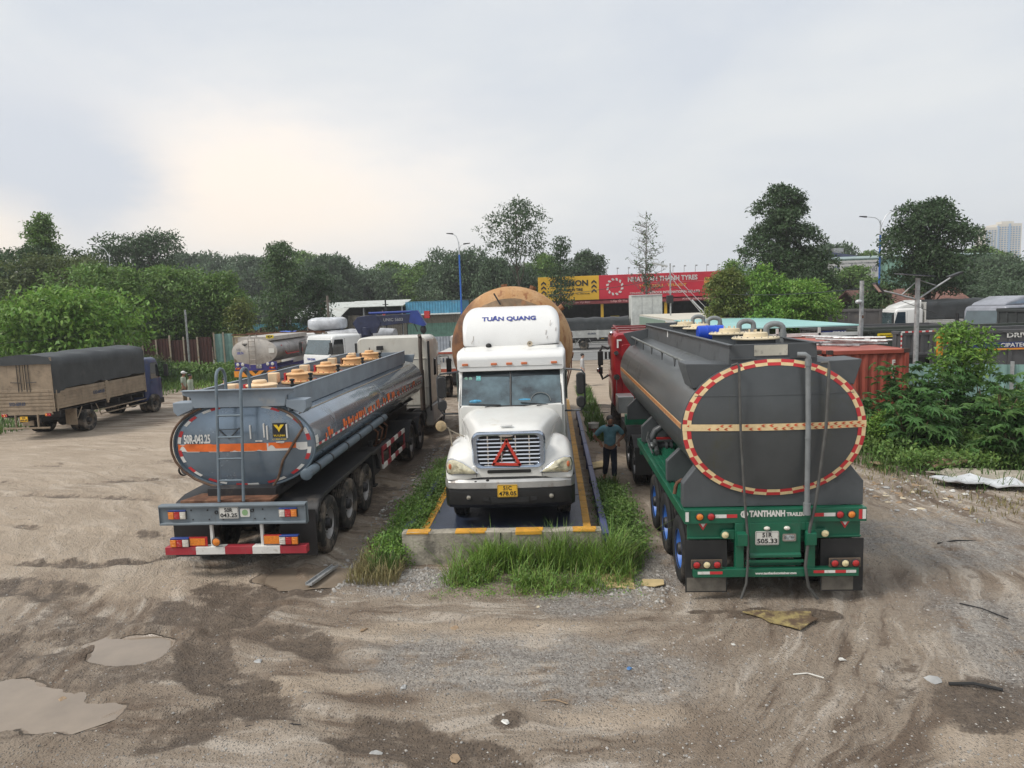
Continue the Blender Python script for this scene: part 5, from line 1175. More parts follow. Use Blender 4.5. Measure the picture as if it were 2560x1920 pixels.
m.build('roof_rack', mat('rack_red', (.2, .02, .02), rough=.4), cb)
m = M(); m.ell((-1.22, 12.9, 3.34), .07, .12, .07); m.build('roof_horn', chrome, cb)
m = M(); m.cyl((-1.13, 12.2, 2.75), (-1.13, 12.3, 2.75), .07, n=14); m.cyl((-1.13, 12.15, 2.0), (-1.13, 12.3, 2.0), .09, n=14); m.box(-1.15, -1.05, 12.2, 12.3, 1.2, 1.4); m.tube([(-1.13, 12.2, 2.0), (-1.15, 12.2, 1.0)], .012, 5); m.split('air_fitting', chrome, cb)
m = M(); m.box(-1.12, -1.04, 12.22, 12.29, 1.28, 1.42); m.build('side_marker', mat('marker_yellow', (.75, .5, .03), rough=.4), cb)
m = M(); pts = [(-1.22, 14.3, 2.75), (-1.42, 14.3, 2.85), (-1.52, 14.3, 2.6), (-1.52, 14.3, 2.0), (-1.42, 14.3, 1.72), (-1.22, 14.3, 1.85)]; m.tube(pts, .045, 10); mr = m.build('mirror_arm', mattblack, RT)
m = M(); m.box(-1.58, -1.40, 14.2, 14.3, 2.20, 2.68); m.box(-1.56, -1.42, 14.2, 14.3, 1.90, 2.14); m.box(-1.34, -1.26, 14.25, 14.32, 2.4, 2.65); m.build('mirror_head', mattblack, mr, bev=.02)
m = M(); m.ell((-1.58, 14.22, 2.03), .05, .05, .08); m.build('mirror_cap', chrome, mr)
m = M(); m.box(-1.22, -.75, 10.9, 11.7, 1.05, 1.55); m.build('battery_box', mat('box_silver', (.42, .43, .43), rough=.35, metal=.5, dirt=(.25, .24, .22), damt=.3), RT, bev=.02)
# blue drum lying in the top of the tank
o = root('drum', 'bright blue plastic drum lying on top of the dark grey tank', 'drum', (3.12, 14.3, 3.52)); o.scale = (.78, .78, .78)
m = M(); m.lathe([(.02, -.33), (.17, -.33), (.19, -.31), (.19, -.12), (.198, -.11), (.198, -.08), (.19, -.07), (.19, .1), (.198, .11), (.198, .14), (.19, .15), (.19, .31), (.17, .33), (.02, .33)], (0, 0, .21), 'x', 28); m.build('drum_body', mat('drum_blue', (.01, .07, .55), rough=.35), o)
# ------------------------------------------------------------------ background vehicles
tarp = mat('tarp_dark', (.035, .040, .043), rough=.55, var=.2, sc_=2, dirt=(.09, .09, .09), damt=.3, dsc=1.5, bump=.3, bsc=6)
bedm = mat('bed_dusty', (.30, .235, .165), rough=.7, metal=.1, var=.15, sc_=3, dirt=(.10, .075, .05), damt=.45, dsc=2.2, streak=.3)
bedw = mat('bed_pale', (.50, .50, .48), rough=.6, var=.1, dirt=(.25, .22, .18), damt=.4, dsc=2)
navy = mat('cab_navy', (.018, .035, .12), rough=.35, coat=.4, dirt=(.12, .1, .08), damt=.35, dsc=2)
txtblue = mat('text_blue_grey', (.06, .075, .12), rough=.6)
wsm = wheel_proto('wheel', mat('rim_dusty', (.16, .13, .10), rough=.7, var=.2), rubber, R=.42)
def cabover(rt, y0, y1, hw, ztop, m_, zb=.55, fairing=None, nose=.12, interior=True):
    """flat-fronted cab, local y forward, built from y0 (rear) to y1 (front)"""
    m = M(); zw = zb+(ztop-zb)*.50; L_ = y1-y0
    def sec(y, h, z0, z1, r): return [(x, y, z) for x, z in rrect(-h, h, z0, z1, r, 4)]
    m.loft([sec(y0, hw*.96, zb+.1, ztop-.06, .1), sec(y0+.06, hw, zb, ztop, .14), sec(y1-.55, hw, zb, ztop, .16), sec(y1-.36, hw*.98, zb, ztop-.05, .16), sec(y1-.27, hw*.97, zb, ztop-.22, .12)], True, True)
    m.loft([sec(y1-.30, hw*.975, zb, zw+.06, .06), sec(y1-nose*.5, hw*.97, zb, zw+.02, .08), sec(y1, hw*.95, zb+.03, zw-.08, .1)])
    cb = m.build('cab', m_, rt, sm=40)
    m = M(); g = [(-hw*.9, y1-.035, zw+.02), (hw*.9, y1-.035, zw+.02), (hw*.86, y1-.30, ztop-.16), (-hw*.86, y1-.30, ztop-.16)]
    m.add(g+[(x, y-.06, z) for x, y, z in g], [(3, 2, 1, 0), (4, 5, 6, 7), (0, 1, 5, 4), (1, 2, 6, 5), (2, 3, 7, 6), (3, 0, 4, 7)]); m.build('windscreen', glass, cb, sm=20)
    for s in (-1, 1):
        m = M(); m.prism([(y1-.20, zw+.02), (y1-.42, ztop-.24), (y1-.95, ztop-.24), (y1-1.0, zw)], 'x', s*hw*.965, s*(hw+.012)); m.build('side_window', glass_d, cb)
        m = M(); m.box(s*(hw-.01), s*(hw+.006), y1-1.08, y1-1.07, zb+.15, ztop-.2); m.box(s*(hw-.01), s*(hw+.006), y1-.12, y1-.11, zb+.3, zw); m.box(s*(hw), s*(hw+.02), y1-1.0, y1-.88, zw-.16, zw-.12); m.build('door_gap', mattblack, cb)
        m = M(); m.tube([(s*(hw-.02), y1-.22, ztop-.25), (s*(hw+.22), y1-.02, ztop-.30), (s*(hw+.22), y1-.02, zw)], .018, 6); m.box(s*(hw+.12), s*(hw+.30), y1-.06, y1+.02, zw+.05, ztop-.38); m.build('door_mirror', mattblack, cb, bev=.015)
        m = M(); m.prism(rrect(s*hw*.70-.13, s*hw*.70+.13, zb+.06, zb+.22, .04), 'y', y1-.03, y1+.008); m.build('headlight', lens_w, cb)
    m = M(); m.prism(rrect(-hw*.5, hw*.5, zb+.30, zb+.52, .03), 'y', y1-.02, y1+.006); m.box(-hw*.98, hw*.98, y1-.25, y1+.04, zb-.22, zb+.03); m.build('bumper', mattblack, cb, bev=.02)
    if fairing:
        m = M(); m.loft([sec(y0+.05, hw*.85, ztop-.02, ztop+fairing, .12), sec(y0+.35, hw*.85, ztop-.02, ztop+fairing, .15), sec(y1-.7, hw*.8, ztop-.02, ztop+fairing*.35, .08), sec(y1-.5, hw*.78, ztop-.02, ztop+.04, .02)]); m.build('wind_deflector', m_, cb, sm=45)
    return cb
def halves(m):
    """splits what was collected into its left and right half"""
    out = [M(), M()]
    for p in m.pieces():
        g = out[0] if sum(v[0] for v in p.v) < 0 else out[1]; g.add(p.v, p.f)
    return out
def tarp_truck(name, label, cat, loc, rz, cabm, bed, L_=5.9, hw=1.1, zf=1.03, zs=1.80, zt=3.08, cab=(6.0, 7.45, 1.0, 2.52), doors=True, txt=None, tm=None, wheels=(1.84, 6.55), rip=0.0, fairing=None, group=None, wr=.42):
    rt = root(name, label, cat, loc, rz, group)
    m = M(); m.box(-hw, hw, 0, L_, zf, zf+.12); m.box(-.42, -.34, .1, cab[1]-.2, .62, .8); m.box(.34, .42, .1, cab[1]-.2, .62, .8)
    for k in range(7): m.box(-hw+.05, hw-.05, .25+k*.9, .33+k*.9, .80, zf)
    for y in wheels: axle(m, y, wr, -hw+.25, hw-.25, .05)
    m.build('chassis', black, rt)
    m = M()
    for s in (-1, 1):
        for k in range(2):
            ya, yb = (.06, L_*.52-.05) if k == 0 else (L_*.52+.05, L_-.05)
            m.box(s*(hw-.03), s*hw, ya, yb, zf+.02, zs)
            for z in np.arange(zf+.08, zs-.02, .115): m.box(s*hw, s*(hw+.018), ya+.04, yb-.04, z, z+.07)
            for y in (ya, yb-.06): m.box(s*hw, s*(hw+.028), y, y+.06, zf, zs+.02)
        m.box(s*(hw-.02), s*(hw+.03), L_*.52-.05, L_*.52+.05, zf-.1, zs+.05)
    [q.build('side_board', bed, rt) for q in (lambda A: [A[0], A[1]])(halves(m))]
    m = M(); m.box(-hw, hw, -.02, .02, zf, zs if doors else zs)
    for z in np.arange(zf+.08, zs-.02, .13): m.box(-hw+.05, hw-.05, -.035, -.02, z, z+.08)
    m.build('tailboard', bed, rt, bev=.005); m = M(); m.box(-hw, hw, L_-.03, L_, zf, zt-.1); m.build('headboard', bed, rt)
    if doors:
        for s in (-1, 1):
            m = M(); m.box(s*.015, s*(hw-.04), -.01, .02, zs+.03, zt-.24); m.box(s*.0+.005*s, s*(hw-.02), -.022, -.01, zs+.02, zs+.06); d = m.build('rear_door', bed, rt, bev=.004)
            m = M(); m.tube([(s*.10, -.035, zs-.02), (s*.10, -.035, zt-.2)], .013, 6); m.tube([(s*.22, -.035, zs-.02), (s*.22, -.035, zt-.2)], .013, 6); m.tube([(s*.1, -.045, zs+.32), (s*.5, -.045, zs+.34)], .013, 5); m.build('lock_bar', black, d)
        m = M(); [m.box(s*(hw-.05), s*hw, -.03, .03, zf, zt-.05) for s in (-1, 1)]; m.build('corner_post', bed, rt)
    # tarpaulin: sagging skin with folds
    n = 26; sec = []
    for i in range(n+1):
        y = -.04+(L_+.02)*i/n; sag = .035*math.cos(i*2*PI/6.5)+.03*noise.noise(Vector((y*1.1, 3, rz))); drop = zs+.02-.12*(i < 3)+.07*noise.noise(Vector((y*1.7, 8, rz)))+.08*i/n
        wv = lambda z, s: .030*noise.noise(Vector((y*2.6, z*1.2, s*5+rz)))+.02*noise.noise(Vector((y*7, z*3, s)))
        P = []
        for z in np.linspace(drop, zt-.22, 6): P.append((-(hw+.015+wv(z, -1)), y, z))
        P += [(-hw*.93, y, zt-.06+sag*.5), (-hw*.55, y, zt+.0+sag), (0, y, zt+.05+sag), (hw*.55, y, zt+.0+sag), (hw*.93, y, zt-.06+sag*.5)]
        for z in np.linspace(zt-.22, drop, 6): P.append(((hw+.015+wv(z, 1)), y, z))
        sec.append(P)
    m = M(); m.loft([s_[::-1] for s_ in sec], False, False, closed=False)
    fr_ = sec[-1]; m.add(fr_, [tuple(range(len(fr_)))]) 
    b_ = [p for p in sec[0] if p[2] > zt-.30]; cx0 = [(p[0], p[1]-.02, zt-.30-.05*noise.noise(Vector((p[0]*4, 1, 1)))) for p in b_][::-1]; m.add(b_+cx0, [tuple(range(len(b_)+len(cx0)))])
    tp = m.build('tarpaulin', tm or tarp, rt, sm=60)
    for s in (-1, 1):
        for k, y in enumerate(wheels): put_wheel(wsm, rt, s*(hw-.10), y, wr, s)
        m = M(); m.box(s*(hw-.45), s*hw, wheels[0]-.75, wheels[0]-.72, .35, .98); m.build('mudflap', bed, rt)
        m = M(); [m.box(s*(hw-.02), s*(hw+.01), wheels[0]+.7, cab[0]-.2, z, z+.04) for z in (.52, .70)]
        m.tube([(s*hw, wheels[0]-.7, .6), (s*hw, wheels[0]-.4, 1.0)], .018, 5); m.tube([(s*hw, wheels[0]+.45, 1.0), (s*hw, wheels[0]+.75, .5)], .018, 5)
        m.build('side_guard', bed, rt)
    m = M(); m.box(-hw*.8, hw*.8, -.12, -.08, .42, .48); m.box(-.45, -.41, -.1, -.04, .45, .95); m.box(.41, .45, -.1, -.04, .45, .95); m.box(-hw*.9, hw*.9, -.06, 0, zf-.10, zf); m.build('rear_bar', bed, rt)
    for s in (-1, 1): box_lamp(rt, s*(hw-.26), -.07, zf-.10, 'ror' if s < 0 else 'orr', hgt=.10, wds=.07)
    if txt:
        text(txt, .13, txtblue, rt, (-hw*.30, -.042, zf+.30), w_=.62, bold=.006); text(txt, .13, txtblue, rt, (hw+.032, L_*.52-.55, zf+.42), (PI/2, 0, PI/2), w_=.72, bold=.006)
        plate(rt, -.1, -.09, .78, '51D', txt[4:], plate_y, wd=.3, ht=.2)
    cabover(rt, cab[0], cab[1], cab[2], cab[3], cabm, fairing=fairing)
    return rt
tarp_truck('tarp_truck', 'dusty dropside truck with charcoal tarpaulin and navy cab parked by the trees', 'truck', (-19.45, 24.9, 0), 0, navy, bedm, txt='51D-609.69')

tarp_truck('tarp_truck', 'pale dropside truck with dark tarpaulin driving on the road before the tyre shop', 'truck', (.95, 65.2, 0), -PI/2, bedw, bedw, zt=2.85, zs=1.75, txt='60C-078.58', doors=False)
tarp_truck('tarp_truck', 'white-cabbed truck with long black tarpaulin load under the big right-hand tree', 'truck', (33.6, 52.5, .15), PI/2, wt2, bedw, L_=7.6, hw=1.2, zs=2.1, zt=3.45, cab=(7.75, 9.9, 1.12, 2.95), doors=False, wheels=(1.8, 8.8), fairing=.55)

# white tanker 1824
tw_ = mat('tank_cream_steel', (.50, .465, .42), rough=.4, metal=.2, var=.08, dirt=(.2, .15, .11), damt=.4, dsc=1.4, streak=.3)
tsteel = mat('tank_stainless', (.36, .33, .31), rough=.3, metal=.7, var=.25, sc_=1.2, dirt=(.07, .06, .07), damt=.5, dsc=1.2)
purple = mat('chassis_purple', (.05, .045, .22), rough=.5, dirt=(.15, .12, .1), damt=.3)
o = root('tanker_truck', 'small cream-ended steel tanker with purple frame and orange and black rear board', 'tanker truck', (-16.78, 39.0, 0))
m = M(); e_ = [oval(0, 2.2, 1.30*u, .72*u, -.14*(1-u*u), n=40) for u in (.03, .4, .7, .9, 1)]; m.loft(e_+[oval(0, 2.2, 1.3, .72, .05, n=40)], True, False); m.build('tank_end', tw_, o, sm=40)
m = M(); m.loft([oval(0, 2.2, 1.29, .715, .05, n=40), oval(0, 2.2, 1.29, .715, 6.3, n=40), oval(0, 2.2, 1.1, .6, 6.5, n=40)], True, True); tkb = m.build('tank', tsteel, o, sm=40)
m = M(); m.box(-.95, .95, .1, 6.0, 2.8, 3.02); m.build('coaming', tw_, o)
m = M(); pts = [(1.20, .9, 2.5), (1.30, 1.5, 1.95), (1.30, 4.0, 1.95), (1.22, 4.3, 2.45)]; m.tube(pts, .03, 5); m.build('red_outline', red_t, tkb)
m = M(); [m.tube([(x, -.22, 1.3), (x, -.22, 2.95), (x, .0, 3.15), (x, .15, 3.0)], .022, 6) for x in (-.22, .15)]
for k in range(6): m.cyl((-.22, -.22, 1.5+k*.26), (.15, -.22, 1.5+k*.26), .02, n=6)
m.build('ladder', mat('ladder_dull', (.30, .27, .24), rough=.5, metal=.4), o)
text('51D', .14, txtblue, o, (-.84, -.16, 2.33), w_=.22, bold=.004); text('398.74', .14, mat('text_blue', (.04, .07, .35)), o, (-.76, -.16, 2.14), w_=.38, bold=.004)
m = M(); m.prism([(-.62, 2.64), (-.46, 2.52), (-.30, 2.64)], 'y', -.16, -.15); m.box(-.62, -.30, -.16, -.15, 2.655, 2.685); m.build('hazard_mark', ink, o)
m = M(); m.box(.86, 1.18, -.10, -.09, 2.12, 2.38); m.build('blank_sticker', plate_w, o)
m = M(); m.prism(rrect(.84-.1, 1.26-.1, 2.93, 3.11, .03), 'y', -.05, .02); nb = m.build('roof_number_board', mat('board_yellow', (.8, .62, .03), rough=.5), o)
text('1824', .12, ink, nb, (.95, -.055, 3.02), w_=.32, bold=.006)
m = M(); m.box(-1.18, 1.22, .0, .1, 1.2, 1.62); m.box(-1.2, 1.2, -.02, .1, 1.15, 1.22); m.box(-.5, -.4, .2, 7, .9, 1.2); m.box(.4, .5, .2, 7, .9, 1.2); m.build('rear_frame', purple, o)
for x in (-1.0, -.72, .72, 1.0):
    round_lamp(o, x, -.02, 1.5, .08, lens_w, rim=chrome)
for s in (-1, 1): box_lamp(o, s*.98, -.02, 1.28, 'ror', hgt=.09, wds=.11)
plate(o, .22, -.04, 1.38, '51D', '398.74', wd=.3, ht=.22)
m = M(); m.box(-1.24, 1.22, -.05, .0, .80, 1.14); bb = m.build('rear_board', mat('board_orange', (.80, .30, .03), rough=.5, var=.1), o)
m = M(); m.prism([(-.75, 1.14), (-.5, 1.14), (-.1, .80), (-.45, .80)], 'y', -.06, -.051); m.prism([(.75, 1.14), (.5, 1.14), (.1, .80), (.45, .80)], 'y', -.06, -.051); m.prism([(-.2, 1.14), (.2, 1.14), (0, .95)], 'y', -.06, -.051); m.build('board_stripes', ink, bb, sm=0)
m = M(); m.box(.45, 1.25, 1.4, 4.2, 1.05, 1.12); m.box(-1.25, -.45, 1.4, 4.2, 1.05, 1.12); m.build('wing', mat('wing_alloy', (.3, .29, .27), rough=.5, metal=.4), o)
for s in (-1, 1):
    for y in (1.9, 3.2, 7.4): put_wheel(wp, o, s*1.05, y, .52, s)
cabover(o, 6.9, 8.8, 1.2, 2.95, wt2)

# white crane truck
o = root('crane_truck', 'white-cabbed truck with a navy folding crane mounted behind its cab', 'crane truck', (-12.85, 37.7, 0), R_(143))
cbx = cabover(o, -2.15, 0, 1.2, 3.05, mat('crane_white', (.72, .73, .72), rough=.4, var=.04, coat=.3), zb=.95)
text('TUAN QUANG', .12, mat('text_blue', (.04, .07, .35)), cbx, (.42, .012, 1.75), (PI/2, 0, PI), w_=.75, bold=.004)
navd = mat('crane_navy', (.018, .026, .07), rough=.45, var=.3, sc_=3, dirt=(.10, .09, .08), damt=.3, dsc=3)
navb = mat('crane_blue', (.02, .05, .26), rough=.4, var=.2)
m = M(); m.box(-.5, -.38, -8, -.2, .8, 1.05); m.box(.38, .5, -8, -.2, .8, 1.05); m.box(-1.2, 1.2, -8.0, -3.0, 1.05, 1.2); m.build('chassis', black, o)
m = M(); [m.box(s*1.17, s*1.2, -8.0, -3.0, 1.2, 1.75) for s in (-1, 1)]; m.split('side_board', bedw, o)
for s in (-1, 1):
    for y in (-.9, -5.2, -6.5): put_wheel(wp, o, s*1.03, y, .52, s)
inv = (Matrix.Translation((-12.85, 37.7, 0)) @ Matrix.Rotation(R_(143), 4, 'Z')).inverted()
m = M(inv)
m.box(-10.75, -10.2, 39.4, 39.9, 1.1, 3.1); m.cyl((-10.45, 39.6, 2.9), (-10.45, 39.6, 3.35), .3, n=14); m.prism([(-10.9, 3.0), (-9.9, 3.0), (-9.6, 3.6), (-9.9, 4.05), (-10.9, 3.95), (-11.2, 3.6)], 'y', 39.4, 39.85); m.box(-11.0, -10.0, 39.3, 40, 1.0, 1.3)
m.build('mast', navd, o, bev=.02)
m = M(inv); m.prism([(-10.1, 3.35), (-7.7, 3.55), (-7.7, 4.02), (-10.1, 3.98)], 'y', 39.45, 39.75); bo = m.build('boom', navd, o, bev=.02)
m = M(inv); m.cyl((-10.3, 39.6, 4.12), (-7.75, 39.6, 4.14), .07, n=10); m.prism([(-8.0, 3.55), (-7.2, 3.3), (-7.05, 3.4), (-7.5, 4.2), (-7.9, 4.2)], 'y', 39.42, 39.78); m.build('boom_ram', navb, bo)
m = M(inv); m.ell((-7.25, 39.6, 3.12), .18, .15, .24); m.tube([(-7.25, 39.6, 2.95), (-7.22, 39.6, 2.7)], .05, 6); m.build('hook_block', ink, bo)
m = M(inv); m.tube([(-7.9, 39.5, 3.9), (-7.55, 39.5, 3.0)], .025, 5); m.tube([(-8.4, 39.5, 3.6), (-8.4, 39.5, 2.9)], .03, 5); m.build('hydraulic_hose', ink, bo)
text('UNIC-URB80S'[:0] or 'UNIC 5603', .17, mat('text_grey', (.30, .31, .33)), bo, tuple(inv @ Vector((-8.9, 39.44, 3.72))), (PI/2, 0, R_(-143)), w_=1.1, bold=.004)
m = M(inv); m.box(-7.15, -6.85, 39.5, 39.8, 3.75, 4.15); m.build('end_lamp', lens_r, bo)

# load of wrapped bundles on a flatbed
wrap = mat('plastic_wrap', (.40, .41, .43), rough=.35, var=.2, sc_=3, bump=.5, bsc=5)
o = root('flatbed_truck', 'flatbed truck behind the crane, carrying grey wrapped bundles', 'flatbed truck', (-16.0, 47.5, 0), -PI/2)
m = M(); m.box(-1.2, 1.2, 0, 5.8, 1.1, 1.3); m.box(-.4, .4, 0, 6, .7, 1.1); m.build('bed', bedw, o)
for s in (-1, 1):
    for y in (1.2, 4.8): put_wheel(wp, o, s*1.0, y, .52, s)
def bundle(label, x, y, z, lx, ly, lz, seed, mm):
    ob = root('wrapped_bundle', label, 'bundle', (x, y, z), 0, 'wrapped bundles on the flatbed'); m = M(); rg = []
    for i in range(15):
        X = -lx/2+lx*i/14; k = 1-.25*abs(2*i/14-1)**6
        rg.append([(X+.08*noise.noise(Vector((a, i, seed))), ly/2*k*math.copysign(abs(math.cos(a))**.5, math.cos(a)), lz/2+lz/2*k*math.copysign(abs(math.sin(a))**.6, math.sin(a))*(1+.12*noise.noise(Vector((i*.7, a*3, seed))))) for a in np.linspace(0, 2*PI, 19)[:-1]])
    m.loft(rg); m.build('bundle_body', mm, ob, sm=60)
bundle('long grey plastic-wrapped bundle lying lowest on the flatbed', -13.3, 47.5, 1.32, 5.6, 2.2, 1.0, 1, wrap)
bundle('grey wrapped bundle lying across the long one on the flatbed', -13.0, 47.4, 2.3, 4.8, 2.0, .75, 7, wrap)
bundle('silver wrapped bundle on top of the grey bundles', -15.2, 47.5, 3.05, 2.3, 1.8, .85, 4, mat('wrap_silver', (.55, .57, .60), rough=.3, var=.15, bump=.5, bsc=6))

# beige open skip with a brown rim
o = root('open_container', 'long beige corrugated open container behind the cream-ended tanker', 'container', (-18.0, 46.0, 0))
m = M(); n = 44
cb_ = mat('skip_beige', (.36, .30, .22), rough=.7, dirt=(.2, .1, .06), damt=.5, dsc=1.5, streak=.3)
for s, yy in ((-1, 0), (1, 2.3)):
    P = []
    for i in range(n): x = -3.2+6.2*i/n; P.append((x, yy+.05*(i % 4 < 2)))
    m.add([(x, y, 1.0) for x, y in P]+[(x, y, 2.85+(.1 if x > -1 else -.05)) for x, y in P], [(i, i+1, n+i+1, n+i) for i in range(n-1)])
m.box(-3.2, 3.0, 0, 2.3, 1.0, 1.1); m.box(-3.22, -3.17, 0, 2.35, 1.0, 2.8); m.box(2.95, 3.0, 0, 2.35, 1.0, 2.95); m.build('container_body', cb_, o, sm=0)
m = M(); m.box(-3.25, 3.05, -.05, .02, 2.93, 3.0); m.box(-3.25, 3.05, 2.3, 2.38, 2.93, 3.0); m.split('rim', rustm, o)
m = M(); m.box(-3, 3, .3, 2, .5, 1.0); [m.cyl((x, .2, .5), (x, .5, .5), .5, n=20) for x in (-2, -.7, 2)]; m.build('running_gear', black, o)
o = root('blue_sheet', 'crumpled blue plastic sheet on the rim of the beige container', 'plastic sheet', (-17.6, 46.2, 3.02)); m = M()
g = [[(-.5+i*.25, -.3+j*.3, .10*noise.noise(Vector((i*.8, j*.9, 2)))+.06) for i in range(5)] for j in range(4)]; m.add([p for r in g for p in r], [(j*5+i, j*5+i+1, j*5+i+6, j*5+i+5) for j in range(3) for i in range(4)])
m.build('sheet', mat('sheet_blue', (.03, .12, .55), rough=.4), o)

# white dropside truck glimpsed between the two tractors
o = root('dropside_truck', 'white dropside truck glimpsed behind the left side of the white truck', 'truck', (-4.4, 33.0, 0))
m = M(); m.box(-1.2, 1.2, 0, 5, 1.45, 2.15); m.box(-1.22, 1.22, -.02, .03, 1.45, 1.5); m.build('body', bedw, o, bev=.02)
m = M(); m.box(-1.2, 1.2, -.03, .05, 1.30, 1.44); m.box(-1.2, 1.2, -.03, .1, 2.16, 2.24); m.split('red_rail', mat('rail_rust_red', (.40, .08, .04), rough=.6, var=.2), o)
text('51D 739.42', .2, txtblue, o, (-.1, -.035, 1.85), w_=1.9, bold=.008)
m = M(); m.box(-.4, .4, .2, 5.5, .8, 1.3); m.build('chassis', black, o)
for s in (-1, 1):
    for y in (1.0, 5.6): put_wheel(wp, o, s*1.03, y, .52, s)
cabover(o, 5.2, 7.0, 1.15, 2.8, bedw)

# ------------------------------------------------------------------ right-hand yard
dpd = mat('dump_grey', (.085, .085, .088), rough=.55, dirt=(.15, .13, .11), damt=.4, dsc=2)
olv = mat('dump_olive', (.045, .055, .045), rough=.5, dirt=(.11, .1, .08), damt=.4, dsc=1.5)
def dump(name, label, loc, rz, L_, wd, z0, z1, m_, ribs=6, panelrib=True, slope=0.0, rimm=None, group=None):
    o = root(name, label, 'dump truck', loc, rz, group); m = M()
    for s in (-1, 1):
        m.prism([(0, z0), (L_, z0), (L_+slope, z1), (0, z1)], 'x', s*wd/2, s*(wd/2-.06))
        m.box(s*(wd/2-.03), s*(wd/2+.06), 0, L_, z1-.12, z1)
    m.box(-wd/2+.06, wd/2-.06, 0, .06, z0, z1-.02); m.box(-wd/2+.06, wd/2-.06, .06, L_, z0-.1, z0); m.box(-wd/2+.06, wd/2-.06, L_-.06, L_, z0, z1-.02)
    b_ = m.build('dump_body', m_, o, bev=.01)
    m = M()
    for s in (-1, 1):
        for k in range(ribs): y = .15+(L_-.35)*k/(ribs-1); m.box(s*wd/2, s*(wd/2+.05), y, y+.13, z0, z1-.12)
    for k in range(4): x = -wd/2+.1+(wd-.32)*k/3; m.box(x, x+.12, -.05, 0, z0+.02, z1-.15)
    m.box(-wd/2+.02, wd/2-.02, -.06, 0, z0, z0+.1); m.box(-wd/2+.02, wd/2-.02, -.06, 0, z1-.16, z1-.05); m.build('body_ribs', m_, b_, bev=.008)
    m = M(); m.box(-.45, .45, .2, L_+1.9, .7, z0-.1); m.build('chassis', black, o)
    for s in (-1, 1):
        for y in (1.0, 2.3, L_+.9): put_wheel(wp, o, s*1.05, y, .52, s)
    return o
o1 = dump('dump_truck', 'olive green long dump body with a yellow sticker behind the red container', (13.0, 31.1, 0), -PI/2, 7.6, 2.3, 1.7, 2.80, olv)
m = M(); m.box(-1.215, -1.205, 0, 0, 0, 0); b_ = M(); b_.prism(rrect(.25, 1.85, 2.50, 2.66, .03), 'x', 1.212, 1.225); st = b_.build('yellow_sticker', mat('sticker_yellow', (.82, .6, .02), rough=.4, var=.05), o1)
text('High-strength&Wear-resistant', .07, ink, st, (1.23, .85, 2.58), (PI/2, 0, PI/2), w_=1.0); text('nhe', .09, ink, st, (1.23, 1.62, 2.58), (PI/2, 0, PI/2), w_=.26, bold=.003)
o2 = dump('dump_truck', 'grey dump body lettered with driving slogan and a navy stripe at far right', (15.3, 28.6, 0), -PI/2, 7.5, 2.4, 1.1, 2.80, dpd)
text('DRIVING NEW HEIGHT', .17, paint_w, o2, (1.262, 3.3, 2.58), (PI/2, 0, PI/2), w_=3.6, bold=.006)
m = M(); m.box(1.262, 1.27, .2, 7.2, 2.12, 2.34); ns = m.build('navy_stripe', mat('stripe_navy', (.015, .03, .14), rough=.4), o2); m = M(); m.box(1.262, 1.27, .2, 7.2, 2.05, 2.115); m.build('orange_stripe', mat('stripe_orange2', (.8, .3, .03), rough=.4), o2)
text('CIPATEC', .15, paint_w, ns, (1.275, 1.75, 2.22), (PI/2, 0, PI/2), w_=.95, bold=.004)
o3 = dump('dump_truck', 'grey dump truck with red and white marked tailgate beside the solar lamp post', (13.6, 27.4, 0), .12, .45, 1.35, 1.95, 2.86, dpd, ribs=2)
m = M(); m2 = M()
for k in range(10): (m if k % 2 else m2).box(-.66+k*.132, -.66+k*.132+.132, -.075, -.062, 2.80, 2.86); (m2 if k % 2 else m).box(-.68, -.63, -.075, -.062, 1.95+k*.085, 1.95+k*.085+.085)
m.split('tape_red', red_t, o3, sm=0); m2.split('tape_white', white_t, o3, sm=0)
m = M(); m.box(.75, .95, -.1, .0, 1.9, 2.75); m.build('tail_lamp_board', mat('board_amber', (.8, .28, .02), rough=.4), o3); m = M(); m.box(1.0, 1.15, -.1, 0, 2.3, 2.75); m.build('tail_lamp', lens_r, o3); 
o4 = dump('dump_truck', 'tall charcoal dump body at the right edge in front of the silver cab', (22.5, 36.3, 0), -PI/2, 6.5, 2.4, 1.2, 3.30, mat('dump_charcoal', (.04, .045, .045), rough=.6, dirt=(.1, .1, .09), damt=.3), slope=.0)
o5 = dump('dump_truck', 'low dark dump body with navy band behind the olive one', (13.5, 38.5, 0), -PI/2, 6.8, 2.4, 1.4, 2.60, dpd)
m = M(); m.box(1.262, 1.27, .2, 5.2, 2.2, 2.45); ns = m.build('navy_stripe', _mats['stripe_navy'], o5); text('CIPATEC', .16, paint_w, ns, (1.275, 1.3, 2.32), (PI/2, 0, PI/2), w_=1.1, bold=.004)
o6 = dump('dump_truck', 'grey-brown dump body partly hidden behind the light green bushes', (15.0, 45.5, 0), -PI/2, 4.9, 2.4, 1.6, 3.3, mat('dump_taupe', (.12, .11, .105), rough=.6, dirt=(.2, .17, .14), damt=.3))
m = M(); m.cyl((0, 0, 0), (0, 0, .01), .01)
silv = mat('cab_silver', (.33, .34, .38), rough=.35, metal=.35, coat=.3)
o = root('tractor_truck', 'silver-grey truck cab with tall roof deflector at the right edge', 'truck', (24.0, 41.4, .0), R_(115)); cabover(o, -2.3, 0, 1.22, 3.35, silv, zb=1.0, fairing=.5)
m = M(); m.box(-.45, .45, -6, -.3, .7, 1.0); m.build('chassis', black, o)
for s in (-1, 1):
    for y in (-.9, -4.8): put_wheel(wp, o, s*1.05, y, .52, s)
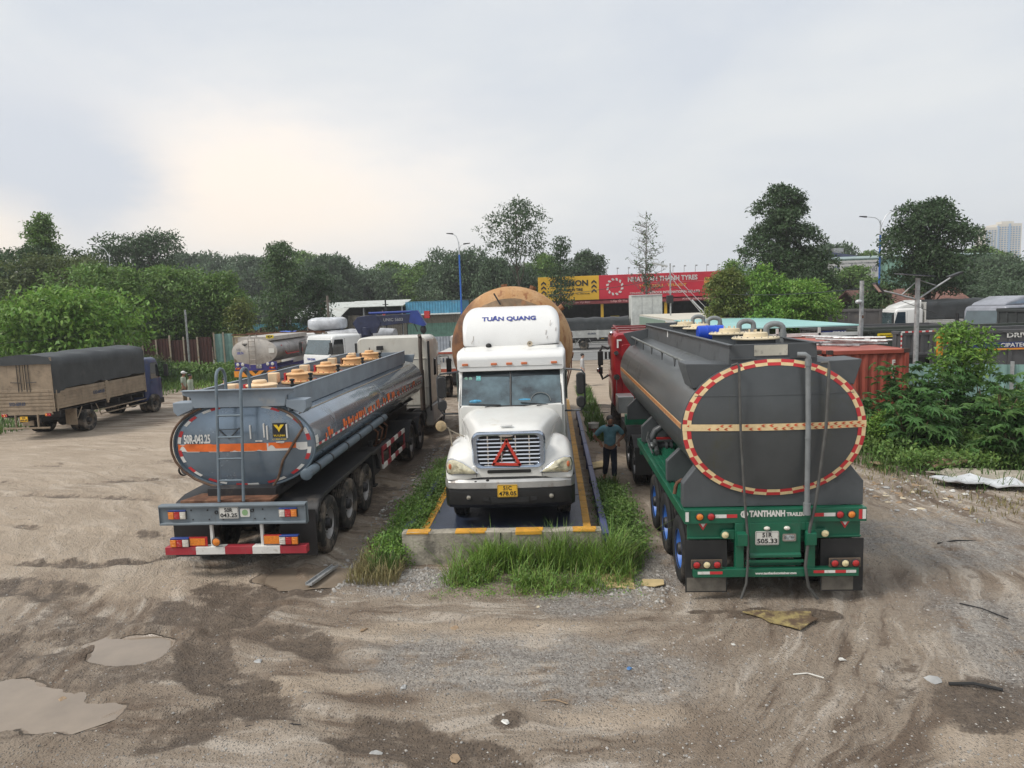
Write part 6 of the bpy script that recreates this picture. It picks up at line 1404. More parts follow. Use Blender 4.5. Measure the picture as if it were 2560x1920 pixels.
o = root('tractor_truck', 'light blue truck roof at the right edge beyond the charcoal dump body', 'truck', (27.2, 41.0, .0), R_(100)); cabover(o, -2.4, 0, 1.22, 3.3, mat('cab_sky_blue', (.12, .38, .62), rough=.35, coat=.4), zb=1.0, fairing=.35)
m = M(); m.box(-.45, .45, -6, -.3, .7, 1.0); m.build('chassis', black, o)
for s in (-1, 1):
    for y in (-.9, -4.8): put_wheel(wp, o, s*1.05, y, .52, s)

# shipping containers
ctm = mat('container_red', (.34, .070, .045), rough=.6, var=.12, sc_=1.5, dirt=(.12, .045, .03), damt=.4, dsc=1.8, streak=.25)
cttop = mat('container_roof', (.42, .12, .09), rough=.65, var=.12, sc_=1, dirt=(.5, .38, .32), damt=.4, dsc=1.2)
def container(label, x0, y0, L_=7.8, wd=2.44, h=2.6, letter=None):
    o = root('shipping_container', label, 'container', (x0, y0, 0), 0, 'red shipping containers'); m = M()
    def wave(n, ln, d=.045): return [(ln*i/(n*4)+0, d if (i % 4) in (1, 2) else 0) for i in range(n*4+1)]
    for yy, s in ((0, 1), (L_, -1)):
        P = wave(8, wd-.24); P = [(-wd/2+.12+a, yy+s*(.04+b_)) for a, b_ in P]; n = len(P)
        m.add([(x, y, .16) for x, y in P]+[(x, y, h-.12) for x, y in P], [(i, i+1, n+i+1, n+i) for i in range(n-1)])
    for s in (-1, 1):
        P = wave(26, L_-.24); P = [(s*(wd/2-.04-b_), .12+a) for a, b_ in P]; n = len(P)
        m.add([(x, y, .16) for x, y in P]+[(x, y, h-.12) for x, y in P], [(i, i+1, n+i+1, n+i) for i in range(n-1)])
    bd = m.build('corrugated_wall', ctm, o, sm=0)
    m = M()
    for sx in (-1, 1):
        m.box(sx*(wd/2-.12), sx*wd/2, 0, .12, .12, h-.12); m.box(sx*(wd/2-.12), sx*wd/2, L_-.12, L_, .12, h-.12)
        m.box(sx*(wd/2-.08), sx*wd/2, .16, L_-.16, h-.12, h-.01); m.box(sx*(wd/2-.08), sx*wd/2, .16, L_-.16, .02, .16)
    for yy in (0, L_-.1): m.box(-wd/2+.16, wd/2-.16, yy, yy+.1, h-.13, h-.01); m.box(-wd/2+.16, wd/2-.16, yy, yy+.1, .02, .16)
    m.build('frame', ctm, o, bev=.006)
    m = M(); m.box(-wd/2+.07, wd/2-.07, .06, L_-.06, h-.05, h-.02); m.build('roof_sheet', cttop, o)
    for sx in (-1, 1):
        for yy in (-.005, L_-.155):
            for z in (0, h-.11): m = M(); m.box(sx*(wd/2-.16), sx*(wd/2+.005), yy, yy+.16, z, z+.12); m.build('corner_casting', mat('casting', (.06, .04, .035), rough=.8), o)
    if letter:
        for i, ch in enumerate(letter): text(ch, .15, paint_w, bd, (wd/2-.45, .032, h-.42-.20*i), bold=.01)
    return o
container('orange-red shipping container with white letters down its end, behind the castor plants', 9.68, 22.4, letter='FCIU')
container('orange-red shipping container mostly hidden behind the dark grey tank', 7.12, 22.6, L_=7.6)
gst = mat('pole_galv', (.42, .43, .43), rough=.45, metal=.4, var=.2, sc_=8, dirt=(.2, .13, .09), damt=.3, dsc=5)
rs = random.Random(3)
for k in range(15):
    o = root('steel_pole', ['thin grey steel pole lying loose on the red container roof', 'short pale pole lying across the heap on the red container'][k % 6 == 5], 'pole', (rs.uniform(9.2, 10.3), rs.uniform(23.6, 25.4), 2.62+.07*(k % 5)), 0, 'steel poles heaped on the container' if k % 6 != 5 else 'short poles across the heap')
    a = rs.gauss(.9, .3) if k % 6 != 5 else rs.gauss(-.6, .3); ln = rs.uniform(1.3, 2.2) if k % 6 != 5 else .9
    m = M(); d = Vector((-math.sin(a), math.cos(a), rs.uniform(-.02, .02))); m.cyl(-d*ln/2, d*ln/2, .032, n=8); m.build('tube', gst, o)

# ------------------------------------------------------------------ buildings
shopy = mat('sign_yellow', (.82, .48, .03), rough=.5, var=.04, sc_=.5); shopr = mat('sign_red', (.60, .018, .045), rough=.5, var=.05, sc_=.5)
dkw = mat('interior_dark', (.035, .035, .038), rough=.9, var=.3)
maroon = mat('awning_maroon', (.14, .018, .022), rough=.6, var=.1)
o = root('tyre_shop', 'long tyre shop with a yellow and a red signboard above dark open bays', 'shop', (-1.5, 80, 0))
m = M(); m.box(0, 21.7, .3, 10, 6.0, 6.2); m.box(0, .2, .35, 10, .12, 6.0); m.box(21.5, 21.7, .35, 10, .12, 6.0); m.box(.2, 21.5, 9.8, 10, .12, 6.0); m.box(-.5, 22.2, -2, 10, 0, .12)
m.build('walls', dkw, o)
m = M(); m.box(0, 6.75, 0, .25, 4.5, 7.15); yb_ = m.build('yellow_signboard', shopy, o, bev=.02)
m = M(); m.box(6.77, 21.7, 0, .25, 4.5, 7.15); rb_ = m.build('red_signboard', shopr, o, bev=.02)
m = M(); m.prism([(.26, 4.5), (-.4, 4.05), (-.4, 4.0), (.26, 4.0)], 'x', 0, 21.7); aw = m.build('canopy', maroon, o)
for x in (6.9, 13.9, 21.0, .2): m = M(); m.box(x, x+.3, -.1, .2, .12, 4.0); m.build('column', shopy, o, bev=.01)
text('ECLEMON', .62, ink, yb_, (3.45, -.03, 6.35), w_=4.2, bold=.03, ext=.01); text('WE ARE RUN TIRE', .30, ink, yb_, (3.4, -.03, 5.65), w_=3.1, bold=.012, ext=.01); text('TRUCK TIRE SERVICE CENTER   TEL: 0987797188', .14, ink, yb_, (3.4, -.03, 5.2), w_=4.6, ext=.01)
for x in (.62, 6.2):
    for z in (6.35, 5.85, 5.35): m = M(); m.prism([(x-.28, z-.12), (x, z+.12), (x+.28, z-.12), (x+.28, z+.1), (x, z+.34), (x-.28, z+.1)], 'y', -.03, 0); m.build('arrow_mark', ink, yb_, sm=0)
text('NHAT TAN THANH TYRES', .52, paint_w, rb_, (13.75, -.03, 6.55), w_=7.6, bold=.02, ext=.01); text('WE SELL TRUST', .30, mat('sign_gold', (.8, .5, .08), rough=.5), rb_, (13.8, -.03, 5.8), w_=5.2, ext=.01)
text('PETROCK INTERNATIONAL CO.,LTD', .26, paint_w, rb_, (15.0, -.03, 5.05), w_=5.6, bold=.01, ext=.01); text('CEN-KINLIC', .22, paint_w, rb_, (10.9, -.03, 5.05), w_=1.5, ext=.01); text('CELIMO\nSERVICE\nCENTER', .28, _mats['sign_gold'], rb_, (19.2, -.03, 6.0), w_=1.9, bold=.01, ext=.01)
text('Lốp Ô Tô NHẬT', .26, mat('band_text', (.5, .3, .28), rough=.6), aw, (9.6, -.42, 4.25), (R_(55), 0, 0), w_=3.2, ext=.01); text('Sửa Ô Tô Để Phục Vụ Bạn', .24, _mats['band_text'], aw, (3.6, -.42, 4.25), (R_(55), 0, 0), w_=4.2, shear=.3, ext=.01); text('Kính chào quý khách', .26, _mats['band_text'], aw, (18.0, -.42, 4.25), (R_(55), 0, 0), w_=4.4, shear=.3, ext=.01)
m = M()
for k in range(12):
    a0, a1 = 2*PI*k/12, 2*PI*(k+.82)/12; P = [(8.5+r*math.cos(a), 5.85+r*math.sin(a)) for r, a in ((.72, a0), (.98, (a0+a1)/2), (.95, a1), (.70, a1-.1))]; m.prism(P, 'y', -.04, 0)
m.build('ring_emblem', paint_w, rb_, sm=0)
m = M()
for x in (12.2, 15.6): m.box(x, x+3.0, -.02, 0, 6.15, 6.18)
m.build('sign_rule', mat('rule_pink', (.75, .3, .3)), rb_, sm=0)
for k in range(12): x = 7.6+k*1.22; m = M(); m.tube([(x, .2, 7.1), (x, .1, 7.75), (x, -.35, 7.85)], .025, 5); m.box(x-.11, x+.11, -.5, -.3, 7.78, 7.9); m.build('sign_lamp', gst, o)
for k, (x, y) in enumerate(((3.2, 3), (4.3, 3.4), (8.6, 1.8), (9.7, 3), (10.9, 2.6), (15.5, 3), (16.8, 3.2), (18.4, 2.6))):
    st = root('tyre_stack', ['stack of black tyres in the dark bay under the yellow signboard', 'yellow wrapped tyre stack just right of the yellow column', 'stack of black tyres in the dark bays under the red signboard'][0 if k < 2 else 1 if k == 2 else 2], 'tyres', (-1.5+x, 80+y, .12), 0, None if k == 2 else ('tyre stacks in the yellow bay' if k < 2 else 'tyre stacks in the red bays'))
    for j in range(8 if k != 2 else 9): mm = M(); mm.lathe([(.3, .0), (.5, .02), (.53, .12), (.5, .24), (.3, .26)], (.04*(j % 2), 0, j*.28), 'z', 20, cap=False); mm.build('tyre', rubber_d if k != 2 else mat('wrap_yellow', (.62, .48, .05), rough=.5), st)
def sheetwall(m, x0, x1, y, z0, z1, pitch=.22, d=.03):
    n = int((x1-x0)/pitch)*4; P = [(x0+(x1-x0)*i/n, y-(d if (i % 4) in (1, 2) else 0)) for i in range(n+1)]; k = len(P)
    m.add([(x, yy, z0) for x, yy in P]+[(x, yy, z1) for x, yy in P], [(i, i+1, k+i+1, k+i) for i in range(k-1)])
# tin sheds across the road on the left
tinw = corr('tin_white', (.50, .52, .49), dirt=(.25, .2, .15), damt=.4, dsc=.6); tinb = corr('tin_blue', (.08, .30, .46), dirt=(.25, .3, .32), damt=.35, dsc=.7, streak=.3)
tinbe = corr('tin_beige', (.26, .23, .18), dirt=(.14, .1, .08), damt=.4, dsc=.8, streak=.3); ting = corr('tin_green', (.17, .33, .25), dirt=(.3, .32, .28), damt=.3, dsc=.7); tingr = corr('tin_grey', (.33, .36, .40), dirt=(.2, .18, .16), damt=.3, dsc=.8)
o = root('tin_shed', 'tin shed with a blue fascia over beige and green sheet walls', 'shed', (-15.6, 76, 0))
m = M(); sheetwall(m, 0, 6.0, -.6, 3.6, 4.85, .3, .04); m.build('blue_fascia', tinb, o, sm=0)
m = M(); sheetwall(m, 0, 6.0, 0, 2.6, 3.75, .2); m.build('beige_wall', tinbe, o, sm=0)
m = M(); sheetwall(m, 0, 6.0, -.02, 0, 2.6, .3); m.build('green_wall', ting, o, sm=0)
m = M(); m.box(0, 6, -.6, 6, 4.88, 4.95); m.box(0, .1, .1, 6, 0, 4.85); m.box(5.9, 6.0, .1, 6, 0, 4.85); m.build('roof', tinb, o); m = M(); m.prism([(-1.3, 3.5), (-1.3, 3.55), (.0, 3.72), (.0, 3.66)], 'x', .0, 5.9); m.build('canopy', tinw, o)
o = root('tin_shed', 'long white-roofed open shed left of the blue fascia', 'shed', (-27.0, 76, 0))
m = M(); m.prism([(-1.6, 4.55), (-1.6, 4.6), (3, 5.25), (3, 5.2)], 'x', 5.0, 11.35); m.prism([(-3, 3.6), (-3, 3.65), (3, 5.2), (3, 5.15)], 'x', 0, 5.0); m.split('roof', tinw, o)
m = M(); sheetwall(m, 4.2, 11.3, 0, .0, 3.7, .24); m.build('wall', tinbe, o, sm=0)
m = M(); m.box(0, 11.3, 3, 3.1, 0, 4.5); m.box(11.3, 11.38, 0, 3, 0, 4.6); m.build('back_wall', dkw, o)
m = M(); m.box(5.5, 10.8, -.3, -.06, 2.7, 2.9); m.box(6.2, 9.6, -.25, -.05, 3.0, 3.5); m.split('lintel', dkw, o)
for x in (.2, 3.5, 7, 11.1): m = M(); m.box(x, x+.12, -1.4, -1.28, 0, 4.5); m.build('post', gst, o)
o = root('menu_board', 'tall black board with yellow lettered rows beside the white-roofed shed', 'sign', (-22.6, 74.5, 0)); m = M(); m.box(-.95, .95, 0, .06, 1.6, 3.7); mb = m.build('board', ink, o); m = M()
for k in range(5):
    for q in range(3): m.box(-.8+q*.58, -.34+q*.58, -.02, 0, 1.75+k*.36, 1.93+k*.36)
m.build('yellow_rows', mat('menu_yellow', (.7, .55, .05), rough=.6), mb, sm=0); m = M(); m.box(-.9, -.8, .06, .15, 0, 3.7); m.box(.8, .9, .06, .15, 0, 3.7); m.box(.1, .35, -.06, -.01, 1.6, 3.6); m.build('post', mat('post_blue', (.05, .16, .45)), o)
for x, y, z in ((-24.4, 74, 5.0), (-17.9, 74.4, 3.9)):
    o = root('flag', 'small red flag on a thin pole ' + ('left of the menu board' if x < -20 else 'in front of the beige shed wall'), 'flag', (x, y, 0)); m = M(); m.cyl((0, 0, 0), (0, 0, z+.3), .03, n=6); m.build('flag_pole', gst, o); m = M(); m.add([(0, 0, z+.2), (.45, .05, z-.1), (.5, .0, z-.6), (.05, 0, z-.5)], [(0, 1, 2, 3)]); m.build('flag_cloth', mat('flag_red', (.6, .06, .03)), o)
# grey and green sheet fences before the sheds
def fence(label, pts, z0, z1, m_, pm, cat='fence', name='sheet_fence', step=2.4, jag=0.0, pitch=.22, postz=.1):
    ox, oy = pts[0]; o = root(name, label, cat, (ox, oy, 0)); rs = random.Random(int(ox*7))
    for (ax, ay), (bx, by) in zip(pts[:-1], pts[1:]):
        ln = math.hypot(bx-ax, by-ay); k = max(1, round(ln/step)); dx, dy = (bx-ax)/ln, (by-ay)/ln; T = Matrix.Translation((ax-ox, ay-oy, 0)) @ Matrix.Rotation(math.atan2(dy, dx), 4, 'Z')
        for i in range(k):
            m = M(T); j = rs.uniform(-jag, jag); sheetwall(m, ln*i/k+.02, ln*(i+1)/k-.02, 0, z0, z1+j, pitch); m.build('sheet_panel', m_ if not isinstance(m_, list) else m_[rs.randrange(len(m_))], o, sm=0)
            m = M(T); m.box(ln*i/k-.05, ln*i/k+.05, -.12, -.04, 0, z1+postz+rs.uniform(-jag, jag)); m.build('post', pm, o)
    return o
rustf = corr('fence_rust', (.065, .022, .018), dirt=(.13, .05, .03), damt=.35, dsc=1.5); rpost = mat('fence_post', (.42, .36, .28), rough=.8, dirt=(.25, .1, .05), damt=.6, dsc=5)
fence('rusty brown corrugated fence with pale posts behind the two men in green shirts', [(-31.8, 50), (-24.6, 50)], 0.1, 2.75, rustf, rpost, step=1.1, jag=.16, postz=.08)
fence('pale teal fence panels at the end of the rusty fence', [(-24.5, 50.2), (-23.2, 50.4)], 0, 2.95, corr('tin_teal', (.22, .36, .33), dirt=(.3, .3, .28), damt=.3), rpost, step=.65)
fence('low rusty fence far behind the cream-ended tanker', [(-34, 66), (-21.5, 66)], 0, 2.9, rustf, rpost, step=1.6, jag=.3)
fence('blue-green tin wall behind the low rusty fence', [(-36, 70), (-24.5, 70)], 0, 3.2, corr('tin_bluegreen', (.10, .30, .36), dirt=(.3, .35, .36), damt=.3), rpost, step=3)
fence('pale grey sheet fence behind the cream tractor cab', [(-14.0, 56), (-5.2, 56)], 0, 2.0, tingr, gst, step=2.2, jag=.05)
fence('teal sheet fence behind the castor plants at the right', [(10.95, 24.6), (19.5, 20.8)], 0, 1.95, corr('tin_teal', (.22, .36, .33)), gst, step=2.0)
o = root('yellow_board', 'pale yellow board propped by the teal fence panels', 'board', (-22.6, 50, 0)); m = M(); m.box(-.35, .5, 0, .05, 1.2, 2.75); m.build('panel', mat('board_pale', (.62, .52, .28), rough=.7, var=.1), o)
# canopy roof with cream and turquoise sheets
o = root('open_shed', 'long flat open shed with cream and turquoise roof sheets behind the dark tank', 'shed', (7.5, 30, 0))
m = M(); m.box(0, 5.1, 14, 32, 2.98, 3.06); m.build('cream_roof', mat('roof_cream', (.60, .56, .47), rough=.6, var=.06, sc_=.8), o)
m = M(); m.box(-.1, 5.15, 0, 13.98, 3.0, 3.05); m.build('turquoise_roof', mat('roof_turquoise', (.33, .60, .58), rough=.4, var=.06, sc_=.8), o)
m = M(); m.box(0, 5.1, -.1, .0, 2.62, 2.76); [m.box(x, x+.09, -.1, .0, 0, 2.98) for x in (0, 1.7, 3.4, 5.0)]; m.box(0, .08, .02, 32, 2.8, 2.97); [m.box(0, .08, y, y+.1, 0, 2.8) for y in range(4, 32, 4)]; m.build('white_frame', mat('frame_white', (.6, .62, .6), rough=.5), o)
m = M(); m.box(-.02, .0, 18, 32, .3, 2.9); m.build('side_sheet', corr('sheet_pale_green', (.22, .30, .24)), o)
m = M(); m.box(.3, 5, 1.5, 1.6, 0, 2.6); m.build('inner_wall', tinbe, o)
o = root('white_cabin', 'tall plain white cabin in front of the red signboard', 'cabin', (7.0, 63.6, 0)); m = M(); m.box(0, 2.7, 0, 2.2, .1, 4.75); m.build('cabin_body', mat('cabin_white', (.58, .60, .57), rough=.6, dirt=(.3, .3, .28), damt=.3, dsc=1), o, bev=.03); m = M(); [m.box(x, x+.03, -.015, 0, .2, 4.7) for x in (.9, 1.8)]; m.box(0, 2.7, -.05, 0, 4.65, 4.72); m.build('panel_joint', gst, o)
# green warehouse with the faded sign
o = root('warehouse', 'pale green corrugated warehouse with a faded white sign behind the blue lamp post', 'warehouse', (26, 95, 0))
m = M(); sheetwall(m, 10, 30, 0, 0, 8.5, .5, .06); sheetwall(m, 0, 10, -.1, 0, 7.6, .5, .06); m.build('front_wall', corr('wh_green', (.24, .42, .33), dirt=(.33, .40, .35), damt=.3, dsc=.3), o, sm=0)
m = M(); m.box(0, .1, .1, 20, 0, 8.5); m.box(29.9, 30, .1, 20, 0, 8.5); m.prism([(-.3, 8.5), (10, 9.2), (20, 8.5), (20, 8.6), (10, 9.35), (-.3, 8.62)], 'x', 9.8, 30.3); m.build('roof', mat('wh_roof', (.25, .33, .32), rough=.6), o)
m = M(); m.box(9.6, 16.0, -.45, -.2, 5.9, 8.35); sg = m.build('signboard', mat('sign_faded', (.56, .55, .53), rough=.7, var=.06, dirt=(.45, .43, .40), damt=.2, dsc=.4), o)
fd = mat('faded_text', (.20, .21, .23), rough=.7)
text('TRẦN QUANG', .75, fd, sg, (13.6, -.47, 7.2), w_=4.2, bold=.03, ext=.01); text('CÔNG TY TNHH SẢN XUẤT THƯƠNG MẠI', .16, fd, sg, (13.2, -.47, 8.0), w_=4.6, ext=.01); text('CHUYÊN KINH DOANH VẬT TƯ', .16, fd, sg, (13.4, -.47, 6.45), w_=4.0, ext=.01)
m = M(); m.ell((10.6, -.46, 7.5), .42, .02, .25); m.build('emblem', mat('emblem_grey', (.22, .24, .3)), sg)
o = root('house', 'small dark-roofed building peeking over the warehouse', 'house', (36, 108, 0)); m = M(); m.box(0, 10, 0, 8, 0, 9.3); m.build('wall', mat('house_wall', (.4, .4, .38)), o); m = M(); m.prism([(-.5, 9.2), (5, 10.2), (10.5, 9.2)], 'y', -.5, 8.5); m.build('roof', mat('roof_navy', (.05, .06, .12), rough=.6), o); m = M(); m.box(6.2, 7.6, 2, 4, 9.6, 10.9); m.build('water_tank', gst, o)
o = root('hut', 'low hut with a reddish tiled roof below the big right-hand tree', 'hut', (25.5, 60, 0)); m = M(); m.box(0, 8, 0, 5, 0, 2.9); m.build('wall', dkw, o); m = M(); m.prism([(-1.2, 3.0), (2.5, 4.5), (5.5, 3.4), (5.5, 3.3), (2.5, 4.35), (-1.2, 2.85)], 'x', -.5, 8.4); m.build('roof', mat('roof_tile', (.20, .095, .07), rough=.8, var=.25, sc_=4), o)
o = root('low_roof', 'grey flat-roofed dark shelter under the warehouse front', 'shelter', (19.5, 66, 0)); m = M(); m.box(0, 9, 0, 5, 3.7, 3.9); m.build('roof', mat('roof_dull', (.35, .33, .28)), o); m = M(); m.box(.1, 8.9, 2, 4.9, 0, 3.7); m.build('wall', dkw, o)
# towers on the horizon
tc_ = mat('tower_cream', (.62, .58, .50), rough=.7, var=.03, sc_=.02); tb_ = mat('tower_blue', (.16, .30, .48), rough=.2, var=.2, sc_=.1)
o = root('apartment_tower', 'cream and blue high-rise tower on the horizon at far right', 'tower', (348, 600, 0)); o.scale = (.52, .52, .52)
m = M(); m.box(0, 19, 0, 25, 0, 99); m.box(20, 56, 2, 32, 0, 104); m.box(28, 46, 6, 20, 104, 108); tw0 = m.build('tower_block', tc_, o, sm=0)
m = M()
for a, b_, n in ((1.2, 18, 4), (21.5, 55, 8)):
    yy = -.4 if a < 10 else 1.6; zt = 96 if a < 10 else 101
    for c_ in range(n):
        x0_ = a+(b_-a)*c_/n
        for r in range(30): m.box(x0_+.5, x0_+(b_-a)/n*.72, yy, yy+.35, 3+r*zt/31.0, 3+r*zt/31.0+1.9)
m.build('window', tb_, tw0, sm=0)['kind'] = 'stuff'
m = M(); m.box(19, 21, -1, 2, 0, 101); m.box(36.5, 39, .6, 2, 0, 104); m.split('blue_band', mat('tower_band', (.25, .40, .58), rough=.5), tw0)

# ------------------------------------------------------------------ lamp posts and poles
lblue = mat('lamp_blue', (.025, .14, .52), rough=.45, var=.06); lwhite = mat('lamp_white', (.55, .57, .58), rough=.4, metal=.3)
def lamp(label, x, y, h, hb, arms, group='blue street lamps along the road'):
    o = root('street_lamp', label, 'street lamp', (x, y, 0), 0, group)
    m = M(); m.cyl((0, 0, 0), (0, 0, hb), .085, .07, 12); m.cyl((0, 0, 0), (0, 0, .4), .16, .14, 12); m.build('blue_pole', lblue, o)
    m = M(); m.cyl((0, 0, hb), (0, 0, h*.93), .06, .04, 10); m.build('white_pole', lwhite, o)
    for (dx, dz, hz) in arms:
        m = M(); m.tube([(0, 0, hz-.5), (dx*.12, 0, hz-.1), (dx*.35, 0, hz+dz*.5), (dx*.7, 0, hz+dz*.8), (dx, 0, hz+dz)], .028, 7); a = m.build('arm', lwhite, o)
        m = M(); s = math.copysign(1, dx); m.prism([(dx-.1*s, hz+dz-.07), (dx+.5*s, hz+dz+.02), (dx+.46*s, hz+dz+.08), (dx-.1*s, hz+dz+.05)], 'y', -.1, .1); m.build('lamp_head', mattblack, a, bev=.03)
lamp('blue and white street lamp rising left of the rusty tank', -7.9, 62, 10.6, 8.75, ((-.55, .45, 10.1), (.5, .25, 9.4)))
lamp('double-armed blue street lamp in front of the green warehouse', 26.65, 60, 10.8, 8.87, ((1.1, 1.0, 9.85), (-1.2, .2, 10.15)))
lamp('street lamp head peeking over the trees at upper left', -44.3, 70, 11.5, 8.5, ((-1.4, .7, 11.0),))
o = root('utility_pole', 'plain grey steel pole standing before the rusty fence', 'pole', (-25.7, 48.7, 0)); m = M(); m.cyl((0, 0, -.1), (0, 0, 4.75), .075, .07, 10); m.build('pole_shaft', gst, o)
for lb, x, y, h, r, m_ in (('brown concrete utility pole beside the vine-covered tree', -19.1, 60, 5.6, .12, mat('pole_concrete', (.19, .16, .13), rough=.8)), ('thin white pole behind the rusty fence, left of the vine tree', -26.2, 70, 7.7, .06, lwhite), ('dark pole standing behind the white-roofed shed', -17.3, 73.5, 5.2, .1, _mats['chassis_black'])):
    o = root('utility_pole', lb, 'pole', (x, y, 0)); m = M(); m.cyl((0, 0, 0), (0, 0, h), r, r*.8, 9); m.build('pole_shaft', m_, o); m = M(); m.box(-.3, .3, -.04, .04, h-.5, h-.42); m.build('crossarm', m_, o)
o = root('solar_lamp_post', 'galvanised post with a flat solar panel and two arms behind the castor plants', 'solar lamp', (12.35, 24.95, 0))
m = M(); m.cyl((0, 0, 0), (0, 0, 4.78), .085, .075, 14); m.build('pole', gst, o)
m = M(); m.T = Matrix.Translation((-.12, 0, 4.87)) @ Matrix.Rotation(R_(6), 4, 'Y') @ Matrix.Rotation(R_(3), 4, 'X'); m.box(-.52, .52, -.34, .34, 0, .035); m.build('solar_panel', mat('solar_dark', (.03, .035, .05), rough=.2), o)
m = M()
m.tube([(0, 0, 4.05), (-.75, 0, 4.28), (-1.12, 0, 4.38)], .03, 8); m.tube([(0, 0, 4.05), (.55, 0, 4.42), (1.15, 0, 4.80)], .03, 8); m.tube([(-.55, 0, 4.2), (0, 0, 4.7)], .018, 6); m.tube([(.0, 0, 4.72), (.6, 0, 4.5)], .018, 6); m.build('arm', gst, o)
m = M(); m.T = Matrix.Translation((-1.3, 0, 4.5)) @ Matrix.Rotation(R_(52), 4, 'Y'); m.box(-.2, .2, -.14, .14, -.03, .03); fl = m.build('flood_lamp', mattblack, o); m = M(); m.T = Matrix.Translation((-1.3, 0, 4.5)) @ Matrix.Rotation(R_(52), 4, 'Y'); m.box(-.16, .16, -.11, .11, -.036, -.031); m.box(-.16, .16, -.11, .11, .031, .036); m.build('lamp_glass', lens_w, fl)
m = M(); m.T = Matrix.Translation((1.25, .1, 4.84)) @ Matrix.Rotation(R_(-20), 4, 'Y'); m.box(-.22, .22, -.14, .14, -.03, .03); m.build('flood_lamp', mattblack, o)
for lb, x, h, r in (('taller rust-banded grey pole of the pair by the turquoise roof', 12.64, 4.82, .085), ('shorter grey pole with a camera, left of the taller one', 12.44, 4.15, .05)):
    o = root('steel_post', lb, 'pole', (x, 30-.4*(h < 4.5), 0)); m = M(); m.cyl((0, 0, 0), (0, 0, h), r, r, 10); m.build('pole_shaft', gst, o)
    m = M(); 
    if h > 4.5: m.cyl((0, 0, 3.3), (0, 0, 3.42), r+.006, n=10); m.build('rust_band', rustm, o)
    else: m.ell((-.12, -.1, 3.98), .14, .1, .09); m.build('camera', lwhite, o)
o = root('mast', 'slim mast with a lamp head and slanting stays in front of the red signboard', 'mast', (9.0, 55, 0)); m = M(); m.cyl((0, 0, 0), (0, 0, 7.0), .07, .05, 8); m.build('pole_shaft', gst, o)
m = M(); m.tube([(-1.3, 0, 7.1), (-.2, 0, 6.8)], .09, 8); m.box(-2.2, -.9, -.05, .05, 7.3, 7.36); m.build('lamp_head', lwhite, o); m = M(); m.box(-.3, .2, -.15, .15, 4.0, 4.6); m.build('control_box', mattblack, o, bev=.03)
m = M(); m.tube([(0, 0, 6.0), (2.3, 0, 3.2)], .025, 5); m.tube([(.0, 0, 6.4), (3.0, 0, 3.2)], .02, 5); m.tube([(1.6, 0, 4.2), (2.7, 0, 3.0)], .06, 6); m.build('stay', lwhite, o)
wr = mat('cable_black', (.015, .015, .015), rough=.6)
def wire(label, a, b_, sag, r=.015, name='cable'):
    o = root(name, label, 'cable', a); a, b_ = Vector(a), Vector(b_); m = M(); m.tube([(b_-a)*t+Vector((0, 0, -sag*4*t*(1-t))) for t in np.linspace(0, 1, 14)], r, 5); m.build('wire', wr, o)
wire('thin cable sagging from the left edge to the grey pole', (-25.7, 48.7, 4.4), (-29, 30, 3.4), .5)
wire('thin cable slung from the concrete pole across the rusty fence', (-19.1, 60, 5.3), (-31, 58, 3.8), .6, .02)
wire('black cable running from the pair of poles past the solar post', (12.6, 30, 4.7), (17.5, 24, 2.3), .35, .012)
wire('black cable between the mast and the pair of poles', (9.0, 55, 5.2), (12.6, 30, 4.5), .4, .02)
wire('black cable crossing in front of the yellow signboard', (-7.9, 62, 4.9), (9.0, 55, 6.0), .5, .02)
# ------------------------------------------------------------------ vegetation
NR = np.random.RandomState(11)
def leafmesh(name, C_, D_, ln, wd, m_, parent=None, fold=.12, nrm=None):
    """C_ leaf bases, D_ unit axes; every leaf a folded four-sided blade"""
    n = len(C_); ln = np.asarray(ln).reshape(-1, 1)*np.ones((n, 1)); wd = np.asarray(wd).reshape(-1, 1)*np.ones((n, 1))
    U = NR.normal(size=(n, 3)) if nrm is None else nrm+.55*NR.normal(size=(n, 3)); S = np.cross(D_, U); S /= np.linalg.norm(S, axis=1, keepdims=True)+1e-9
    Nn = np.cross(S, D_)
    V = np.stack([C_, C_+D_*ln*.45+S*wd*.5+Nn*fold*wd, C_+D_*ln-Nn*fold*ln*.8, C_+D_*ln*.45-S*wd*.5+Nn*fold*wd], 1).reshape(-1, 3).astype(np.float32)
    me = bpy.data.meshes.new(name); me.vertices.add(4*n); me.vertices.foreach_set('co', V.ravel()); me.loops.add(4*n); me.loops.foreach_set('vertex_index', np.arange(4*n, dtype=np.int32))
    me.polygons.add(n); me.polygons.foreach_set('loop_start', np.arange(0, 4*n, 4, dtype=np.int32)); me.update(calc_edges=True); me.materials.append(m_)
    o = bpy.data.objects.new(name, me); COL.objects.link(o)
    if parent: o.parent = parent
    return o
def unit(a): return a/(np.linalg.norm(a, axis=-1, keepdims=True)+1e-9)
def leaf(nm, col, isl=.35, tr=.3): return mat(nm, col, rough=.5, var=.10, sc_=.6, island=isl, trans=tr, spec=.35)
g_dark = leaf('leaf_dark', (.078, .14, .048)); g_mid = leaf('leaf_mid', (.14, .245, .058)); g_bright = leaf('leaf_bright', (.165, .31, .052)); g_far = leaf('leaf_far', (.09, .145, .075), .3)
g_yel = leaf('leaf_yellowish', (.15, .19, .045), .4); g_castor = leaf('leaf_castor', (.09, .20, .055), .3); g_ever = leaf('leaf_evergreen', (.060, .11, .044), .35); g_olive = leaf('leaf_olive', (.11, .15, .05), .35)
bark = mat('bark', (.10, .08, .06), rough=.9, var=.25, sc_=3, bump=.5, bsc=12); barkp = mat('bark_pale', (.20, .185, .16), rough=.9, var=.2, sc_=3)
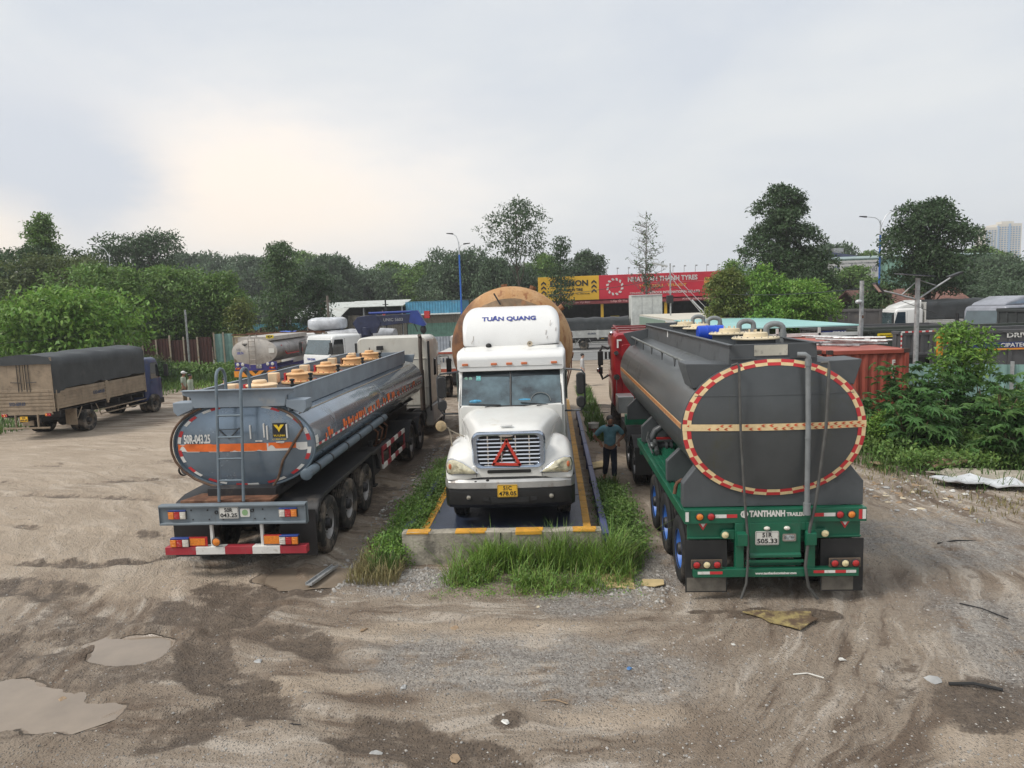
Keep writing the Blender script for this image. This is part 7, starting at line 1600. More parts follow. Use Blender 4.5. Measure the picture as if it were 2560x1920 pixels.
def crown_pts(lobes, per, nl, sig, seed):
    """lobes: (x,y,z,rx,ry,rz); per clumps per lobe, nl leaves per clump"""
    rs = np.random.RandomState(seed); P = []; O = []
    for (x, y, z, rx, ry, rz) in lobes:
        d = unit(rs.normal(size=(per, 3))); d[:, 2] = np.where(d[:, 2] < -.55, -d[:, 2], d[:, 2]); r = rs.uniform(.35, 1.0, (per, 1))**.5
        c_ = np.array([x, y, z])+d*r*np.array([rx, ry, rz])
        q = np.repeat(c_, nl, 0)+np.clip(rs.normal(size=(per*nl, 3)), -1.4, 1.4)*sig*np.array([1, 1, .55]); P.append(q); O.append(np.repeat(d, nl, 0))
    return np.concatenate(P), np.concatenate(O)
def limb(m, a, b_, r0, r1, seed, n=6, bend=.12):
    a, b_ = Vector(a), Vector(b_); ln = (b_-a).length
    pts = [a.lerp(b_, i/n)+Vector((noise.noise(Vector((i*.7, seed, 0))), noise.noise(Vector((i*.7, seed, 5))), .3*noise.noise(Vector((i*.7, seed, 9)))))*ln*bend*math.sin(PI*i/n) for i in range(n+1)]
    m.tube(pts, [r0+(r1-r0)*i/n for i in range(n+1)], 7); return pts
def tree(name, label, x, y, h, w_, low, seed, lm=None, shape='round', lobes=9, per=26, nl=14, leaf_=.26, bk=None, group=None, z=0, tr_=None, lean=0.0, droop=.5, cat='tree', sig=.34):
    lm = lm or g_mid; bk = bk or bark; rs = random.Random(seed); o = root(name, label, cat, (x, y, z), 0, group)
    LB = []; ch = h-low; R0 = w_/2
    for i in range(lobes):
        t = (i+.5)/lobes; zz = low+ch*t
        if shape == 'cone': rr = R0*(1-t)**.75+.12*R0
        elif shape == 'column': rr = R0*(.55+.45*math.sin(PI*min(1, t*1.1+.1)))
        elif shape == 'flat': rr = R0*(.75+.25*t)
        else: rr = R0*math.sqrt(max(.06, 1-(2*t-.95)**2))
        a = i*2.4+rs.uniform(0, .8); off = rr*.52; s = rr*rs.uniform(.42, .62)+.12*R0
        LB.append((math.cos(a)*off+lean*t, math.sin(a)*off, min(zz, h-s*.62), s, s, max(s*.62, ch/lobes*.8)))
        if shape in ('round', 'flat', 'cone') and t < .85: a += PI*rs.uniform(.7, 1.3); LB.append((math.cos(a)*off*1.05+lean*t, math.sin(a)*off, zz, s*.85, s*.85, max(s*.5, ch/lobes*.7)))
    if shape == 'column': LB = [(x_*.5, y_*.5, z_, a*1.1, b*1.1, c_) for x_, y_, z_, a, b, c_ in LB]
    m = M(); r = tr_ or max(.07, h*.018); top = (lean*.8, 0, low+ch*.85)
    tp = limb(m, (0, 0, -.15), top, r, r*.2, seed, 9, .04)
    for k, lb in enumerate(LB):
        zb = max(low*.75, lb[2]-abs(lb[3])*1.1-.2); j = min(8, max(1, int(9*min(.95, zb/top[2])))); a = tp[j]; limb(m, a, (lb[0], lb[1], lb[2]), r*.38, r*.08, seed+k, 5, .15)
    m.build('trunk', bk, o)
    P, O = crown_pts(LB, int(per*1.35), nl, sig*leaf_/.26*.85, seed); d = unit(O*.6+NR.normal(size=P.shape)*.7-np.array([0, 0, droop])*NR.uniform(.3, 1, (len(P), 1)))
    s = NR.uniform(.65, 1.25, len(P))*leaf_; leafmesh('crown', P, d, s, s*.48, lm, o, nrm=O*.5+np.array([0, 0, 1.0])); return o
T = tree
# left group
T('tree', 'tall dark tree with a pointed leafy tip at the left edge', -44.7, 60, 10.6, 10.5, 4.5, 1, g_ever, lobes=11, per=34, leaf_=.34, shape='round')
T('tree', 'slender leafy treetop poking up at the left edge', -44.6, 61, 13.3, 3.2, 9.6, 2, g_mid, lobes=6, per=20, leaf_=.30, shape='cone')
T('tree', 'spreading tree left of the broad dark tree, with reddish young leaves', -40.3, 57, 9.6, 9.5, 3.0, 3, g_olive, lobes=10, per=34, leaf_=.32)
T('mango_tree', 'bright green mango tree with drooping leaves behind the dusty tarpaulin truck', -29.3, 41.5, 6.25, 8.6, 1.4, 4, g_bright, lobes=10, per=46, nl=14, leaf_=.34, droop=1.0)
T('tree', 'mid green tree just behind the bright mango tree', -34.0, 52, 8.3, 8.0, 1.8, 5, g_mid, lobes=10, per=40, leaf_=.30)
T('tree', 'broad green tree rising over the rusty fence', -30.2, 55.5, 8.2, 7.8, 1.8, 6, g_mid, lobes=10, per=40, leaf_=.30)
T('tree', 'dense dark tree with a wide rounded top standing above the others at left', -50.2, 85, 14.4, 9.5, 7.5, 7, g_ever, lobes=9, per=34, leaf_=.42, shape='flat')
T('tree', 'leafy green tree above the right end of the rusty fence', -26.8, 56.5, 7.6, 5.4, 1.6, 8, g_mid, lobes=9, per=34, leaf_=.28)
T('sapling', 'young yellow-green tree by the teal fence panels', -23.4, 52.5, 5.3, 2.2, 1.4, 9, g_yel, lobes=6, per=16, leaf_=.24)
T('tree', 'dark shrubby tree filling the gap behind the rusty fence', -37.5, 54, 6.2, 7.5, .8, 10, g_ever, lobes=8, per=34, leaf_=.30)
T('vine_covered_tree', 'tall narrow tree draped in vines beside the concrete pole', -25.3, 66, 10.8, 5.4, 1.8, 12, g_dark, lobes=12, per=36, leaf_=.30, shape='column', droop=1.2)
T('tree', 'bare-topped tree standing just right of the vine-covered tree', -22.6, 68, 8.2, 3.6, 2.2, 13, g_ever, lobes=7, per=24, leaf_=.28)
# lone trees
T('tree', 'tall airy tree with a thin trunk rising behind the rusty tank', -3.5, 75, 14.9, 7.4, 9.0, 20, g_ever, lobes=9, per=17, nl=12, leaf_=.30, shape='round', tr_=.13)
T('tree', 'narrow dark tree growing in front of the yellow signboard', .9, 70, 10.3, 2.9, 3.8, 21, g_ever, lobes=9, per=16, leaf_=.28, shape='column', tr_=.1)
T('tree', 'round dark treetop showing above the yellow and red signboards', 5.4, 105, 11.3, 5.0, 5.0, 22, g_ever, lobes=7, per=40, leaf_=.42)
T('tree', 'large dense dark conical tree beside the red signboard', 18.8, 60, 13.1, 7.9, 4.2, 23, g_ever, lobes=12, per=56, nl=15, leaf_=.27, shape='cone', tr_=.2)
T('tree', 'smaller dark branchy tree just right of the large conical tree', 21.4, 60, 7.9, 3.8, 3.4, 24, g_dark, lobes=7, per=26, leaf_=.30)
T('tree', 'large broad dark tree between the warehouse and the high-rise tower', 28.0, 55, 10.8, 6.5, 4.2, 25, g_ever, lobes=11, per=56, nl=15, leaf_=.27, tr_=.2)
T('bush', 'yellow-leaved bush in front of the right end of the red signboard', 10.9, 45, 5.9, 3.0, 2.2, 26, g_yel, lobes=8, per=30, leaf_=.20, cat='bush')
T('bush', 'mid green bush between the yellow-leaved bush and the bright one', 11.7, 46.5, 6.4, 2.6, 2.4, 27, g_mid, lobes=7, per=26, leaf_=.20, cat='bush')
T('bush', 'bright green feathery bush left of the paired grey poles', 14.3, 42.5, 5.1, 4.6, 1.6, 28, g_bright, lobes=10, per=44, leaf_=.20, cat='bush')
T('bush', 'upright light green bush with a thin top behind the bright feathery bush', 12.7, 43.5, 6.0, 2.2, 2.2, 29, g_bright, lobes=7, per=18, leaf_=.20, cat='bush')
T('tree', 'small dark tree behind the blue pole of the double-armed lamp', 24.3, 56, 4.6, 3.0, 1.0, 30, g_dark, lobes=6, per=26, leaf_=.26)
# bare tree
bo_ = root('bare_tree', 'nearly leafless tree in front of the red signboard', 'tree', (9.3, 72, 0)); m = M(); rs = random.Random(5); tips = []
tp = limb(m, (0, 0, 0), (.2, 0, 13.0), .16, .02, 3, 16, .02)
for k in range(46):
    t = .38+.58*k/46; i = int(t*16); a = tp[i]; q = rs.uniform(0, 2*PI); ln = 3.3*(1-t)**.7*rs.uniform(.7, 1.1)+.3; e = a+Vector((math.cos(q)*ln, math.sin(q)*ln*.8, ln*rs.uniform(.25, .65))); pts = limb(m, a, e, .035, .012, k, 6, .2)
    for j in range(7): b2 = pts[rs.randrange(2, 7)]; e2 = b2+Vector((rs.gauss(0, .4), rs.gauss(0, .4), rs.uniform(.1, .6))); m.tube([b2, (b2+e2)/2+Vector((.05, 0, .05)), e2], [.014, .010, .007], 4); tips.append(e2)
m.build('trunk', barkp, bo_)
P = np.array([tuple(rs.choice(tips)) for _ in range(60)]+[(rs.gauss(.2, .35), rs.gauss(0, .35), rs.uniform(5.2, 8.5)) for _ in range(70)]); P = np.repeat(P, 5, 0)+NR.normal(size=(len(P)*5, 3))*.13; leafmesh('leaves', P, unit(NR.normal(size=P.shape)), .24, .13, g_dark, bo_)
# far trees: three crowns copied with different scales
protos = []
for k, (lm, sh) in enumerate(((g_far, 'round'), (g_far, 'flat'), (g_mid, 'round'))):
    protos.append((sh, lm))
first = {}
far = [(-77.5, 150, 17.1, 15, 0), (-69.7, 150, 16.6, 14, 1), (-84, 140, 13, 15, 0), (-58.6, 140, 15.0, 13, 0), (-63, 128, 12.6, 12, 1), (-48.8, 140, 15.6, 11, 2), (-41.5, 135, 14, 10, 0), (-34.9, 110, 12.5, 9.5, 0), (-33.2, 122, 11.2, 13, 1), (-29.5, 130, 12.4, 12, 2), (-25.0, 118, 10.8, 9, 1), (-20.6, 115, 11.3, 9.5, 2), (-16.5, 108, 10.2, 7.5, 0), (-12.7, 100, 12.0, 9.6, 1), (-7.3, 95, 10.2, 6.2, 0), (-4.2, 98, 9.6, 6.0, 1), (-1.4, 100, 10.8, 6.8, 2), (42.6, 112, 11.4, 9.0, 0), (53.2, 90, 8.3, 8.4, 1), (49.4, 80, 6.3, 7.2, 0), (58, 100, 9.6, 9, 2), (48.6, 112, 10.1, 8.4, 2), (61, 88, 6.5, 9, 1), (37.5, 72, 6.0, 7.5, 0), (42, 66, 4.8, 7, 1), (-93, 120, 12.5, 14, 1), (-72, 118, 12, 12, 0), (36, 88, 7.2, 7, 2), (2.6, 108, 9.6, 5, 1)]
wh_ = ['in the far row above the mango tree', 'in the far row beyond the rusty fence', 'in the far row beyond the white-roofed shed', 'in the far row behind the blue fascia', 'in the far row beside the rusty tank', 'in the distance right of the warehouse']
zn = lambda x: 0 if x < -66 else 1 if x < -50 else 2 if x < -24 else 3 if x < -9 else 4 if x < 10 else 5
cnt = {}; tot = {z: sum(zn(f[0]) == z for f in far) for z in range(6)}
ords = ['first', 'second', 'third', 'fourth', 'fifth', 'sixth', 'seventh', 'eighth', 'ninth', 'tenth']
for x, y, h, w_, k in sorted(far, key=lambda f: f[0]/f[1]):
    z_ = zn(x); n_ = cnt.get(z_, 0); cnt[z_] = n_+1; lb = ['hazy rounded', 'hazy flat-topped', 'soft green'][k]+' tree, '+ords[n_]+' from the left '+wh_[z_]
    if k not in first:
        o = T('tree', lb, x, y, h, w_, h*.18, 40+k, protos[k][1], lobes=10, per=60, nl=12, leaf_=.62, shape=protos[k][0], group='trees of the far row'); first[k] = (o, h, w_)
    else:
        p, h0, w0 = first[k]; o = copy_tree(p); o.location = (x, y, 0); o.scale = (w_/w0, w_/w0, h/h0); o.rotation_euler.z = x*1.3; o['label'] = lb
# the wooded band behind them, no tree of it can be told apart
P = []
for x0, x1, y, hh in ((-200, -6, 158, 13.5), (-110, -12, 128, 9.0), (24, 120, 130, 8.5), (30, 90, 100, 5.5), (-8, 24, 118, 7.0)):
    n = int((x1-x0)*95); X = NR.uniform(x0, x1, n); Z = NR.uniform(0, 1, n)**.8*(hh*(.62+.5*fbm(X, X*0+y, 9, 6))); P.append(np.stack([X, y+NR.normal(size=n)*3, Z], 1))
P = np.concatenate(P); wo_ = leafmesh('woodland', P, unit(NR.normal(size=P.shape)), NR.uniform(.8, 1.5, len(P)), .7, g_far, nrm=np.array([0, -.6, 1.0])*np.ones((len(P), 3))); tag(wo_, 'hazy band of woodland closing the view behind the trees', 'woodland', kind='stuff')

# castor plants with palmate leaves
def palmate(seed, R=.26):
    rs = random.Random(seed); rim = []; n = 8
    for i in range(n):
        a = -2.3+4.6*i/(n-1)+rs.uniform(-.06, .06); r = R*(1-.35*abs(a)/2.3)*rs.uniform(.9, 1.05)
        rim += [(a-.27, R*.40, .0), (a-.15, r*.66, .012), (a, r, -.05), (a+.15, r*.66, .012)]
    rim.append((2.55, R*.36, 0)); v = [(0, 0, .015)]+[(math.sin(a)*r, math.cos(a)*r, z-.5*r*r) for a, r, z in rim]
    return v, [(0, i+1, i) for i in range(1, len(v)-1)]
def castor(label, x, y, h, w_, seed, n, lm=None, R=.31):
    rs = random.Random(seed); o = root('castor_plant', label, 'plant', (x, y, 0)); st = M(); lf = M()
    base = [(rs.gauss(0, w_*.1), rs.gauss(0, w_*.1)) for _ in range(6)]; tops = []
    for k in range(12): a, b_ = base[k % 6]; q = rs.uniform(0, 2*PI); r = w_*.5*rs.uniform(.2, .9); hh = h*rs.uniform(.5, .95)*(1-.25*r/w_); pts = limb(st, (a, b_, -.05), (r*math.cos(q), r*math.sin(q)*.7, hh), .028, .012, seed+k, 6, .2); tops += pts[2:]
    for i in range(n):
        c_ = rs.choice(tops)+Vector((rs.gauss(0, w_*.13), rs.gauss(0, w_*.10), rs.gauss(.0, h*.08))); c_.z = max(.15, min(c_.z, h)); v, f = palmate(seed*100+i, R*rs.uniform(.6, 1.15))
        out = Vector((c_.x, c_.y-.5, .3)).normalized(); T_ = Matrix.Translation(c_) @ out.to_track_quat('Y', 'Z').to_matrix().to_4x4() @ Matrix.Rotation(rs.uniform(-.9, .2), 4, 'X') @ Matrix.Rotation(rs.uniform(-.5, .5), 4, 'Y'); lf.T = T_; lf.add(v, f)
    st.build('stem', mat('castor_stem', (.14, .10, .05), rough=.7), o); lf.build('leaves', lm or g_castor, o, sm=0); return o
castor('low castor plant in front of the lettered end of the red container', 8.75, 20.6, 1.7, 1.3, 1, 100)
castor('large castor plant with broad dark leaves right of the red container', 10.4, 20.6, 2.55, 2.3, 2, 420)
castor('castor plant with hand-shaped leaves hanging low over the grass', 9.6, 18.9, 1.7, 2.0, 3, 220, R=.34)
castor('castor plant nearest the right edge, half cut by the frame', 10.9, 17.6, 2.3, 1.6, 4, 220)
castor('castor plant behind the old tyre', 12.0, 20.0, 2.3, 1.9, 5, 260)
T('shrub', 'tall yellow-green shrub rising above the castor plants', 11.7, 21.0, 3.35, 1.5, 1.6, 60, g_bright, lobes=7, per=20, nl=9, leaf_=.14, tr_=.035, cat='shrub')
T('shrub', 'dark green bush between the tyre and the right edge', 12.0, 18.7, 1.7, 1.6, .1, 61, g_mid, lobes=8, per=40, nl=12, leaf_=.10, tr_=.03, cat='shrub')
T('shrub', 'small light green shrub at the foot of the castor plants', 8.8, 19.6, 1.1, .9, .05, 62, g_bright, lobes=6, per=24, nl=10, leaf_=.08, tr_=.02, cat='shrub')
castor('small castor sprig between the dark tank and the red container', 8.2, 21.7, 2.3, .8, 8, 40)

# weeds and grass: nobody could count it
gm_ = leaf('grass_bright', (.17, .29, .055), .4, .3); gd = leaf('grass_dry', (.27, .24, .11), .4, .25); gk = leaf('grass_dark', (.10, .18, .045), .4, .25)
def grass(name, label, area, n, h, m_, wd=.012, bend=.35, dens=None, hmod=None):
    """long arching blades, three segments each"""
    x0, x1, y0, y1 = area; X = NR.uniform(x0, x1, n*2); Y = NR.uniform(y0, y1, n*2); d = fbm(X, Y, .5, 13)
    if dens is not None: k = NR.uniform(size=n*2) < dens(X, Y)*np.clip((d-.3)*3, .15, 1)
    else: k = NR.uniform(size=n*2) < np.clip((d-.3)*3, .15, 1)
    X, Y = X[k][:n], Y[k][:n]; n = len(X); H_ = h*NR.uniform(.35, 1.2, n)*(.35+1.3*fbm(X, Y, .35, 17))*(hmod(X, Y) if hmod else 1); a = NR.uniform(0, 2*PI, n); bx, by = np.cos(a)*bend*H_*NR.uniform(.2, 1.3, n), np.sin(a)*bend*H_*NR.uniform(.2, 1.3, n)
    sa = a+PI/2; sx_, sy_ = np.cos(sa)*wd/2, np.sin(sa)*wd/2; Z0 = np.full(n, -.02); V = []
    for t, k_ in ((0, 1.0), (.45, .9), (.8, .6)):
        z = Z0+H_*(t-.12*t*t); ox, oy = bx*t**1.8, by*t**1.8; V += [np.stack([X+ox-sx_*k_, Y+oy-sy_*k_, z], 1), np.stack([X+ox+sx_*k_, Y+oy+sy_*k_, z], 1)]
    V.append(np.stack([X+bx*1.15, Y+by*1.15, Z0+H_*.92], 1)); V = np.stack(V, 1).reshape(-1, 3).astype(np.float32); b_ = np.arange(n)[:, None]*7
    q = np.concatenate([b_+np.array([0, 1, 3, 2]), b_+np.array([2, 3, 5, 4])], 1).reshape(-1); tr3 = (b_+np.array([4, 5, 6])); li = np.concatenate([q, tr3.reshape(-1)]).astype(np.int32)
    me = bpy.data.meshes.new(name); me.vertices.add(len(V)); me.vertices.foreach_set('co', V.ravel()); me.loops.add(len(li)); me.loops.foreach_set('vertex_index', li)
    me.polygons.add(3*n); me.polygons.foreach_set('loop_start', np.concatenate([np.arange(0, 8*n, 4), 8*n+np.arange(0, 3*n, 3)]).astype(np.int32)); me.update(calc_edges=True); me.materials.append(m_)
    o = bpy.data.objects.new(name, me); COL.objects.link(o); tag(o, label, 'grass', kind='stuff')
    # root every blade on the ground
    return o
def ell_d(cx_, cy_, rx, ry, pw=1.0): return lambda X, Y: np.clip(1.25-np.sqrt(((X-cx_)/rx)**2+((Y-cy_)/ry)**2), 0, 1)**pw
fh = lambda X, Y: .30+.85*np.clip((Y-10.5)/.95, 0, 1)
def front(X, Y): return np.clip(np.minimum((X+1.95)/.5, (1.2-X)/.35), 0, 1)*np.clip((Y-10.15-.30*np.abs(X+.3)**1.3*.5)/.6, 0, 1)*np.clip((fbm(X, Y, .42, 71)-.36)*5, .06, 1)
grass('grass', 'long bright green grass growing against the concrete barrier', (-2.1, 1.2, 10.35, 11.64), 6200, .50, gm_, wd=.013, bend=.85, dens=front, hmod=fh)
grass('grass', 'dry straw mixed through the grass at the barrier', (-2.1, 1.2, 10.2, 11.64), 3000, .32, gd, wd=.012, bend=.9, dens=front, hmod=fh)
grass('grass', 'tall grass blades leaning on the concrete barrier', (-1.2, .6, 11.2, 11.62), 800, .62, gm_, wd=.015, bend=.5)
grass('grass', 'rough grass and weeds along the left side of the scale', (-3.15, -2.72, 11.1, 17.5), 2600, .36, gk, wd=.018, bend=.5)
grass('grass', 'dry grass at the left end of the barrier', (-3.45, -2.6, 10.75, 13), 1600, .28, gd, wd=.014, bend=.6)
grass('grass', 'rough grass along the right side of the scale', (.93, 1.4, 11.3, 16.5), 2200, .34, gk, wd=.018, bend=.5)
grass('grass', 'low green grass behind the standing man near the road', (1.05, 1.75, 22, 35), 1800, .34, gk, wd=.035, bend=.5)
def rv(X, Y): return np.clip((X-(7.2+.0*Y)-np.clip((19-Y)*.35, 0, 3))/1.2, 0, 1)*np.where((X > 8.2) & (Y < 18.0) & (Y > 15.2), .12, 1)
grass('grass', 'long grass below the castor plants on the right', (7.2, 14, 15.5, 21.5), 13000, .34, gk, wd=.022, bend=.6, dens=rv)
grass('grass', 'dry grass tufts at the edge of the right-hand rubbish', (6.6, 12.5, 13.2, 19), 4200, .14, gd, wd=.018, bend=.6, dens=lambda X, Y: np.clip((X-6.4-np.clip((18-Y)*.30, 0, 3))/2., 0, 1)*.8*np.where((X > 8.2) & (Y < 17.9) & (Y > 15.2), .15, 1))
grass('grass', 'grass verge along the foot of the rusty fence', (-33, -20, 41, 50), 9000, .55, gk, wd=.06, bend=.5, dens=lambda X, Y: np.clip((Y-(X+33)*.0-43)/2, 0, 1))
grass('grass', 'sunlit grass edge in front of the weeds by the fence', (-34, -20, 38.5, 46), 5000, .30, gm_, wd=.06, bend=.6, dens=lambda X, Y: np.clip((Y-(39.5+.5*np.abs(X+26)*.2))/2.5, 0, 1))  # edge strip in the brighter of the green grass colours
grass('grass', 'grass under the mango tree beside the dusty truck', (-40, -21.5, 24, 42), 9000, .40, gk, wd=.05, bend=.5)
def weeds(label, area, n, h, m_, lf=.06, dens=None, sig=.12, name='weeds'):
    x0, x1, y0, y1 = area; X = NR.uniform(x0, x1, n); Y = NR.uniform(y0, y1, n)
    if dens is not None: k = NR.uniform(size=n) < dens(X, Y); X, Y = X[k], Y[k]
    n = len(X); H_ = h*(.35+1.0*fbm(X, Y, .6, 23)); L_ = 12; Z = NR.uniform(0, 1, (n, L_))**.8*H_[:, None]
    P = np.stack([X[:, None]+NR.normal(size=(n, L_))*sig, Y[:, None]+NR.normal(size=(n, L_))*sig, Z], 2).reshape(-1, 3); s = NR.uniform(.6, 1.3, len(P))*lf
    o = leafmesh(name, P, unit(NR.normal(size=P.shape)+np.array([0, 0, .4])), s*1.5, s*.75, m_, nrm=np.array([0, -.3, 1.0])*np.ones((len(P), 3))); return tag(o, label, 'weeds', kind='stuff')
weeds('leafy weeds along the left side of the scale', (-3.05, -2.55, 11.7, 18.5), 900, .55, g_mid, .04, sig=.10)
weeds('lighter leafy weeds spilling round the left end of the barrier', (-3.2, -2.6, 11.45, 14.5), 560, .50, g_bright, .036, sig=.09)
weeds('leafy weeds between the scale and the dark tanker', (.90, 1.50, 11.7, 15.6), 900, .50, g_mid, .038, sig=.10, dens=lambda X, Y: np.clip((1.75-X-.06*(Y-11))/.3, 0, 1))
weeds('dense leafy weeds before the rusty fence', (-32, -21.5, 46.5, 49.6), 1100, .95, g_mid, .15, sig=.3)
weeds('seed-headed tall weeds against the rusty fence', (-29.5, -27.5, 48.6, 49.7), 90, 1.6, g_olive, .16, sig=.2)
weeds('leafy undergrowth below the mango tree', (-36, -25, 36, 46), 1200, 1.6, g_dark, .2, sig=.4)
weeds('ground creepers below the castor plants', (8.0, 14, 17.2, 21.6), 2600, .55, g_mid, .07, sig=.16, dens=lambda X, Y: np.clip((X-8.0)/.8, 0, 1))
weeds('creepers at the foot of the teal fence', (10.5, 15, 20.0, 22.4), 900, 1.1, g_dark, .10, sig=.2)
weeds('leafy hedge filling the far left corner', (-60, -37, 46, 56), 2000, 3.6, g_dark, .30, sig=.6)
weeds('scrub along the far side of the road', (-60, -12, 77.3, 79), 900, 1.2, g_dark, .3, sig=.5)

# small stones and rubble on the yard
def stones(name, label, pts, smin, smax, m_):
    n = len(pts); V = []; F = []; b = 0
    for (x, y) in pts:
        s = NR.uniform(smin, smax)*(.6+.8*NR.uniform()**3); z = gz(x, y); q = NR.uniform(0, 6.28); a, c_ = math.cos(q)*s, math.sin(q)*s; k = NR.uniform(.5, .9)
        V += [(x+a, y+c_, z), (x-c_*k, y+a*k, z-s*.1), (x-a, y-c_, z), (x+c_*k, y-a*k, z-s*.1), (x+a*.3, y+c_*.25, z+s*.62), (x-a*.3, y-c_*.3, z+s*.5)]
        F += [(b, b+1, b+4), (b+1, b+5, b+4), (b+1, b+2, b+5), (b+2, b+3, b+5), (b+3, b+4, b+5), (b+3, b, b+4)]; b += 6
    me = bpy.data.meshes.new(name); me.from_pydata(V, [], F); me.materials.append(m_); o = bpy.data.objects.new(name, me); COL.objects.link(o); return tag(o, label, 'stones', kind='stuff')
stm = mat('stone_grey', (.34, .325, .30), rough=.9, var=.2, sc_=20, island=.4); stp = mat('stone_pale', (.33, .315, .29), rough=.9, var=.1, island=.25)
pts = []
while len(pts) < 22000:
    y = 6.0+14*NR.uniform()**1.7; x = NR.uniform(-1, 1)*(y*.78+1)-.5; i = int(np.clip(np.searchsorted(xs, x), 0, nx-1)); j = int(np.clip(np.searchsorted(ys, y), 0, ny-1)); q = j*nx+i
    if NR.uniform() < (.22+.7*grav[q])*(1-.8*wet[q])*(1-.6*mud[q]): pts.append((x, y))
stones('gravel', 'loose grey gravel strewn over the yard', pts, .006, .020, stm)
pts = [(NR.normal(-2.35, .28), NR.normal(10.95, .25)) for _ in range(240)]+[(NR.normal(-3.45, .22), NR.normal(11.2, .35)) for _ in range(220)]+[(NR.uniform(-3.9, -3.3), NR.uniform(11, 22)) for _ in range(600)]+[(NR.uniform(6.5, 9.5), NR.uniform(13.5, 18)) for _ in range(500)]+[(NR.normal(1.2, .3), NR.normal(10.6, .35)) for _ in range(300)]
stones('rubble', 'broken pale stones by the barrier and the trucks', pts, .02, .05, stp)
weeds('small broad-leaved weeds mixed into the grass at the barrier', (-1.7, 1.2, 10.55, 11.6), 260, .20, g_mid, .035, dens=front, sig=.06)
weeds('low clover-like weeds at the foot of the barrier grass', (-2.0, 1.3, 10.2, 11.2), 240, .07, g_bright, .022, sig=.06)
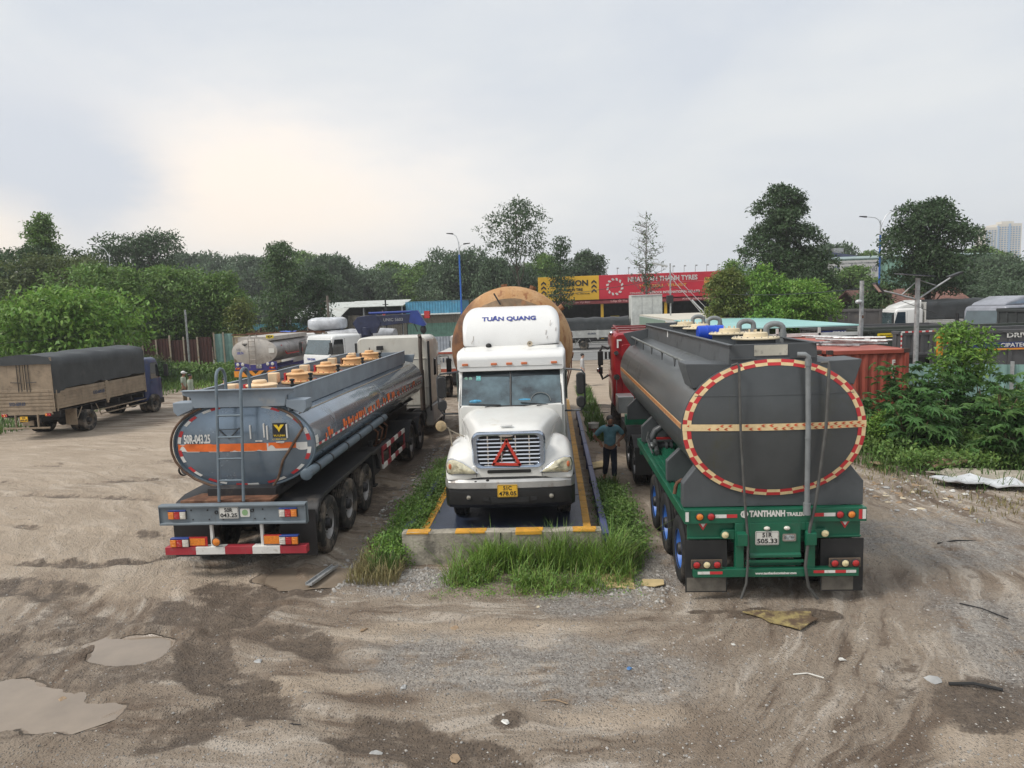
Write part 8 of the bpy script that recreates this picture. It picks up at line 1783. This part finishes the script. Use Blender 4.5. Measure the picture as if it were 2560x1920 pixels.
# ------------------------------------------------------------------ people
skin_m = mat('skin', (.30, .15, .09), rough=.55, var=.08); skin_l = mat('skin_light', (.48, .27, .19), rough=.55, var=.06); hairm = mat('hair_black', (.012, .010, .009), rough=.6); hairg = mat('hair_grey', (.10, .09, .085), rough=.7)
def skin(name, V, E, R, m_, parent, lv=2):
    me = bpy.data.meshes.new(name); me.from_pydata(V, E, []); me.materials.append(m_); o = bpy.data.objects.new(name, me); COL.objects.link(o); o.parent = parent
    md = o.modifiers.new('skin', 'SKIN'); md.use_smooth_shade = True
    for i, r in enumerate(R): o.data.skin_vertices[0].data[i].radius = r if isinstance(r, tuple) else (r, r)
    o.data.skin_vertices[0].data[0].use_root = True
    s = o.modifiers.new('sub', 'SUBSURF'); s.levels = lv; s.render_levels = lv; return o
def person(label, x, y, rz, H_, shirt, trou, arms, legs, z=0, head=(0, .02), hair=hairm, cap=None, sk=skin_m, sleeve=.55, lean=0.0, shoes=None, collar=None, tuck=0.0):
    rt = root('person', label, 'person', (x, y, z), rz); k = H_/1.70; V = []; E = []; R = []
    def a(p, r, par=None):
        V.append((p[0]*k, p[1]*k, p[2]*k)); R.append(r*k if not isinstance(r, tuple) else (r[0]*k, r[1]*k))
        if par is not None: E.append((par, len(V)-1))
        return len(V)-1
    l = lean; hx, hy = head
    pel = a((0, 0, .95), (.13, .095)); sp = a((0, l*.4, 1.14), (.125, .09), pel); ch = a((0, l*.8, 1.32), (.145, .10), sp); ub = a((0, l, 1.41), (.10, .08), ch); nk = a((0, l+hy*.4, 1.475), .050, ub)
    jw = a((hx*.5, l+hy+.015, 1.535), (.062, .070), nk); hd = a((hx*.8, l+hy+.012, 1.60), (.076, .092), jw); tp = a((hx, l+hy, 1.66), (.066, .08), hd); ns = a((hx*.8, l+hy+.105, 1.585), .014, hd)
    SH = {}
    for s, key in ((-1, 'L'), (1, 'R')):
        el, wr_, pd = arms[key]; sh = (s*.185, l*.9, 1.40); i0 = a(sh, .056, ub); mid = a(tuple((sh[j]+el[j])/2 for j in range(3)), .047, i0); i1 = a(el, .046, mid); i2 = a(wr_, .032, i1)
        d = Vector(pd).normalized(); w0 = Vector(wr_); pm = a(tuple(w0+d*.055), (.036, .02), i2); pe = a(tuple(w0+d*.09), (.038, .018), pm)
        sd_ = d.cross(Vector((0, 1, 0)) if abs(d.y) < .8 else Vector((1, 0, 0))).normalized(); cu = d.cross(sd_).normalized()
        for q in range(4):
            b0 = w0+d*.095+sd_*(q-1.5)*.020; ln = (.065, .078, .074, .056)[q]; f1 = a(tuple(b0+d*ln*.5+cu*.004), .0095, pe); a(tuple(b0+d*ln*.95+cu*.024), .0085, f1)
        t1 = a(tuple(w0+d*.05+sd_*.042), .012, pm); a(tuple(w0+d*.09+sd_*.058+cu*.01), .010, t1); SH[key] = (sh, el, wr_)
    LG = {}
    for s, key in ((-1, 'L'), (1, 'R')):
        kn, an, to = legs[key]; hp = (s*.085, 0, .90); i0 = a(hp, .085, pel); i1 = a(kn, .058, i0); i2 = a(an, .040, i1); i3 = a(((an[0]+to[0])/2, (an[1]+to[1])/2, .05), .042, i2); a(to, .030, i3); LG[key] = (hp, kn, an, to)
    body = skin('body', V, E, R, sk, rt)
    def part(nm, chain_sets, m_):
        VV = []; EE = []; RR = []
        for ci, chn in enumerate(chain_sets):
            st = 0
            for j, (p, r, par) in enumerate(chn):
                VV.append(tuple(q*k for q in p)); RR.append((r[0]*k, r[1]*k) if isinstance(r, tuple) else r*k)
                if par is not None: EE.append((par if par >= 0 else len(VV)-2, len(VV)-1))
        return skin(nm, VV, EE, RR, m_, rt)
    # shirt: 0 hem,1 waist,2 chest,3 yoke then arms
    S = [((0, 0, .89-tuck), (.165, .125), None), ((0, l*.4, 1.12), (.168, .122), 0), ((0, l*.8, 1.32), (.185, .128), 1), ((0, l, 1.425), (.125, .098), 2), ((0, l+hy*.25, 1.455), (.066, .062), 3)]
    n = 5; ch_ = list(S)
    for key in ('L', 'R'):
        sh, el, wr_ = SH[key]; ch_.append((sh, .078, 3)); ch_.append((tuple(sh[j]+(el[j]-sh[j])*.5 for j in range(3)), .072, n)); n += 2
        if sleeve <= 1: ch_.append((tuple(sh[j]+(el[j]-sh[j])*sleeve*1.35 for j in range(3)), .074, n-1)); n += 1
        else: ch_ += [(el, .055, n-1), (tuple(el[j]+(wr_[j]-el[j])*.86 for j in range(3)), .042, n)]; n += 2
    sh_o = part('shirt', [ch_], shirt)
    tl = [((0, 0, .96), (.142, .105), None)]; n = 1
    for key in ('L', 'R'):
        hp, kn, an, to = LG[key]; tl += [((hp[0], hp[1], .86), .108, 0), (kn, .082, n), (tuple(kn[j]+(an[j]-kn[j])*.85 for j in range(3)), .070, n+1)]; n += 3
    part('trousers', [tl], trou)
    for key in ('L', 'R'):
        hp, kn, an, to = LG[key]; m = M(); m.ell(((an[0]*.4+to[0]*.6)*k, (an[1]*.4+to[1]*.6-.01)*k, .045*k), .055*k, .135*k if abs(to[1]-an[1]) > .05 else .08*k, .045*k); m.build('shoe', shoes or mat('shoe_brown', (.09, .05, .03), rough=.6), rt)
    c0 = Vector((hx*.85, l+hy+.005, 1.625))*k
    if cap:
        m = M(); m.ell(tuple(c0+Vector((0, -.005, .035))*k), .092*k, .108*k, .085*k, 18, 10); m.ell(tuple(c0+Vector((0, .115, .015))*k), .07*k, .075*k, .012*k); m.build('cap', cap, rt)
        m = M(); m.ell(tuple(c0+Vector((0, -.03, -.02))*k), .082*k, .085*k, .06*k); m.build('hair', hair, rt)
    else:
        m = M(); m.ell(tuple(c0+Vector((0, -.022, .025))*k), .086*k, .098*k, .082*k, 18, 10); m.build('hair', hair, rt)
    for s in (-1, 1):
        m = M(); m.ell(tuple(Vector((hx*.8+s*.030, l+hy+.098, 1.606))*k), .010*k, .006*k, .006*k, 8, 6); m.build('eye', ink, rt)
        m = M(); m.ell(tuple(Vector((hx*.8+s*.082, l+hy+.0, 1.59))*k), .012*k, .02*k, .032*k, 8, 6); m.build('ear', sk, rt)
    m = M(); m.ell(tuple(Vector((hx*.7, l+hy+.094, 1.547))*k), .024*k, .006*k, .006*k, 8, 6); m.build('mouth', mat('lip', (.22, .07, .05)), rt)
    if collar: m = M(); m.lathe([(.066*k, -.03*k), (.075*k, -.01*k), (.066*k, .028*k)], (0, (l+hy*.3)*k, 1.462*k), 'z', 16, cap=False); m.build('collar', collar, rt)
    return rt
polo = mat('polo_teal', (.12, .26, .31), rough=.85, var=.15, sc_=8); navyc = mat('cloth_navy', (.014, .018, .035), rough=.9, var=.2); sage = mat('cloth_sage', (.36, .41, .32), rough=.9, var=.12, sc_=6); kh = mat('cloth_khaki', (.15, .105, .06), rough=.9, var=.2, sc_=6); dkc = mat('cloth_dark', (.05, .045, .045), rough=.9); greyw = mat('cloth_grey_white', (.50, .50, .50), rough=.9, var=.12, sc_=7)
down = lambda s, f=.0: ((s*.25, -.02+f, 1.13), (s*.25, .06+f, .90), (0, .15, -1))
stand = {'L': ((-.095, .02, .49), (-.10, -.01, .09), (-.11, .13, .04)), 'R': ((.095, .02, .49), (.10, -.01, .09), (.11, .13, .04))}
person('man in a blue-green polo shirt with hands on hips by the dark tanker', 1.30, 17.0, R_(188), 1.63, polo, navyc,
       {'L': ((-.39, -.07, 1.17), (-.225, -.05, 1.03), (.06, .72, -.55)), 'R': ((.39, -.07, 1.17), (.225, -.05, 1.03), (-.06, .72, -.55))},
       {'L': ((-.08, .10, .50), (-.07, .12, .10), (-.08, .27, .04)), 'R': ((.10, -.02, .50), (.12, -.16, .12), (.14, -.03, .04))}, head=(.01, .06), hair=hairg, sleeve=.62, collar=navyc, lean=.03)
person('man in pale grey work clothes standing near the road between the trucks', 1.48, 36.9, R_(-95), 1.68, greyw, greyw, {'L': down(-1, -.03), 'R': down(1, .02)}, {'L': ((-.09, .04, .49), (-.09, .05, .09), (-.10, .18, .04)), 'R': ((.09, -.02, .49), (.09, -.06, .09), (.10, .07, .04))}, sleeve=1.6, sk=skin_l, shoes=dkc)
person('man in a white cap and sage shirt with rolled sleeves beside the rusty fence', -17.85, 33.1, R_(-75), 1.68, sage, kh, {'L': ((-.24, .0, 1.14), (-.18, .14, .95), (.1, .3, -1)), 'R': ((.24, -.02, 1.13), (.22, .08, .92), (-.1, .3, -1))}, stand, cap=mat('cap_white', (.72, .72, .70), rough=.8), sleeve=.7)
person('bareheaded man in a long-sleeved sage shirt beside the man in the cap', -17.05, 32.2, R_(-85), 1.62, sage, dkc, {'L': down(-1), 'R': down(1, .05)}, stand, sleeve=1.6, tuck=.12)
person('black-haired boy in a pale pink shirt seen over the rear of the grey tank', -14.35, 30.0, R_(-100), 1.60, mat('cloth_pink', (.66, .52, .56), rough=.9, var=.06), dkc, {'L': down(-1), 'R': down(1)}, stand, sk=skin_l, sleeve=.6)

# ------------------------------------------------------------------ loose things on the ground
def slab(name, label, cat, pts, z, th, m_, curl=0.0, seed=0, group=None, sub=10):
    """thin sheet lying on the ground: outline filled as a warped fan grid"""
    cx_ = sum(p[0] for p in pts)/len(pts); cy_ = sum(p[1] for p in pts)/len(pts); z = max(z, gz(cx_, cy_)); o = root(name, label, cat, (cx_, cy_, z), 0, group); n = len(pts); P = []
    for i in range(n):
        for k in range(4): t = k/4; a, b_ = pts[i], pts[(i+1) % n]; P.append((a[0]+(b_[0]-a[0])*t-cx_, a[1]+(b_[1]-a[1])*t-cy_))
    rings = []; f = lambda x, y: curl*(noise.noise(Vector((x*2.2+seed, y*2.2, 1)))+.35)+.008
    top = [[(x*s, y*s, f(x*s, y*s)+th) for x, y in P] for s in (.02, .35, .7, 1.0)]; bot = [[(x*s, y*s, f(x*s, y*s)) for x, y in P] for s in (1.0, .5, .02)]
    m = M(); m.loft(top+bot); m.build('sheet', m_, o, sm=50); return o
ply = mat('plywood', (.56, .43, .22), rough=.8, var=.12, sc_=4, dirt=(.35, .26, .15), damt=.4, dsc=5); card = mat('cardboard', (.34, .24, .15), rough=.9, var=.15, sc_=4); plasw = mat('plastic_white', (.62, .64, .66), rough=.4, var=.1, sc_=5, bump=.8, bsc=9)
slab('plywood_board', 'square piece of pale plywood lying by the right end of the grass', 'board', [(.60, 11.15), (1.16, 11.05), (1.14, 10.48), (.72, 10.52)], .0, .015, ply, .05, 1)
slab('torn_board', 'broken pale board scrap right of the plywood square', 'board', [(1.30, 10.85), (1.62, 10.80), (1.60, 10.62), (1.44, 10.55), (1.25, 10.62)], 0, .012, ply, .02, 3)
slab('yellow_sack', 'flattened muddy yellow sack behind the dark tanker', 'sack', [(2.52, 9.60), (2.8, 9.64), (3.1, 9.60), (3.44, 9.58), (3.40, 9.42), (3.45, 9.34), (3.28, 9.20), (3.12, 9.05), (3.0, 9.15), (2.80, 9.27), (2.72, 9.42)], .0, .012, mat('sack_yellow', (.40, .32, .13), rough=.8, var=.2, dirt=(.10, .065, .04), damt=.95, dsc=4.5, bump=.5, bsc=20), .03, 5)
slab('old_sheet', 'weathered pale board lying curled at the right edge', 'board', [(8.7, 17.0), (9.4, 17.2), (10.9, 16.9), (11.2, 15.9), (10.2, 15.7), (9.6, 16.0)], .02, .02, mat('board_weathered', (.42, .38, .31), rough=.9, var=.2, sc_=3, dirt=(.08, .06, .05), damt=.5, dsc=1.5), .18, 8)
slab('plastic_sheet', 'crumpled white plastic sheet beside the weathered board', 'plastic sheet', [(8.45, 16.3), (9.2, 16.55), (10.0, 16.0), (10.2, 15.3), (9.3, 15.7), (8.6, 15.8)], .06, .03, plasw, .16, 10)
slab('flattened_box', 'crumpled brown cardboard box at the edge of the grass', 'cardboard', [(9.0, 17.75), (9.9, 17.9), (10.25, 17.5), (9.6, 17.3), (9.1, 17.35)], .08, .04, card, .25, 12)
slab('flattened_box', 'small cardboard scrap left of the brown box', 'cardboard', [(7.9, 18.1), (8.2, 18.2), (8.3, 17.95), (8.0, 17.85)], .03, .02, card, .1, 13)
slab('grey_board', 'dirty board on the ground behind the standing man', 'board', [(.78, 18.9), (1.25, 19.2), (1.35, 18.6), (.95, 18.3)], 0, .02, ply, .03, 15)
o = root('steel_channel', 'grey steel channel lying on the ground left of the barrier', 'steel bar', (-3.95, 11.2, .0), -.22); m = M(); m.prism([(-.06, 0), (.06, 0), (.06, .045), (.045, .045), (.045, .014), (-.045, .014), (-.045, .045), (-.06, .045)], 'y', -.42, .42); m.build('bar', gst, o)
o = root('scrap_tyre', 'old black tyre lying flat in the weeds under the castor plants', 'old tyre', (11.1, 18.5, .14)); t_ = tyre_mesh(.5, .28).build('tyre_ring', rubber_d, o); t_.rotation_euler = (0, R_(84), .3)
o = root('bucket', 'white plastic paint bucket standing beside the scale', 'bucket', (1.25, 23.2, 0)); m = M(); m.lathe([(.02, .0), (.14, .0), (.17, .36), (.18, .37), (.18, .40), (.165, .40), (.15, .34), (.02, .33)], (0, 0, 0), 'z', 24); bk = m.build('bucket_body', plate_w, o); m = M(); m.lathe([(.150, .10), (.163, .24)], (0, 0, 0), 'z', 24, cap=False); m.build('label_band', mat('band_red', (.35, .1, .1), rough=.6, var=.4, sc_=15), bk); m = M(); m.tube([(.175*math.cos(a), .0, .36+.0-.14*math.sin(a)) for a in np.linspace(0, PI, 10)], .005, 5); m.build('handle', chrome, bk)
o = root('rope_coil', 'tangled grey rope lying behind the bucket', 'rope', (1.75, 28.2, .02)); m = M(); rs = random.Random(2)
for k in range(4): m.tube([((.55+.08*k+.1*rs.random())*math.cos(a), (.8+.1*k)*math.sin(a), .03+.02*k+.02*rs.random()) for a in np.linspace(0, 5.9, 22)], .014, 5)
m.build('rope_strands', mat('rope_grey', (.22, .21, .2), rough=.9), o)
paper = mat('litter_white', (.62, .61, .57), rough=.7, var=.15, sc_=10, island=.15); litc = [paper, mat('litter_grey', (.40, .40, .39), rough=.8, var=.2), card, mat('litter_red', (.45, .10, .07), rough=.7), mat('litter_blue', (.08, .2, .42), rough=.6), mat('litter_cream', (.58, .5, .36), rough=.8)]
rs = random.Random(21)
def scrap(x, y, s, m_, nm, label, grp=None, hh=.4):
    o = root(nm, label, 'litter', (x, y, gz(x, y)), rs.uniform(0, 6), grp); m = M(); n = 7; a0 = [2*PI*i/n for i in range(n)]; r = [s*rs.uniform(.5, 1.2) for _ in a0]; q = [hh*s*rs.uniform(0, .7) for _ in a0]
    m.loft([[(0.1*r[i]*math.cos(a0[i]), .1*r[i]*math.sin(a0[i]), s*hh*.6) for i in range(n)], [(.6*r[i]*math.cos(a0[i]), .5*r[i]*math.sin(a0[i]), q[i]+.012) for i in range(n)], [(r[i]*math.cos(a0[i]), .7*r[i]*math.sin(a0[i]), q[i]*.4+.006) for i in range(n)], [(.5*r[i]*math.cos(a0[i]), .4*r[i]*math.sin(a0[i]), .002) for i in range(n)]]); m.build('scrap_piece', m_, o, sm=30); return o
for x, y, s, k, lb in ((-.33, 9.95, .045, 5, 'orange-yellow brick chip in front of the bright grass'), (-1.45, 9.25, .09, 2, 'crushed brown wrapper in front of the left end of the barrier'), (-2.72, 9.2, .07, 2, 'crumpled dark scrap left of the crushed brown wrapper'), (-1.85, 7.75, .06, 1, 'curled pale scrap in the middle foreground'), (-3.85, 8.35, .07, 1, 'shredded scrap near the smaller puddle'), (-5.9, 7.6, .08, 2, 'brown leaf scrap lying in the big puddle'), (-1.9, 6.55, .09, 1, 'grey crumpled scrap at the bottom edge'), (-1.1, 6.5, .09, 2, 'brown crumpled scrap at the bottom edge'), (-.62, 7.05, .06, 0, 'round pale stone in a small mud patch'), (4.2, 7.85, .12, 1, 'yellowish torn strip on the oily patch at right'), (.80, 8.15, .06, 4, 'small black scrap in the middle of the yard'), (2.2, 8.8, .05, 0, 'small pale scrap behind the yellow sack'), (3.4, 8.4, .05, 0, 'white fleck right of the yellow sack'), (-3.2, 19.4, .13, 0, 'white plastic cup lying between the grey tanker and the scale')):
    scrap(x, y, s, litc[k], 'litter', lb, hh=.35)
for i in range(70):
    x, y = (rs.uniform(6.7, 9.8), 0); y = 14.2+rs.uniform(0, 4.5)*(x-5)/4.5; scrap(x, y, rs.uniform(.04, .12), litc[rs.choice([0, 1, 1, 2, 5, 5, 0, 2])], 'litter', 'scrap of rubbish strewn along the weeds on the right', 'rubbish strewn on the right')
for i in range(70):
    y = rs.uniform(13, 27); x = rs.uniform(-3.95, -2.95); scrap(x, y, rs.uniform(.04, .11), litc[rs.choice([0, 1, 1, 5, 5, 2, 2])], 'litter', 'scrap of rubbish strewn between the grey tanker and the scale', 'rubbish strewn beside the scale')
for i in range(22):
    y = rs.uniform(13, 26); x = rs.uniform(1.1, 1.7); scrap(x, y, rs.uniform(.03, .08), litc[rs.choice([0, 1, 5, 2])], 'litter', 'small scrap lying on the ground around the standing man', 'scraps around the standing man')
for lb, a, b_, r, m_ in (('thin white stick on the ground at right', (2.68, 8.0), (3.0, 7.92), .008, plate_w), ('black curved strip lying on the oily patch', (4.3, 7.75), (4.8, 7.62), .018, ink), ('thin stick lying in the centre foreground', (-.25, 7.45), (.05, 7.40), .006, card), ('thin black twig at the bottom left', (-3.4, 6.95), (-2.8, 6.98), .006, ink), ('thin dark rod lying right of the oily tyre marks', (5.6, 9.9), (5.95, 9.4), .010, ink), ('crooked black wire on the gravel at far right', (6.6, 12.4), (7.3, 12.5), .012, ink)):
    o = root('stick', lb, 'stick', (a[0], a[1], gz(*a)+r)); m = M(); m.tube([(0, 0, 0), ((b_[0]-a[0])*.5, (b_[1]-a[1])*.5+.03, .02), (b_[0]-a[0], b_[1]-a[1], 0)], r, 5); m.build('stick_body', m_, o)
o = root('post', 'dark rusty post at the right edge of the yard', 'post', (10.15, 15.2, 0)); m = M(); m.cyl((0, 0, -.1), (0, 0, 2.2), .07, .06, 10); m.build('post_body', rustm, o)

# ------------------------------------------------------------------ haze
hz = bpy.data.materials.new('haze'); hz.use_nodes = True; t = hz.node_tree; t.nodes.clear(); pv = N(t, 'ShaderNodeVolumePrincipled', Density=.0006, Anisotropy=.0); pv.inputs['Color'].default_value = (.97, .985, 1, 1); ou = N(t, 'ShaderNodeOutputMaterial'); L(t, pv.outputs[0], ou.inputs['Volume'])
m = M(); m.box(-1150, 1150, -320, 1150, -1.5, 70); tag(m.build('haze', hz, sm=0), 'thin pale haze over the whole place', 'haze', kind='stuff')
